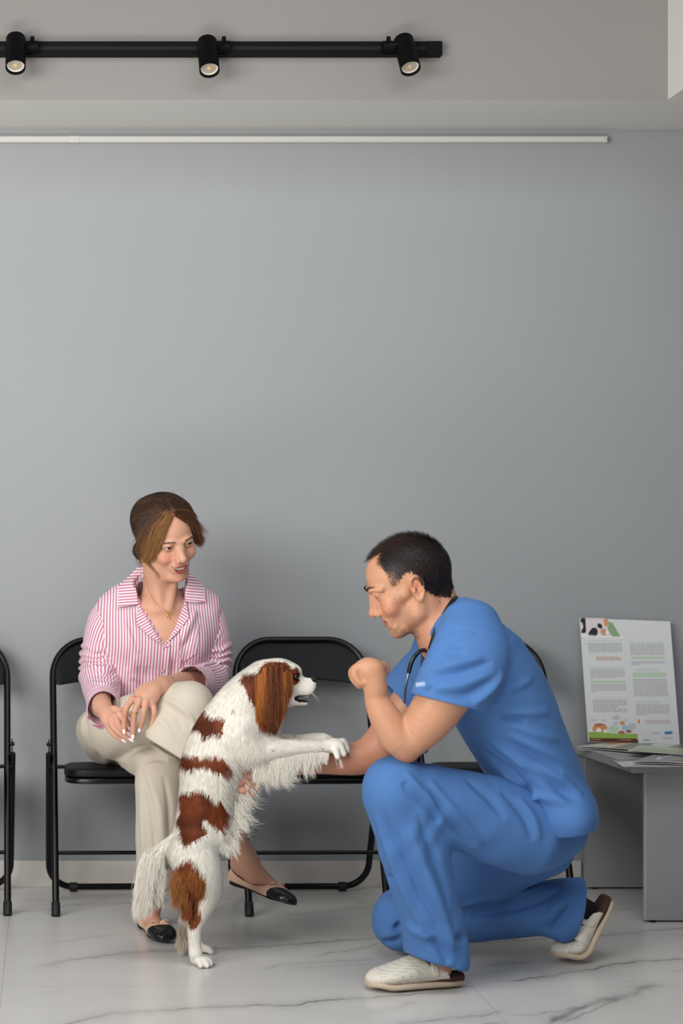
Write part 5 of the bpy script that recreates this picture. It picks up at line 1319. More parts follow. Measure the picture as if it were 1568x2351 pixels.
FOLD_TU = [([(1130, 1705), (1180, 1740), (1240, 1790), (1300, 1850)], 0.0052, 0.0132),
    ([(1100, 1720), (1170, 1775), (1230, 1830)], -0.0080, 0.0138),
    ([(1165, 1685), (1230, 1715), (1290, 1745), (1320, 1765)], 0.0037, 0.0120),
    ([(1160, 1700), (1220, 1735), (1290, 1775)], -0.0050, 0.0120),
    ([(1170, 1660), (1230, 1685), (1285, 1700)], 0.0037, 0.0120),
    ([(1150, 1640), (1200, 1637), (1262, 1636)], 0.0037, 0.0120),
    ([(1150, 1650), (1210, 1652)], -0.0040, 0.0114),
    ([(1140, 1590), (1190, 1575), (1225, 1555)], 0.0030, 0.0114),
    ([(1150, 1770), (1200, 1810), (1240, 1835)], 0.0060, 0.0138),
    ([(1195, 1835), (1235, 1828), (1262, 1835), (1310, 1850)], 0.0052, 0.0132),
    ([(1190, 1815), (1225, 1822)], -0.0100, 0.0150),
    ([(1200, 1760), (1260, 1800), (1330, 1840)], -0.0050, 0.0120),
    ([(1230, 1750), (1290, 1790), (1340, 1830)], 0.0037, 0.0120)]
FOLD_SL = [([(1000, 1480), (1040, 1465), (1090, 1455)], 0.0022, 0.0108),
    ([(985, 1540), (1040, 1525), (1110, 1510)], 0.0045, 0.0126),
    ([(985, 1555), (1050, 1545), (1130, 1520)], -0.0050, 0.0120),
    ([(990, 1580), (1060, 1572), (1140, 1540)], 0.0045, 0.0126),
    ([(1000, 1595), (1070, 1595), (1140, 1560)], -0.0060, 0.0126),
    ([(1010, 1500), (1070, 1492)], -0.0040, 0.0114),
    ([(1085, 1620), (1125, 1580), (1155, 1545)], 0.0075, 0.0150)]
M_scr = cloth_mat('blue_scrub_cotton', (78, 119, 176), .85, 1400, .18, .03, .05)
M_blue = M_scr.m
def L5(px, py, y, ru, rv): return list(mp(px, py, y)) + [ru, rv]
# trousers
F = Field()
F.u(Loft([L5(1232, 1918, -1.20, .085, .15), L5(1212, 1912, -1.22, .105, .15), L5(1180, 1895, -1.25, .112, .14)], (.35, 0, -1)), .03)      # seat
F.u(Loft([L5(1218, 1912, -1.31, .108, .092), L5(1150, 1888, -1.335, .113, .09), L5(1060, 1860, -1.365, .101, .086), L5(980, 1836, -1.39, .090, .082), L5(915, 1818, -1.405, .083, .078)], (.25, 0, -1)), .03)
F.u(Ell(mp(903, 1806, -1.41), (.076, .078, .076)), .02)
F.u(Loft([L5(915, 1830, -1.41, .080, .078), L5(938, 1900, -1.405, .088, .080), L5(958, 1980, -1.395, .086, .080), L5(978, 2060, -1.385, .079, .082), L5(994, 2130, -1.375, .078, .085), L5(1003, 2200, -1.365, .084, .088)], (1, 0, .2)), .03)
F.u(Loft([L5(1240, 1930, -1.10, .10, .09), L5(1150, 1975, -1.06, .092, .088), L5(1050, 2030, -1.03, .084, .085), L5(960, 2085, -1.00, .076, .082), L5(925, 2105, -.995, .070, .078)], (.35, 0, -1)), .03)
F.u(Ell(mp(910, 2112, -1.0), (.066, .078, .080)), .02)
F.u(Loft([L5(925, 2118, -1.0, .070, .078), L5(1010, 2112, -1.01, .062, .078), L5(1100, 2105, -1.02, .066, .080), L5(1190, 2095, -1.03, .066, .080), L5(1260, 2085, -1.04, .074, .080), L5(1335, 2084, -1.045, .082, .082)], (0, 0, -1)), .02)
F.u(Cap(mp(1298, 2085, -1.06), mp(1286, 2135, -1.085), .055, .030), .04)
# hems
def cut(c, n, r): F.inter(Prim(lambda p: np.maximum((p - c) @ nrm(n), -(r - np.linalg.norm(p - c, axis=-1)) * 0 - 9) if False else np.where(np.linalg.norm(p - c, axis=-1) < r, (p - c) @ nrm(n), -.3), (-9,) * 3, (9,) * 3), .002)
hc = mp(998, 2190, -1.365); hn = V(.33, 0, -1)
F.sub(Prim(lambda p: np.maximum(-(p - mp(996, 2189, -1.365)) @ nrm(V(-.33, .12, -1)), np.abs(p[..., 0] - hc[0]) - .13) if False else np.maximum(-((p - mp(1000, 2208, -1.365)) @ nrm(V(-.30, -.1, -1))), np.linalg.norm(p - mp(1000, 2260, -1.36), axis=-1) - .165), mp(1000, 2260, -1.36) - .17, mp(1000, 2260, -1.36) + .17), .003)
F.sub(Chain([mp(994, 2140, -1.372), mp(1003, 2215, -1.362)], [.062, .076], 4), .003)
h2 = mp(1330, 2090, -1.045)
F.sub(Prim(lambda p: np.maximum(-((p - mp(1322, 2100, -1.045)) @ nrm(V(1, -.05, -.22))), np.linalg.norm(p - mp(1420, 2090, -1.045), axis=-1) - .18), mp(1420, 2090, -1.045) - .19, mp(1420, 2090, -1.045) + .19), .003)
F.sub(Chain([mp(1275, 2092, -1.042), mp(1345, 2092, -1.045)], [.050, .070], 4), .003)
F.sub(Ell(mp(1252, 2190, -1.06), (.036, .12, .038)), .02)
# folds: lines seen on the cloth (pixels), lifted or sunk into it
def onF(px, py, y): return mp(px, py, y)
def fold(pts, r=.006, k=.014, up=True): (F.ridge if up else F.groove)([mp(*p) for p in pts], r, k)
nz = -1.475
F.disp(lambda p: -.0016 * np.sin((p @ V(60, 10, -42)) + 2.5 * wob(p, 8)) * np.clip(.4 + .6 * wob(p + 3, 5), 0, 1.2), (-9,) * 3, (9,) * 3)
F.inter(Half((0, 0, .003), (0, 0, -1), (-9,) * 3, (9,) * 3), .01)
v, q = surface(F, .0040, 2); v = press(v, q, FOLD_TR, 2.4); print('man trousers', len(v), round(time.time() - T00, 1))
mesh_obj('scrub_trousers', v, q, M_blue, man)
# tunic: body
F = Field()
F.u(Loft([L5(1016, 1448, -1.265, .066, .105), L5(1062, 1468, -1.262, .088, .160), L5(1108, 1540, -1.255, .126, .182), L5(1155, 1625, -1.24, .128, .178), L5(1198, 1715, -1.225, .118, .172), L5(1238, 1800, -1.215, .112, .176), L5(1272, 1870, -1.21, .090, .180), L5(1285, 1935, -1.21, .080, .182)], (.85, 0, .5)), .02)
F.u(Chain([mp(1030, 1430, -1.20), mp(1005, 1480, -1.13), mp(990, 1530, -1.08)], [.055, .060, .070], 5), .03)
F.u(Chain([mp(1062, 1425, -1.30), mp(1068, 1445, -1.36)], [.060, .066], 4), .03)
F.u(Ell(mp(1288, 1868, -1.28), (.084, .158, .088)), .03)
F.sub(Box(mp(1150, 1930, -1.40), (.101, .30, .092)), .004)
# neck opening
F.sub(Loft([L5(965, 1378, -1.27, .072, .072), L5(1000, 1420, -1.27, .074, .074), L5(1012, 1450, -1.255, .062, .058)], (.8, 0, .6)), .006)
F.sub(Cap(mp(975, 1400, -1.245), mp(1000, 1500, -1.20), .05, .030), .006)
# hem of the tunic and side vent
hemc = mp(1300, 1918, -1.21)
F.inter(Prim(lambda p: np.where(p[..., 0] > mp(1195, 0, -1.3)[0], (p - mp(1300, 1920, -1.38)) @ nrm(V(.17, -.05, -1)), -.2), (-9,) * 3, (9,) * 3), .003)
F.disp(lambda p: -.0016 * np.sin((p @ V(14, 6, 62)) + 2.2 * wob(p, 7)) * np.clip(.4 + .6 * wob(p + 8, 5), 0, 1.2), (-9,) * 3, (9,) * 3)
v, q = surface(F, .0040, 2); v = press(v, q, FOLD_TU, 2.4); top_ = mesh_obj('scrub_top', v, q, M_blue, man); print('tunic', len(v), round(time.time() - T00, 1))
# sleeves
def sleeve(F, hollow, cutp, cutn, pieces):
    for (a, k) in pieces: F.u(a, k)
    F.inter(Prim(lambda p: (p - cutp) @ nrm(cutn), (-9,) * 3, (9,) * 3), .0015)
    F.sub(hollow, .002)
F = Field()
sleeve(F, Chain([mp(1060, 1560, -1.462), mp(1030, 1600, -1.462), mp(1000, 1650, -1.46)], [.058, .070, .080], 4), mp(1010, 1607, -1.46), V(-.22, 0, -1) + V(-.02, 0, 0),
       [(Loft([L5(1082, 1432, -1.40, .074, .062), L5(1085, 1480, -1.445, .094, .070), L5(1070, 1530, -1.460, .100, .074), L5(1045, 1580, -1.465, .098, .078), L5(1020, 1635, -1.465, .094, .080)], (1, 0, -.25)), .0),
        (Cap(mp(1095, 1540, -1.43), mp(1062, 1615, -1.455), .05, .034), .04)])
v, q = surface(F, .0032, 2); v = press(v, q, FOLD_SL, 2.0); slv = mesh_obj('sleeve', v, q, M_blue, top_)
F = Field()
sleeve(F, Chain([mp(945, 1580, -1.03), mp(915, 1610, -1.01), mp(880, 1640, -1.0)], [.050, .056, .06], 4), mp(906, 1596, -1.01), V(-.75, 0, -.62),
       [(Loft([L5(1005, 1512, -1.09, .066, .06), L5(975, 1540, -1.05, .066, .066), L5(940, 1578, -1.02, .062, .070), L5(905, 1615, -1.0, .060, .072)], (1, 0, .3)), .0)])
v, q = surface(F, .0036, 2); mesh_obj('sleeve', v, q, M_blue, top_)
# woven label on the sleeve hem, tunic pocket edge and collar band, stethoscope
m = MB(); c0 = mp(965, 1571, -1.5385)
for (x0, z0, x1, z1, mi) in ((-.0115, -.0055, .0115, .0055, 0), (-.009, -.0015, .009, .0010, 1), (-.009, .002, .004, .0036, 1)):
    m.mi = mi; y = -.0006 * (1 + mi); vs = [c0 + V(x, y - .02 * x, z + .12 * x) for (x, z) in ((x0, z0), (x1, z0), (x1, z1), (x0, z1))]; m.add(vs, [(0, 1, 2, 3)])
m.build('sleeve_label', [simple('label_silver_blue', (150, 176, 220), .4), simple('label_thread', (196, 208, 232), .5)], slv, smooth=False)

# ---- neckline band
def onto(o_v, o_q, pts, lift=0.0):
    from mathutils.bvhtree import BVHTree
    from mathutils import Vector
    b = BVHTree.FromPolygons(o_v.tolist(), o_q.tolist()); o = Vector((0, CAMY, EYE)); r = []
    for (x, y) in pts:
        h = b.ray_cast(o, (Vector(P(x, y, 0)) - o).normalized())
        if h[0] is not None: r.append(np.array(h[0]) + np.array(h[1]) * lift)
    return r
# ---- stethoscope round the neck
M_st = simple('stethoscope_rubber', (20, 20, 26), .35); M_steel = simple('brushed_steel', (150, 150, 160), .25, .9)
st = empty('stethoscope', tuple(mp(1000, 1450, -1.27)), "black stethoscope hanging round the kneeling man's neck, mostly tucked behind his sleeve", 'stethoscope')
loop = [mp(938, 1545, -1.330), mp(945, 1520, -1.335), mp(957, 1501, -1.335), mp(970, 1493, -1.325), mp(984, 1494, -1.31), mp(990, 1480, -1.34), mp(1003, 1440, -1.352), mp(1024, 1402, -1.345), mp(1040, 1378, -1.315), mp(1047, 1371, -1.27), mp(1040, 1378, -1.225), mp(1015, 1405, -1.20), mp(985, 1450, -1.19), mp(976, 1480, -1.185), mp(970, 1530, -1.185)]
MB().tube(spline(loop, 8), .0056, 14).build('tubing', M_st, st)
MB().tube(spline([mp(939, 1542, -1.330), mp(934, 1565, -1.333), mp(930, 1590, -1.336), mp(929, 1615, -1.338)], 6), .0030, 12).build('binaural_tube', M_steel, st)
MB().tube(spline([mp(970, 1528, -1.185), mp(968, 1600, -1.19), mp(975, 1690, -1.22)], 6), .0050, 12).build('chest_tube', M_st, st)
m = MB(); m.lathe([(0, -.006), (.018, -.006), (.021, -.002), (.021, .004), (.010, .008), (0, .008)], 28, fr((0, 0, 1), (-1, 0, .3)), mp(975, 1712, -1.22)); m.build('chest_piece', M_steel, st)
# ---- sock on the kneeling leg
F = Field(); F.u(Chain([mp(1268, 2092, -1.045), mp(1292, 2094, -1.045), mp(1324, 2098, -1.05), mp(1334, 2130, -1.05), mp(1304, 2178, -1.05)], [.0355, .0350, .0335, .0315, .022], 5), .02)
F.u(Cap(mp(1330, 2075, -1.05), mp(1362, 2090, -1.05), .024, .020), .02)
v, q = surface(F, .003, 1); mesh_obj('sock', v, q, simple('black_sock', (14, 15, 20), .9), man)
# ---- clogs
M_clog = NT('perforated_white_leather'); tc = M_clog.node('ShaderNodeTexCoord'); vo = M_clog.node('ShaderNodeTexVoronoi', i_Scale=170.0, i_Randomness=.15); M_clog.l(tc.outputs['Object'], vo.inputs['Vector'])
at = M_clog.attr('perf'); hole = M_clog.math('MULTIPLY', M_clog.math('LESS_THAN', vo.outputs['Distance'], .27), at.outputs['Fac'])
dn = M_clog.node('ShaderNodeTexNoise', i_Scale=22.0, i_Detail=6.0); M_clog.l(tc.outputs['Object'], dn.inputs['Vector'])
cc_ = M_clog.mix(dn.outputs[0], lin((232, 226, 214)), lin((214, 206, 190))); M_clog.set(color=M_clog.mix(M_clog.math('MULTIPLY', hole, .75), cc_, lin((96, 84, 72))), rough=.6); M_clog.bump(hole, -.5, .001); M_clog = M_clog.m
M_sole = simple('cream_sole', (198, 180, 158), .7, var=.12, nscale=40, bump=.2); M_cork = simple('dark_cork', (74, 48, 36), .85, var=.45, nscale=260, bump=.5)
def clog(o, fwd, up, name_parent, Lg=.262, bend=0):
    """o: middle of the sole at the heel end; y runs to the toe"""
    M = fr(fwd, up); o = np.asarray(o, float)
    def X(pr): return xf(pr, M, o)
    def bn(vv):
        if not bend: return vv
        L = (np.asarray(vv) - o) @ M; y0, y1 = .150, .205; a = np.clip((L[:, 1] - y0) / (y1 - y0), 0, 1) * bend; R = (y1 - y0) / bend; h = L[:, 2]
        yy = np.where(L[:, 1] > y0, y0 + (R - h) * np.sin(a), L[:, 1]); zz = np.where(L[:, 1] > y0, R - (R - h) * np.cos(a), h)
        e = np.maximum(L[:, 1] - y1, 0); yy = yy + e * np.cos(a); zz = zz + e * np.sin(a)
        return np.stack([L[:, 0], yy, zz], 1) @ M.T + o
    out_ = lambda y: .040 + .010 * sin(min(1, max(0, (y - .02) / .2)) * pi) - (.0 if y < .2 else ((y - .2) / .062) ** 2 * .018)
    rows_s = [(0, y, .010, max(.012, out_(y)), .0105) for y in (.012, .04, .08, .12, .16, .20, .235, Lg - .022)]
    rs = [.024, .034, .038, .042, .049, .052, .046, .026]
    rows_s = [(0, y, .011 + (.006 if y > .23 else 0), r, .0110) for (y, r) in zip((.020, .05, .09, .13, .17, .205, .235, .252), rs)]
    F = Field(); F.u(X(Loft(rows_s, (1, 0, 0), p_=2.6)), 0); sv, sq = surface(F, .0024, 1)
    F = Field(); F.u(X(Loft([(0, y, .024, r, .013) for (y, r) in zip((.016, .05, .09, .13, .17, .205, .235), (.024, .034, .032, .034, .038, .042, .036, .02))], (1, 0, 0), p_=2.6)), 0); cv, cq = surface(F, .0026, 1)
    F = Field()
    F.u(X(Loft([(0, .045, .034, .038, .020), (0, .085, .045, .041, .034), (0, .125, .046, .045, .037), (0, .165, .040, .049, .031), (0, .205, .034, .051, .024), (0, .232, .030, .044, .020), (0, .248, .026, .028, .014)], (1, 0, 0))), 0)
    F.sub(X(Loft([(0, -.02, .062, .036, .036), (0, .05, .062, .036, .034), (0, .10, .060, .036, .030), (0, .15, .040, .036, .018), (0, .20, .034, .036, .014)], (1, 0, 0))), .003)
    F.inter(X(Prim(lambda p: np.maximum(.018 - p[..., 2], (.052 + .55 * np.maximum(p[..., 2] - .03, 0)) - p[..., 1]), (-9,) * 3, (9,) * 3)), .002)
    uv, uq = surface(F, .0022, 1)
    u_ = (uv - o) @ M
    root_ = mesh_obj('clog', bn(uv), uq, M_clog, name_parent, True, {'perf': sstep(.10, .13, u_[:, 1]) * (1 - sstep(.236, .246, u_[:, 1]))})
    mesh_obj('sole', bn(sv), sq, M_sole, root_); mesh_obj('footbed', bn(cv), cq, M_cork, root_)
    F = Field()
    F.u(X(Chain([(-.050, .085, .022), (-.047, .092, .045), (-.026, .100, .071), (0, .104, .0785), (.026, .100, .071), (.047, .092, .045), (.050, .085, .022)], .009, 4)), 0)
    F.sub(X(Loft([(0, .045, .034, .0375, .0195), (0, .085, .045, .0405, .0335), (0, .125, .046, .0445, .0365), (0, .165, .040, .0485, .0305)], (1, 0, 0))), .001)
    F.inter(X(Loft([(0, .045, .034, .0405, .0225), (0, .085, .045, .0435, .0365), (0, .125, .046, .0475, .0395), (0, .165, .040, .0515, .0335)], (1, 0, 0))), .001)
    bv, bq = surface(F, .0016, 1); mesh_obj('strap', bn(bv), bq, simple('worn_leather_strap', (222, 214, 200), .6), root_)
    m = MB(); c = np.array([-.034, .098, .0665]) if (M[:, 0][1] > 0) else np.array([.034, .098, .0665]); sgn = np.sign(c[0])
    R = fr((0, 1, 0), (sgn * .75, 0, .65)); m.box((-.006, -.010, -.0005), (.006, .010, .0022), R, c); m.v = [tuple(M @ V(*v) + o) for v in m.v]
    m.build('buckle', simple('dark_buckle', (40, 34, 32), .4), root_, smooth=False)
    return root_
hl = mp(1066, 2247, -1.325); hl = V(hl[0], -1.325, .002)
clog(hl, nrm(V(-.985, -.17, 0)), (0, 0, 1), man)
he = mp(1412, 2062, -1.045)
clog(he, nrm(mp(1330, 2214, -1.055) - he), nrm(V(-.86, -.12, .46)), man, .262, radians(58))
print('man done', round(time.time() - T00, 1))
# ================================================================ the seated woman in the striped shirt
def wp_(px, py, y): return P(px, py, y)
HW = fr((.352, -.871, -.342), (-.085, -.393, .915)); Wt = wp_(384, 1231, -.60); Ws = 1.05
def WL(px, py, y, ru, rv): return list(wp_(px, py, y)) + [ru, rv]
F = Field()
up_w, lo_w = head_ops(F, HW, Wt, Ws, False)
F.u(Loft([list(wp_(366, 1290, -.585)) + [.047, .052], list(wp_(366, 1330, -.545)) + [.049, .053], list(wp_(370, 1375, -.53)) + [.056, .055]], (1, 0, 0)), .022)
# shoulders and chest
F.u(Loft([WL(372, 1385, -.505, .070, .045), WL(372, 1412, -.500, .130, .050), WL(370, 1450, -.490, .140, .070), WL(362, 1520, -.44, .125, .08), WL(345, 1600, -.37, .12, .08), WL(320, 1690, -.30, .11, .08)], (1, 0, 0)), .03)
for s in (-1, 1): F.u(Cap(wp_(372 + s * 14, 1402, -.570), wp_(372 + s * 46, 1394, -.548), .009, .009), .02)      # collar bones
F.u(Cap(wp_(351, 1310, -.590), wp_(371, 1396, -.578), .010, .009), .018); F.u(Cap(wp_(402, 1335, -.575), wp_(388, 1396, -.578), .009, .009), .018)
F.u(Ell(wp_(378, 1450, -.50), (.10, .085, .09)), .03)
# her right arm (left in the photo)
F.u(Chain([wp_(240, 1425, -.47), wp_(226, 1490, -.44), wp_(224, 1555, -.46)], [.036, .034, .032], 5), .03)
F.u(Chain([wp_(222, 1555, -.46), wp_(228, 1590, -.56), wp_(235, 1625, -.66)], [.032, .033, .027], 5), .02)
WR = wp_(236, 1627, -.675)
F.u(Chain([wp_(232, 1620, -.65), wp_(246, 1638, -.695), wp_(259, 1655, -.715)], [.0255, .027, .026], 5, (V(.3, -1, .4), 1.35)), .010)
F.u(Ell(wp_(260, 1651, -.710), (.033, .0165, .038), fr((.2, -.85, .5), (-.5, .25, .75))), .012)
def fg(pts, r=.0098, r1=.0072): finger(F, [wp_(*p) for p in pts], r, r1, .0035)
fg([(246, 1655, -.715), (250, 1672, -.728), (263, 1688, -.738), (283, 1700, -.742)], .0088, .0066)
fg([(253, 1650, -.728), (260, 1669, -.742), (278, 1686, -.752), (300, 1698, -.756)], .0096, .0070)
fg([(264, 1644, -.732), (272, 1661, -.744), (284, 1676, -.748), (296, 1686, -.748)], .0098, .0074)
fg([(274, 1638, -.730), (283, 1650, -.738), (291, 1662, -.738), (297, 1674, -.735)], .0098, .0074)
fg([(262, 1628, -.705), (280, 1634, -.712), (290, 1642, -.714), (297, 1652, -.712)], .0110, .0080)
# her left arm (right in the photo)
F.u(Chain([wp_(480, 1415, -.45), wp_(494, 1490, -.42), wp_(486, 1560, -.46)], [.036, .034, .032], 5), .03)
F.u(Chain([wp_(486, 1558, -.46), wp_(440, 1568, -.56), wp_(405, 1572, -.66), wp_(372, 1574, -.74)], [.040, .0385, .033, .0245], 5), .02)
F.u(Chain([wp_(378, 1572, -.73), wp_(355, 1582, -.765), wp_(338, 1598, -.782)], [.0245, .0260, .024], 5, (V(-.1, -1, .5), 1.25)), .012)
F.u(Ell(wp_(335, 1598, -.778), (.036, .0165, .040), fr((-.1, -.85, .5), (.45, .3, .75))), .012)
fg([(306, 1605, -.790), (291, 1623, -.800), (286, 1645, -.792), (285, 1664, -.786), (285, 1678, -.783)], .0098, .0070)
fg([(321, 1608, -.797), (311, 1629, -.810), (307, 1652, -.804), (306, 1674, -.796), (305, 1690, -.790)], .0101, .0072)
fg([(335, 1612, -.798), (331, 1632, -.808), (328, 1652, -.800), (324, 1664, -.790), (320, 1675, -.784)], .0100, .0072)
fg([(350, 1614, -.790), (354, 1632, -.800), (353, 1648, -.797), (349, 1662, -.792), (344, 1677, -.788)], .0088, .0064)
for (x, y, z) in ((305, 1604, -.795), (320, 1607, -.801), (335, 1610, -.801), (349, 1613, -.795)): F.u(Sph(wp_(x, y, z), .0088), .006)
# legs: her right over her left
F.u(Chain([wp_(235, 1690, -.32), wp_(340, 1650, -.55), wp_(440, 1615, -.76)], [.06, .05, .042], 5), .03)
F.u(Chain([wp_(435, 1625, -.76), wp_(462, 1720, -.785), wp_(500, 1830, -.775), wp_(543, 1930, -.76), wp_(566, 1975, -.75)], [.040, .045, .043, .032, .030], 6), .02)
F.u(Chain([wp_(560, 1965, -.745), wp_(582, 2005, -.765), wp_(612, 2030, -.80), wp_(650, 2052, -.84)], [.031, .033, .026, .018], 5), .02)
F.u(Cap(wp_(548, 1985, -.735), wp_(556, 1995, -.735), .024, .022), .02); F.u(Sph(wp_(566, 1976, -.772), .010), .014)
F.u(Chain([wp_(330, 1730, -.32), wp_(352, 1745, -.54), wp_(362, 1765, -.655)], [.055, .048, .042], 5), .03)
F.u(Chain([wp_(362, 1765, -.66), wp_(360, 1880, -.665), wp_(355, 1990, -.655), wp_(346, 2070, -.65)], [.040, .042, .035, .030], 6), .02)
F.u(Chain([wp_(345, 2072, -.645), wp_(343, 2108, -.655), wp_(352, 2122, -.71), wp_(362, 2132, -.77)], [.031, .032, .028, .022], 5), .02)
F.u(Sph(wp_(362, 2072, -.66), .012), .014)
wV, wQ = surface(F, .0022, 2, lens=(Wt, .135, 1.8))
print('woman body', len(wV), round(time.time() - T00, 1))
c = skin_base(wV, (208, 157, 132), .04)
c = paint_face(c, wV, HW, Wt, Ws, up_w, lo_w, (152, 66, 78), False, (62, 40, 32), (216, 130, 116))
qx, qy = to_px(wV)
L = loc_(wV, HW, Wt, Ws)
scalp = (L[:, 2] > .045) & (np.hypot(L[:, 0] / .058, (L[:, 2] - .010) / .078) > 1.0) & (np.linalg.norm(L, axis=1) < .16); scalp |= (L[:, 1] < .01) & (L[:, 2] > -.03) & (np.linalg.norm(L, axis=1) < .16) & (np.abs(L[:, 0]) < .080)
c = mixc(c, scalp * 1.0, (62, 42, 36), .9)
NAIL = [((284.5, 1681), -.793), ((305, 1693), -.800), ((320.5, 1678), -.794), ((344, 1680), -.796), ((285.5, 1701.5), -.750), ((302, 1699.5), -.765), ((297.5, 1687), -.756), ((298, 1674), -.742), ((297.5, 1653), -.722)]
for (x, y, yy, r) in ((286, 1643, -.80, .012), (306, 1650, -.81, .012), (328, 1651, -.80, .012), (353, 1646, -.80, .012), (305, 1604, -.80, .012), (335, 1610, -.80, .012), (262, 1670, -.74, .012), (275, 1662, -.745, .012)):
    c = mixc(c, 1 - sstep(r * .2, r, np.linalg.norm(wV - wp_(x, y, yy), axis=1)), (214, 124, 108), .4)
foot = (qy > 2030); c = mixc(c, foot * 1.0, (214, 140, 118), .35)
woman = mesh_obj('person', wV, wQ, M_skin, None, True, {'tint': c})
tag(woman, 'young woman in a pink striped shirt and beige trousers sitting cross-legged with folded hands', 'person')
eyeballs(HW, Wt, Ws, (-.14, .95, -.14), woman, (46, 32, 24)); teeth(HW, Wt, Ws, woman, -.0600, .0850, drop=.0100)
# nails
M_nail = simple('pale_pink_polish', (238, 214, 220), .15)
ND = [((284.8, 1679), (0, -.25, -1), -.7905), ((305, 1691), (-.05, -.3, -1), -.7985), ((320, 1675), (-.2, -.3, -1), -.7915), ((344, 1678), (-.25, -.3, -1), -.7945), ((284.5, 1700.5), (.8, -.25, -.5), -.7490), ((301.5, 1699), (.8, -.3, -.5), -.7635), ((297, 1685), (.6, -.2, -.6), -.7555), ((297.5, 1673.5), (.4, 0, -.8), -.7425), ((297.5, 1652), (.4, 0, -.8), -.7200)]
for (p2, d_, yy) in ND:
    FN = Field(); dd = nrm(d_); FN.u(Ell(wp_(p2[0], p2[1], yy), (.0050, .0095, .0022), fr(dd, V(0, -1, .25))), 0)
    v, q = surface(FN, .0009, 1); mesh_obj('fingernail', v, q, M_nail, woman)
# ---- hair: gathered low behind, parted near the middle, loose front locks
F = Field()
def H(pr, k=.01): F.u(xf(pr, HW, Wt, Ws), k)
def HS(pr, k=.004): F.sub(xf(pr, HW, Wt, Ws), k)
H(Ell((0, -.024, .036), (.080, .094, .0795)), 0)
H(Ell((.034, -.02, .042), (.053, .086, .064)), .02); H(Ell((-.026, -.02, .040), (.050, .084, .062)), .02)
H(Ell((0, -.100, -.035), (.045, .036, .040)), .025)                      # knot at the nape
H(Chain([(.032, .050, .074), (.060, .044, .046), (.074, .034, .012), (.079, .014, -.022), (.074, -.016, -.046)], [.020, .021, .020, .018, .014], 5), .015)
H(Chain([(-.026, .054, .074), (-.054, .044, .048), (-.068, .030, .018), (-.074, .012, -.010)], [.014, .014, .012, .009], 5), .015)
H(Chain([(.074, -.022, -.030), (.060, -.055, -.052), (.025, -.085, -.052)], [.020, .022, .024], 4), .02)
HS(Ell((0, .110, -.012), (.0545, .062, .083)), .006)
HS(Ell((0, .07, -.07), (.066, .09, .055)), .006)
hV, hQ = surface(F, .0028, 2)
M_hw = hair_mat('brown_hair', .5, .25)
hl_ = loc_(hV, HW, Ws * 0 + Wt, Ws)
hc0 = np.tile(np.array(lin((66, 44, 38))), (len(hV), 1))
hair = mesh_obj('hair', hV, hQ, M_hw, woman, True, {'tint': hc0})
root, nor = scatter(hV, hQ, 42000); rl = loc_(root, HW, Wt, Ws)
k = ~((rl[:, 1] > .055) & (np.abs(rl[:, 0]) < .050) & (rl[:, 2] < .055)) & (rl[:, 2] > -.075); root, nor, rl = root[k], nor[k], rl[k]; n = len(root)
sx = np.sign(rl[:, 0] + .002 - .0)
# flow field in head space: away from the parting, down and back to the knot
def flow(q):
    s = np.where(q[:, 0] > -.004, 1.0, -1.0)
    front = sstep(.0, .05, q[:, 1]); top = sstep(.03, .10, q[:, 2])
    d = np.stack([s * (.25 + 1.0 * top), -.35 - .85 * (1 - front), -1.1 + .75 * top], 1)
    tob = V(0, -.105, -.038) - q; tob /= np.linalg.norm(tob, axis=1)[:, None]
    b = sstep(.02, -.06, q[:, 1])[:, None]; return d * (1 - b) + tob * 1.3 * b
S = 9; p = np.zeros((n, S, 3)); p[:, 0] = rl; cur = rl.copy(); ln = RNG.uniform(.035, .075, n); ph = RNG.uniform(0, 6.28, n)
nl = nor @ HW
for i in range(1, S):
    f = flow(cur); f /= np.linalg.norm(f, axis=1)[:, None] + 1e-9
    g = (cur - V(0, -.024, .040)) / V(.083, .094, .081) ** 2; g /= np.linalg.norm(g, axis=1)[:, None]
    f = f - (f * g).sum(1)[:, None] * g * .85; f += RNG.normal(0, .03, (n, 3)); f /= np.linalg.norm(f, axis=1)[:, None] + 1e-9
    cur = cur + f * (ln / (S - 1))[:, None]; p[:, i] = cur
nw = (cur * 0 + (rl - V(0, -.024, .035)) / V(.083, .094, .081) ** 2); nw /= np.linalg.norm(nw, axis=1)[:, None]
p = p + nw[:, None] * (.0012 + .0015 * RNG.uniform(0, 1, (n, 1, 1)))
lock = wob(rl * (1, 1, .25), 130); lite = sstep(.2, .9, lock) * .15 + .10 * RNG.uniform(0, 1, n)
fr_ = sstep(.02, .06, rl[:, 1]) * sstep(.02, .05, rl[:, 0]) * sstep(.085, .05, rl[:, 2]); lite = np.clip(lite + fr_ * .65 * sstep(-.9, .6, lock) , 0, 1)
col = np.array(lin((46, 31, 28)))[None] * (1 - lite[:, None]) + np.array(lin((176, 122, 62)))[None] * lite[:, None]
col = col * RNG.uniform(.75, 1.2, (n, 1)); part = (np.abs(rl[:, 0] + .004) < .0022) & (rl[:, 1] > -.01) & (rl[:, 2] > .06); 
wpth = p @ HW.T * Ws + Wt
from mathutils.bvhtree import BVHTree as _B
_hb = _B.FromPolygons(hV.tolist(), hQ.tolist()); _f = wpth.reshape(-1, 3)
for _i, _p in enumerate(_f.tolist()):
    _h = _hb.find_nearest(_p)
    _n = np.array(_h[1]); _d = (_f[_i] - np.array(_h[0])) @ _n
    if _d < .0008: _f[_i] = np.array(_h[0]) + _n * (.0008 + .0012 * ((_i // S) % 7) / 7)
wpth = _f.reshape(wpth.shape)
PA = [(wpth[~part], (nw @ HW.T)[~part], col[~part], .00060)]
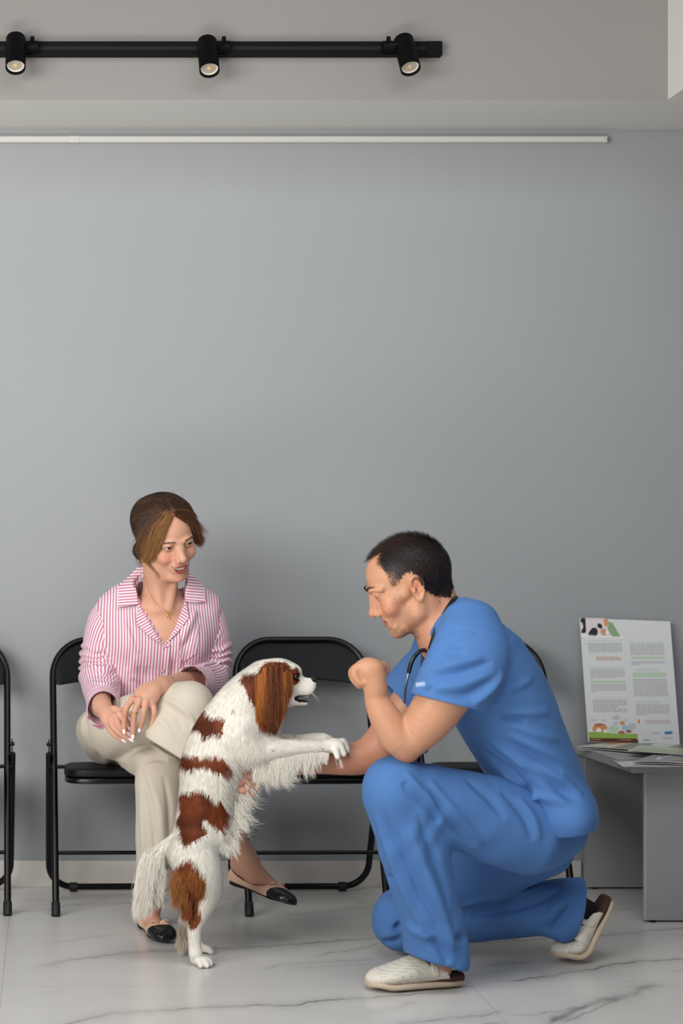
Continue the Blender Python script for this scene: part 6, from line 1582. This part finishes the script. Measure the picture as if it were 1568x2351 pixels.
def lock_(pts, n, sp, cols, w=.0005, flare=1.0, S=16):
    n = int(n * 1.7) if n > 100 else n
    q = spline(np.array(pts), 6); t = np.linspace(0, len(q) - 1, S).astype(int); c0 = q[t]
    off = RNG.normal(0, 1, (n, 3)) * np.array(sp); s = np.linspace(0, 1, S)[None, :, None]
    pth = c0[None] + off[:, None] * (.75 + .5 * np.sin(s * 3.1)) + RNG.normal(0, .4, (n, 1, 3)) * np.array(sp) * s ** 2 * flare * 2
    cut_ = RNG.uniform(.72, 1.0, n); idx = np.linspace(0, 1, S)[None] * cut_[:, None] * (S - 1); i0 = np.minimum(idx.astype(int), S - 2); fr2 = (idx - i0)[..., None]
    pth = np.take_along_axis(pth, i0[..., None].repeat(3, 2), 1) * (1 - fr2) + np.take_along_axis(pth, (i0 + 1)[..., None].repeat(3, 2), 1) * fr2
    m = RNG.uniform(0, 1, (n, 1)) ** 1.3; cc = (np.array(lin(cols[0])) * (1 - m) + np.array(lin(cols[1])) * m) * RNG.uniform(.75, 1.2, (n, 1))
    nn = np.tile(V(.35 * np.sign(pts[1][0]), .9, .2), (n, 1)) + RNG.normal(0, .25, (n, 3))
    ix = np.linspace(0, S - 1, 9).astype(int)
    LK.append(((pth @ HW.T * Ws + Wt), (nn / np.linalg.norm(nn, axis=1)[:, None]) @ HW.T, cc, w))
LK = []
gold = ((96, 62, 42), (184, 132, 74)); brn_ = ((54, 36, 32), (120, 78, 48))
lock_([(.014, .060, .088), (.036, .070, .070), (.053, .070, .042), (.060, .062, .010), (.066, .052, -.018), (.076, .035, -.040), (.082, .012, -.052)], 900, (.0065, .004, .004), gold)
lock_([(.022, .054, .090), (.048, .060, .068), (.060, .060, .040), (.068, .050, .005), (.076, .034, -.030), (.080, .006, -.052)], 1100, (.007, .005, .005), gold)
lock_([(.032, .042, .088), (.062, .044, .058), (.076, .034, .022), (.082, .014, -.014), (.080, -.018, -.040)], 1100, (.008, .007, .006), brn_)
lock_([(.080, .014, -.046), (.070, .034, -.062), (.056, .046, -.082), (.054, .046, -.108)], 46, (.003, .003, .003), gold, .0006)
lock_([(-.010, .060, .088), (-.032, .064, .074), (-.049, .058, .051), (-.060, .050, .026), (-.068, .042, .000), (-.084, .036, -.022), (-.098, .028, -.020)], 900, (.006, .005, .005), brn_)
lock_([(-.020, .052, .088), (-.050, .048, .062), (-.066, .040, .030), (-.078, .032, .000), (-.082, .036, -.026), (-.074, .044, -.032)], 700, (.005, .005, .005), gold)
lock_([(-.060, .050, .055), (-.080, .040, .030), (-.100, .032, .004), (-.116, .026, -.012)], 60, (.004, .004, .004), gold, .0005)
for s_ in range(20):
    a = RNG.uniform(0, 6.28); r0 = V(.05 * cos(a) * .9, -.02 + .05 * sin(a), .097 + .004 * sin(a)); d = V(cos(a), .3 * sin(a) - .3, .15)
    lock_([r0, r0 + d * .012 + V(0, 0, .005), r0 + d * .026 + V(0, 0, .006), r0 + d * .042 + V(0, 0, -.002)], 1, (.001, .001, .001), brn_, .0004)
nape = [lock_([(.060, -.050, -.05), (.068, -.045, -.075), (.060 + .006 * i, -.040, -.10)], 26, (.004, .004, .003), brn_, .0005) for i in range(3)]
P_ = np.concatenate([a[0] for a in LK]); strands('loose_locks', P_, np.concatenate([a[1] for a in LK]), np.concatenate([np.full(len(a[0]), a[3]) for a in LK]), np.concatenate([a[2] for a in LK]), M_hw, hair)
strands('combed_strands', PA[0][0], PA[0][1], np.full(len(PA[0][0]), PA[0][3]), PA[0][2], M_hw, hair)
for s in (-1, 1):
    q = spline([(s * .013, .0915, .0168), (s * .026, .0915, .0198), (s * .040, .0805, .0180), (s * .052, .065, .0105)], 8)
    n_ = 110; i = RNG.integers(0, len(q) - 1, n_); r = q[i] + RNG.normal(0, .0010, (n_, 3)) * (1, .3, 1.0)
    dd = (q[i + 1] - q[i]); dd /= np.linalg.norm(dd, axis=1)[:, None]; dd = dd + RNG.normal(0, .15, (n_, 3)) + V(0, -.1, .15)
    s4 = np.linspace(0, .0075, 4)[None, :, None]; b_ = r[:, None] + dd[:, None] * s4
    strands('eyebrow', b_ @ HW.T * Ws + Wt, np.tile(V(s * .4, 1, .2), (n_, 1)) @ HW.T, np.full(n_, .0004), np.tile(np.array(lin((86, 58, 46))), (n_, 1)), M_hw, woman)
    n_ = 60; u = np.linspace(.0, 1, n_); r = np.stack([s * (.018 + .026 * u), .0815 + .0045 * np.sin(np.pi * u) - .005 * u, .0024 + .0034 * np.sin(np.pi * u)], 1); o_ = np.stack([s * (.1 + .7 * u), .8 + 0 * u, .35 + 0 * u], 1)
    s4 = np.linspace(0, 1, 5)[None, :, None]; b_ = r[:, None] + o_[:, None] * s4 * .0055 + V(0, 0, .0030) * s4 ** 2
    strands('eyelashes', b_ @ HW.T * Ws + Wt, np.tile(V(0, 0, 1), (n_, 1)) @ HW.T, np.full(n_, .0004), np.tile(np.array(lin((24, 16, 14))), (n_, 1)), M_hw, woman)
M_gold = simple('gold', (212, 160, 78), .25, .9)
# earring, necklace, ring
m = MB(); e0 = HW @ V(.077, .000, -.050) * Ws + Wt
m.tube([e0 + V(.0042 * cos(a) * .9, -.002, -.010 + .0105 * sin(a)) for a in np.linspace(0, 2 * pi, 24, endpoint=False)], .0011, 8, closed=True)
m.tube([e0 + V(.0036 * cos(a) * .9 + .004, -.003, -.008 + .0085 * sin(a)) for a in np.linspace(0, 2 * pi, 24, endpoint=False)], .0010, 8, closed=True); m.build('gold_earring', M_gold, woman)
def onto(o_v, o_q, pts, lift=0.0):
    from mathutils.bvhtree import BVHTree
    from mathutils import Vector
    b = BVHTree.FromPolygons(o_v.tolist(), o_q.tolist()); o = Vector((0, CAMY, EYE)); r = []
    for (x, y) in pts:
        h = b.ray_cast(o, (Vector(P(x, y, 0)) - o).normalized())
        if h[0] is not None: r.append(np.array(h[0]) + np.array(h[1]) * lift)
    return r
NK = onto(wV, wQ, [tuple(p) for p in spline([(333, 1322), (339, 1345), (347, 1366), (360, 1386), (375, 1398), (385, 1405), (392, 1402), (398, 1385), (404, 1368), (408, 1352)], 5)], .0012)
m = MB(); m.tube(NK, .0004, 6)
for (x, y, r) in ((382, 1406, .0022), (386, 1409, .0026), (391, 1410, .0022), (384, 1416, .0022), (389, 1419, .0030), (386, 1412, .002)):
    for h in onto(wV, wQ, [(x, y)], .002): m.lathe([(0, -r * .4), (r, -r * .2), (r, r * .2), (0, r * .4)], 10, fr((0, 0, 1), (0, -1, 0)), h)
m.build('gold_necklace', M_gold, woman)
rc = (wp_(309.5, 1635.5, -.8085)); ax = nrm(wp_(307, 1652, -.804) - wp_(311, 1629, -.810)); a1 = nrm(np.cross(ax, (0, 1, 0))); a2 = np.cross(ax, a1)
m = MB(); m.tube([rc + (a1 * cos(a) + a2 * sin(a)) * .0102 for a in np.linspace(0, 2 * pi, 30, endpoint=False)], .0011, 8, closed=True)
g_ = rc + V(.003, -.0108, 0); m.lathe([(0, -.002), (.0022, 0), (0, .002)], 8, None, g_); m.build('gold_ring', M_gold, woman)

# ---- striped shirt: every piece carries its own running stripe coordinate
M_str = NT('pink_striped_cotton'); at = M_str.attr('stripe'); s_ = M_str.math('SINE', M_str.math('MULTIPLY', at.outputs['Fac'], 6.2832 / .0084))
ss = M_str.math('MULTIPLY_ADD', s_, 2.2, .45); ss = M_str.math('MINIMUM', M_str.math('MAXIMUM', ss, 0.0), 1.0)
tc = M_str.node('ShaderNodeTexCoord'); wv_ = M_str.node('ShaderNodeTexNoise', i_Scale=1100.0, i_Detail=2.0); M_str.l(tc.outputs['Object'], wv_.inputs['Vector'])
M_str.set(color=M_str.mix(ss, lin((228, 220, 224)), M_str.mix(wv_.outputs[0], lin((190, 108, 138)), lin((208, 142, 166)))), rough=.85); M_str.bump(wv_.outputs[0], .2, .0005)
M_str.b.inputs['Specular IOR Level'].default_value = .15; M_str.b.inputs['Sheen Weight'].default_value = .1; M_str = M_str.m
F = Field()
F.u(Loft([WL(374, 1374, -.495, .095, .050), WL(366, 1395, -.490, .165, .066), WL(362, 1440, -.480, .192, .096), WL(360, 1500, -.450, .178, .112), WL(350, 1560, -.41, .172, .125), WL(335, 1620, -.37, .176, .130), WL(328, 1650, -.35, .178, .125)], (1, 0, 0)), .0)
F.u(Cap(wp_(318, 1352, -.520), wp_(262, 1398, -.480), .038, .052), .03); F.u(Cap(wp_(425, 1350, -.515), wp_(470, 1392, -.470), .036, .050), .03)
F.u(Ell(wp_(335, 1475, -.535), (.07, .055, .07)), .04); F.u(Ell(wp_(420, 1465, -.525), (.07, .055, .07)), .04)
# V opening down to (385,1482), wide at the neck
vtx = [(330, 1300), (311, 1335), (318, 1370), (345, 1420), (379, 1478), (383, 1478), (402, 1440), (425, 1380), (432, 1335), (430, 1290)]
def vcut(p):
    sh = p.shape[:-1]; q = p.reshape(-1, 3); x = CX + q[:, 0] / (-.60 - CAMY) * FOC; y = CY - (q[:, 2] - EYE) / (-.60 - CAMY) * FOC
    ins = in_poly(x, y, vtx); d = np.full(len(q), 9.0); v_ = np.array(vtx + [vtx[0]], float)
    pts = np.stack([x, y, 0 * x], 1); d = dist_poly(pts, np.concatenate([v_, np.zeros((len(v_), 1))], 1)) * .00129
    dd = np.where(ins, -d, d); return np.maximum(dd, q[:, 1] + .47).reshape(sh)
F.sub(Prim(vcut, wp_(300, 1490, -.80), wp_(440, 1290, -.44)), .002)
F.sub(Loft([WL(368, 1290, -.57, .056, .060), WL(368, 1350, -.545, .060, .062), WL(372, 1395, -.54, .058, .050)], (1, 0, 0)), .003)
F.sub(Box(wp_(330, 1712, -.35), (.3, .3, .075)), .01)
F.disp(lambda p: -.0022 * np.sin((p @ V(70, 20, 10)) + 2.2 * wob(p, 9)) * sstep(1400, 1560, CY - (p[..., 2] - EYE) * 770), (-9,) * 3, (9,) * 3)
v, q = surface(F, .0030, 2)
FOLD_SH = [([(285, 1430), (300, 1480), (290, 1540)], -.006, .012), ([(300, 1560), (330, 1580), (340, 1530)], -.004, .012), ([(310, 1600), (350, 1590), (375, 1560)], .005, .012), ([(380, 1590), (385, 1540), (384, 1490)], .003, .006),
 ([(440, 1440), (425, 1490), (415, 1540)], -.006, .012), ([(450, 1400), (432, 1440), (422, 1480)], .006, .012), ([(295, 1400), (310, 1450), (318, 1500)], .004, .014), ([(335, 1600), (360, 1600), (395, 1585)], -.005, .010),
 ([(430, 1480), (412, 1530), (405, 1580)], .006, .012), ([(320, 1530), (322, 1570), (315, 1610)], -.005, .010)]
v = press(v, q, FOLD_SH, 2.2)
st_ = v[:, 0] + .10 * (v[:, 2] - 1.0) * np.clip((v[:, 0] - .30) * 3, -1, 1) + .003 * wob(v, 9)
shirt = mesh_obj('shirt', v, q, M_str, woman, True, {'stripe': st_}); print('shirt', len(v), round(time.time() - T00, 1))
def ang_attr(v, path, u0):
    "stripes running along a sleeve: turn angle about the sleeve times its girth; along = arc length"
    qp = spline(np.array(path, float), 8); T = np.gradient(qp, axis=0); T /= np.linalg.norm(T, axis=1)[:, None]
    from mathutils.kdtree import KDTree
    idx = nearest(v, qp); cum = np.concatenate([[0], np.cumsum(np.linalg.norm(np.diff(qp, axis=0), axis=1))])
    u = np.asarray(u0, float); U = []
    for t in T: u = u - (u @ t) * t; u = u / np.linalg.norm(u); U.append(u)
    U = np.array(U); W_ = np.cross(T, U); r = v - qp[idx]; a = np.arctan2((r * W_[idx]).sum(1), (r * U[idx]).sum(1)); along = cum[idx] + (r * T[idx]).sum(1)
    return a, along
def shirt_sleeve(rows, cuff, hollow, folds, ring, side):
    F = Field()
    for L_ in rows: F.u(L_, .02)
    F.sub(hollow, .002)
    pth, env0, env1 = ring
    qp = spline(np.array(pth, float), 6); cum = np.concatenate([[0], np.cumsum(np.linalg.norm(np.diff(qp, axis=0), axis=1))]); T = np.gradient(qp, axis=0); T /= np.linalg.norm(T, axis=1)[:, None]
    v, q = surface(F, .0026, 2)
    N_ = vertex_normals(v, q); idx = nearest(v, qp); al = cum[idx] + ((v - qp[idx]) * T[idx]).sum(1)
    w = np.sin(al * 6.28 / .026 + 2.6 * wob(v, 22)) * (.55 + .45 * wob(v + 3, 26)); w = np.sign(w) * np.abs(w) ** .8
    v = v + N_ * (.0070 * w * sstep(env0, env0 + .05, al) * (1 - sstep(env1 - .015, env1, al)))[:, None]
    v = relax(v, q, 1, .4); v = press(v, q, folds, 1.6)
    a, al = ang_attr(v, pth, (1, 0, 0)); sv = a * .055 + .35 * .0046 * w
    sl = mesh_obj('sleeve', v, q, M_str, shirt, True, {'stripe': sv})
    F = Field()
    for L_ in cuff[0]: F.u(L_, .01)
    for L_ in cuff[1]: F.sub(L_, .0015)
    for L_ in cuff[2]: F.inter(L_, .0012)
    v, q = surface(F, .0022, 2); a, al = ang_attr(v, cuff[3], (1, 0, 0))
    mesh_obj('cuff', v, q, M_str, shirt, True, {'stripe': al + .002 * wob(v, 30)})
RA = [wp_(262, 1400, -.47), wp_(232, 1455, -.465), wp_(222, 1520, -.455), wp_(222, 1570, -.49), wp_(228, 1612, -.60)]
shirt_sleeve([Loft([WL(275, 1398, -.475, .055, .055), WL(250, 1425, -.47, .062, .062), WL(236, 1480, -.46, .062, .066), WL(231, 1530, -.455, .064, .068), WL(232, 1565, -.49, .062, .066), WL(236, 1600, -.56, .052, .058), WL(238, 1612, -.60, .047, .050)], (1, 0, 0))],
    ([Loft([WL(232, 1590, -.55, .050, .054), WL(236, 1618, -.615, .048, .052), WL(238, 1634, -.645, .051, .056)], (1, 0, 0))], [Loft([WL(232, 1590, -.55, .046, .050), WL(236, 1618, -.615, .0445, .0485), WL(240, 1645, -.70, .049, .054)], (1, 0, 0))],
     [Prim(lambda p: (p - wp_(240, 1632, -.655)) @ nrm(V(.12, -.85, -.5)), (-9,) * 3, (9,) * 3), Prim(lambda p: -(p - wp_(232, 1596, -.575)) @ nrm(V(.12, -.8, -.55)), (-9,) * 3, (9,) * 3)], [wp_(230, 1580, -.52), wp_(236, 1618, -.615), wp_(240, 1645, -.70)]),
    Loft([WL(236, 1604, -.59, .036, .040), WL(240, 1625, -.66, .042, .046)], (1, 0, 0)),
    [([(250, 1440), (262, 1490), (285, 1520)], -.005, .010), ([(285, 1480), (262, 1500), (215, 1505)], -.005, .008), ([(195, 1520), (230, 1535), (280, 1525)], .005, .008), ([(200, 1550), (240, 1548), (285, 1540)], -.005, .007), ([(200, 1565), (240, 1572), (280, 1562)], .005, .008), ([(205, 1580), (245, 1592), (275, 1585)], -.004, .007)],
    (RA, .10, .235), 1)
LA = [wp_(452, 1390, -.45), wp_(486, 1440, -.45), wp_(492, 1510, -.44), wp_(484, 1560, -.47), wp_(452, 1570, -.57)]
shirt_sleeve([Loft([WL(440, 1392, -.465, .055, .055), WL(466, 1412, -.455, .062, .064), WL(482, 1460, -.445, .062, .068), WL(484, 1515, -.44, .062, .070), WL(478, 1555, -.47, .060, .066), WL(466, 1566, -.53, .052, .058), WL(456, 1567, -.57, .048, .052)], (1, 0, 0))],
    ([Loft([WL(476, 1562, -.52, .050, .052), WL(450, 1567, -.60, .050, .050), WL(437, 1568, -.635, .052, .052)], (0, 0, 1))], [Loft([WL(476, 1562, -.52, .046, .048), WL(450, 1567, -.60, .0465, .0465), WL(425, 1568, -.68, .050, .050)], (0, 0, 1))],
     [Prim(lambda p: (p - wp_(438, 1568, -.635)) @ nrm(V(-.62, -.75, -.1)), (-9,) * 3, (9,) * 3), Prim(lambda p: -(p - wp_(462, 1565, -.555)) @ nrm(V(-.6, -.8, -.1)), (-9,) * 3, (9,) * 3)], [wp_(480, 1562, -.50), wp_(450, 1567, -.60), wp_(425, 1568, -.68)]),
    Loft([WL(462, 1566, -.56, .038, .042), WL(438, 1568, -.64, .042, .046)], (0, 0, 1)),
    [([(450, 1420), (445, 1470), (430, 1510)], -.005, .010), ([(510, 1450), (475, 1490), (440, 1510)], .005, .008), ([(515, 1490), (480, 1510), (440, 1530)], -.005, .007), ([(512, 1520), (480, 1525), (450, 1540)], .005, .007), ([(505, 1545), (482, 1540), (460, 1548)], -.005, .006)],
    (LA, .10, .225), -1)
# collar, lapels, placket, buttons, pocket: cloth laid over the shirt
from mathutils.bvhtree import BVHTree as _B
def patch_cloth(name, poly, v0, q0, lift, th, sfun, n=26, edge=None, puff=0, parent=None, D0=None):
    "piece of cloth with outline given in photo pixels, laid on the garment below at its own thickness"
    from mathutils import Vector
    b = _B.FromPolygons(v0.tolist(), q0.tolist()); o = Vector((0, CAMY, EYE)); po = np.array(poly, float)
    lo, hi = po.min(0), po.max(0); st = 1.6; xs = np.arange(lo[0], hi[0] + st, st); ys = np.arange(lo[1], hi[1] + st, st)
    X_, Y_ = np.meshgrid(xs, ys, indexing='ij'); gi = -np.ones(X_.shape, int); pts = []
    ins = in_poly(X_.ravel(), Y_.ravel(), po).reshape(X_.shape)
    cell = ins[:-1, :-1] | ins[1:, :-1] | ins[:-1, 1:] | ins[1:, 1:]
    need = np.zeros(X_.shape, bool); need[:-1, :-1] |= cell; need[1:, :-1] |= cell; need[:-1, 1:] |= cell; need[1:, 1:] |= cell
    pp = np.concatenate([po, po[:1]]); 
    for (i, j) in zip(*np.nonzero(need)):
        x, y = X_[i, j], Y_[i, j]
        if not ins[i, j]:      # snap to the outline
            best = None
            for k in range(len(po)):
                a_, ab = pp[k], pp[k + 1] - pp[k]; t = min(1, max(0, ((x - a_[0]) * ab[0] + (y - a_[1]) * ab[1]) / (ab @ ab + 1e-9))); c_ = a_ + ab * t; d_ = np.hypot(*(c_ - (x, y)))
                if best is None or d_ < best[0]: best = (d_, c_)
            x, y = best[1]
        h = b.ray_cast(o, (Vector(P(x, y, 0)) - o).normalized())
        gi[i, j] = len(pts); pts.append((np.nan if h[0] is None else h[0][1] - lift, x, y))
    yy = np.array([p_[0] for p_ in pts]); xy = np.array([p_[1:] for p_ in pts]); ok = ~np.isnan(yy)
    if D0 is not None:
        f = np.array([D0(*a) for a in xy]); yy = np.where(ok, np.minimum(yy, f), f); ok[:] = True
    for k in np.nonzero(~ok)[0]: yy[k] = yy[ok][np.argmin(((xy[ok] - xy[k]) ** 2).sum(1))]
    V_ = np.array([P(a[0], a[1], b_) for a, b_ in zip(xy, yy)]); fs = []
    for i in range(X_.shape[0] - 1):
        for j in range(X_.shape[1] - 1):
            if cell[i, j] and min(gi[i, j], gi[i + 1, j], gi[i + 1, j + 1], gi[i, j + 1]) >= 0: fs.append((gi[i, j], gi[i + 1, j], gi[i + 1, j + 1], gi[i, j + 1]))
    Q_ = np.array(fs); V_ = V_ if len(V_) == 0 else V_
    if len(Q_) == 0: return None
    sm = relax(V_, Q_, 10, .5)[:, 1]; V_ = np.array([P(a[0], a[1], b_) for a, b_ in zip(xy, sm)])
    sv = np.array([sfun(x, y) for (_, x, y) in pts])
    o_ = mesh_obj(name, V_, Q_, M_str, parent if parent is not None else shirt, True, {'stripe': sv})
    s_ = o_.modifiers.new('cloth', 'SOLIDIFY'); s_.thickness = th; s_.offset = 0
    return o_
PXM = .00128
allv = np.concatenate([v for v in [wV]]); 
shv = np.array([x.co[:] for x in shirt.data.vertices]); shq = np.array([list(p.vertices) for p in shirt.data.polygons])
bodyshirt_v = np.concatenate([shv, wV]); bodyshirt_q = np.concatenate([shq, wQ + len(shv)])
# lapels (lower) then collar leaves (upper)
def along(ax, ay): return lambda x, y: (x * ax + y * ay) * PXM
patch_cloth('lapel', [(312, 1352), (318, 1372), (345, 1420), (378, 1472), (391, 1483), (384, 1484), (345, 1462), (313, 1432), (316, 1390), (306, 1360)], shv, shq, .007, .0016, along(.50, .87))
patch_cloth('lapel', [(425, 1378), (402, 1440), (381, 1477), (386, 1468 + 6), (410, 1450), (434, 1418), (426, 1380), (428, 1372)], shv, shq, .006, .0016, along(-.55, .83))
patch_cloth('collar', [(333, 1302), (318, 1300), (309, 1310), (290, 1328), (273, 1345), (270, 1394), (296, 1391), (317, 1388), (313, 1358), (311, 1340), (314, 1325), (333, 1312)], shv, shq, .011, .0018, along(.08, 1.0))
patch_cloth('collar', [(434, 1316), (448, 1325), (462, 1338), (467, 1350), (472, 1382), (448, 1383), (426, 1380), (424, 1364), (430, 1340)], shv, shq, .010, .0018, along(-.1, 1.0))
patch_cloth('collar_stand', [(309, 1310), (318, 1299), (336, 1304), (332, 1318), (322, 1332), (313, 1348)], shv, shq, .003, .0018, along(1, 0), D0=lambda x, y: -.53)
patch_cloth('placket', [(380, 1484), (391, 1484), (388, 1540), (379, 1592), (364, 1592), (374, 1540)], shv, shq, .0030, .0014, along(1.0, .1))
patch_cloth('chest_pocket', [(415, 1436), (458, 1434), (452, 1500), (420, 1520), (410, 1500), (414, 1468)], shv, shq, .0030, .0014, along(.97, .2))
for (x, y) in ((377.5, 1482), (370, 1537)):
    h = onto(shv, shq, [(x, y)], .0060)
    if h:
        m = MB(); R = fr((0, 0, 1), (0, -1, .1)); m.lathe([(0, -.001), (.0048, -.001), (.0055, 0), (.0050, .0012), (.0032, .0006), (0, .0006)], 20, R, h[0]); b_ = m.build('button', simple('pink_shell_button', (214, 150, 170), .25), shirt)
# ---- beige linen trousers
M_lin = cloth_mat('beige_linen', (206, 196, 180), .9, 700, .35, .05, .1).m
F = Field()
F.u(Loft([WL(272, 1690, -.27, .125, .10), WL(300, 1690, -.36, .145, .095), WL(330, 1680, -.44, .15, .09)], (1, 0, 0)), .0)
F.u(Loft([WL(238, 1680, -.36, .075, .085), WL(262, 1676, -.50, .080, .098), WL(325, 1652, -.61, .080, .088), WL(395, 1625, -.70, .072, .076), WL(436, 1617, -.755, .066, .068)], (.45, 0, 1)), .03)
F.u(Ell(wp_(440, 1622, -.765), (.052, .058, .056)), .03)
F.u(Loft([WL(427, 1645, -.765, .072, .058), WL(417, 1690, -.780, .102, .060), WL(425, 1745, -.785, .108, .062), WL(440, 1800, -.785, .112, .062)], (1, 0, 0)), .02)
F.sub(Prim(lambda p: np.maximum(-((p - wp_(370, 1713, -.80)) @ nrm(V(-.60, 0, -1))), np.maximum(p[..., 1] + .700, np.abs(p[..., 2] - wp_(0, 1780, -.8)[2]) - .15)), wp_(300, 1900, -.95), wp_(540, 1640, -.69)), .003)
F.sub(Loft([WL(420, 1700, -.780, .092, .050), WL(430, 1760, -.785, .100, .055), WL(440, 1830, -.785, .104, .056)], (1, 0, 0)), .002)
F.u(Loft([WL(325, 1722, -.46, .090, .070), WL(352, 1742, -.56, .075, .070), WL(366, 1762, -.64, .072, .066), WL(364, 1800, -.660, .071, .062), WL(363, 1860, -.664, .066, .060), WL(360, 1920, -.664, .062, .058), WL(358, 1980, -.660, .058, .056), WL(355, 2050, -.655, .056, .055)], (1, 0, 0)), .012)
F.inter(Prim(lambda p: wp_(350, 2037, -.66)[2] + .03 * (p[..., 0] - .30) - p[..., 2], (-9,) * 3, (9,) * 3), .002)
F.sub(Chain([wp_(356, 1990, -.66), wp_(352, 2060, -.655)], [.046, .050], 4), .002)
F.disp(lambda p: -.0022 * np.sin((p @ V(75, 20, 25)) + 2.4 * wob(p, 8)) * np.clip(.4 + .6 * wob(p + 2, 6), 0, 1.2), (-9,) * 3, (9,) * 3)
v, q = surface(F, .0032, 2)
FOLD_LT = [([(335, 1700), (375, 1730), (410, 1745)], .006, .006), ([(320, 1760), (340, 1820), (352, 1900), (358, 1980)], -.005, .008), ([(340, 1780), (365, 1850), (375, 1950)], .005, .012), ([(375, 1780), (388, 1850), (390, 1930)], -.005, .010), ([(322, 1800), (326, 1880), (330, 1980)], .005, .010),
 ([(195, 1640), (205, 1700), (235, 1745)], -.004, .012), ([(240, 1740), (290, 1745), (335, 1725)], .004, .014), ([(205, 1620), (190, 1660), (195, 1700)], .005, .012), ([(370, 1600), (410, 1620), (440, 1650), (445, 1690)], .005, .008), ([(375, 1620), (405, 1640), (420, 1680)], -.004, .010), ([(350, 1640), (380, 1665), (400, 1700)], .004, .010), ([(300, 1720), (325, 1715), (350, 1705)], -.005, .010), ([(260, 1600), (300, 1600), (340, 1590)], .004, .01), ([(330, 1755), (350, 1740), (385, 1745)], -.007, .012)]
v = press(v, q, FOLD_LT, 1.3); mesh_obj('linen_trousers', v, q, M_lin, woman); print('trousers', len(v), round(time.time() - T00, 1))
# ---- ballet flats
M_beige = simple('beige_leather', (224, 184, 158), .38, bump=.12, nscale=300); M_cap = simple('black_patent_toe', (16, 17, 20), .25); M_sl = simple('black_sole', (14, 14, 16), .5)
def flat(o, fwd, up, Lg=.245):
    M = fr(fwd, up); o = np.asarray(o, float)
    def X(pr): return xf(pr, M, o)
    prof = [(.018, .026), (.05, .0285), (.09, .027), (.13, .031), (.17, .0385), (.20, .0395), (.222, .035), (.238, .024)]
    F = Field(); F.u(X(Loft([(0, y, .0035 + (.004 if y > .22 else 0), r, .0040) for (y, r) in prof], (1, 0, 0), p_=2.4)), 0); F.u(X(Ell((0, .030, -.002), (.025, .028, .010))), .003); F.inter(X(Half((0, 0, -.006), (0, 0, -1), (-9,) * 3, (9,) * 3)), .001)
    sv, sq = surface(F, .0018, 1)
    F = Field()
    hs = [.036, .028, .024, .024, .025, .023, .020, .015]
    F.u(X(Loft([(0, y, h_ * .62, r * 1.0, h_) for (y, r), h_ in zip(prof, hs)], (1, 0, 0), p_=2.3)), 0)
    F.sub(X(Loft([(0, -.0 + y, max(h_ * .62, .012) + .004, r * 1.0 - .0025, h_) for (y, r), h_ in zip([(.024, .026), (.05, .0285), (.09, .027), (.13, .031), (.155, .033), (.168, .026)], [.036, .028, .024, .022, .016, .010])], (1, 0, 0), p_=2.3)), .001)
    F.inter(X(Prim(lambda p: np.maximum(.004 - p[..., 2], -9 + 0 * p[..., 0]), (-9,) * 3, (9,) * 3)), .001)
    F.sub(X(Prim(lambda p: np.maximum(p[..., 1] - .172 + 14 * p[..., 0] ** 2, (.046 - .42 * p[..., 1] + 2.2 * p[..., 1] ** 2) - p[..., 2] - .006), (-.1, -.05, -.02), (.1, .26, .12))), .001)
    uv, uq = surface(F, .0015, 1); L = (uv - o) @ M
    fc = L[uq].mean(1); cap = (fc[:, 1] + 10 * fc[:, 0] ** 2 > .196).astype(int)
    r_ = mesh_obj('ballet_flat', uv, uq, [M_beige, M_cap], woman, True, midx=cap); mesh_obj('sole', sv, sq, M_sl, r_)
    m = MB(); c = V(0, .174, .0375)
    for s in (-1, 1):
        m.tube([tuple(M @ (c + V(*p)) + o) for p in spline([(0, 0, .003), (s * .012, .005, .009), (s * .024, .006, .007), (s * .023, -.002, .002), (s * .010, -.003, .003), (0, 0, .003)], 5)], .0018, 8)
        m.tube([tuple(M @ (c + V(*p)) + o) for p in spline([(0, 0, .003), (s * .010, .009, .004), (s * .021, .014, -.002)], 4)], .0017, 8)
    m.lathe([(0, -.003), (.003, -.002), (.003, .002), (0, .003)], 10, M, M @ (c + V(0, 0, .003)) + o); m.build('bow', M_beige, r_)
    rim = []
    return r_
fo = wp_(330, 2128, -.62); fo = V(fo[0], -.615, .008)
flat(fo, nrm(V(.22, -1, 0)), (0, 0, 1))
fh = wp_(531, 2024, -.70)
flat(fh, nrm(wp_(650, 2073, -.87) - fh), nrm(V(.45, -.25, .85)))
print('woman done', round(time.time() - T00, 1))
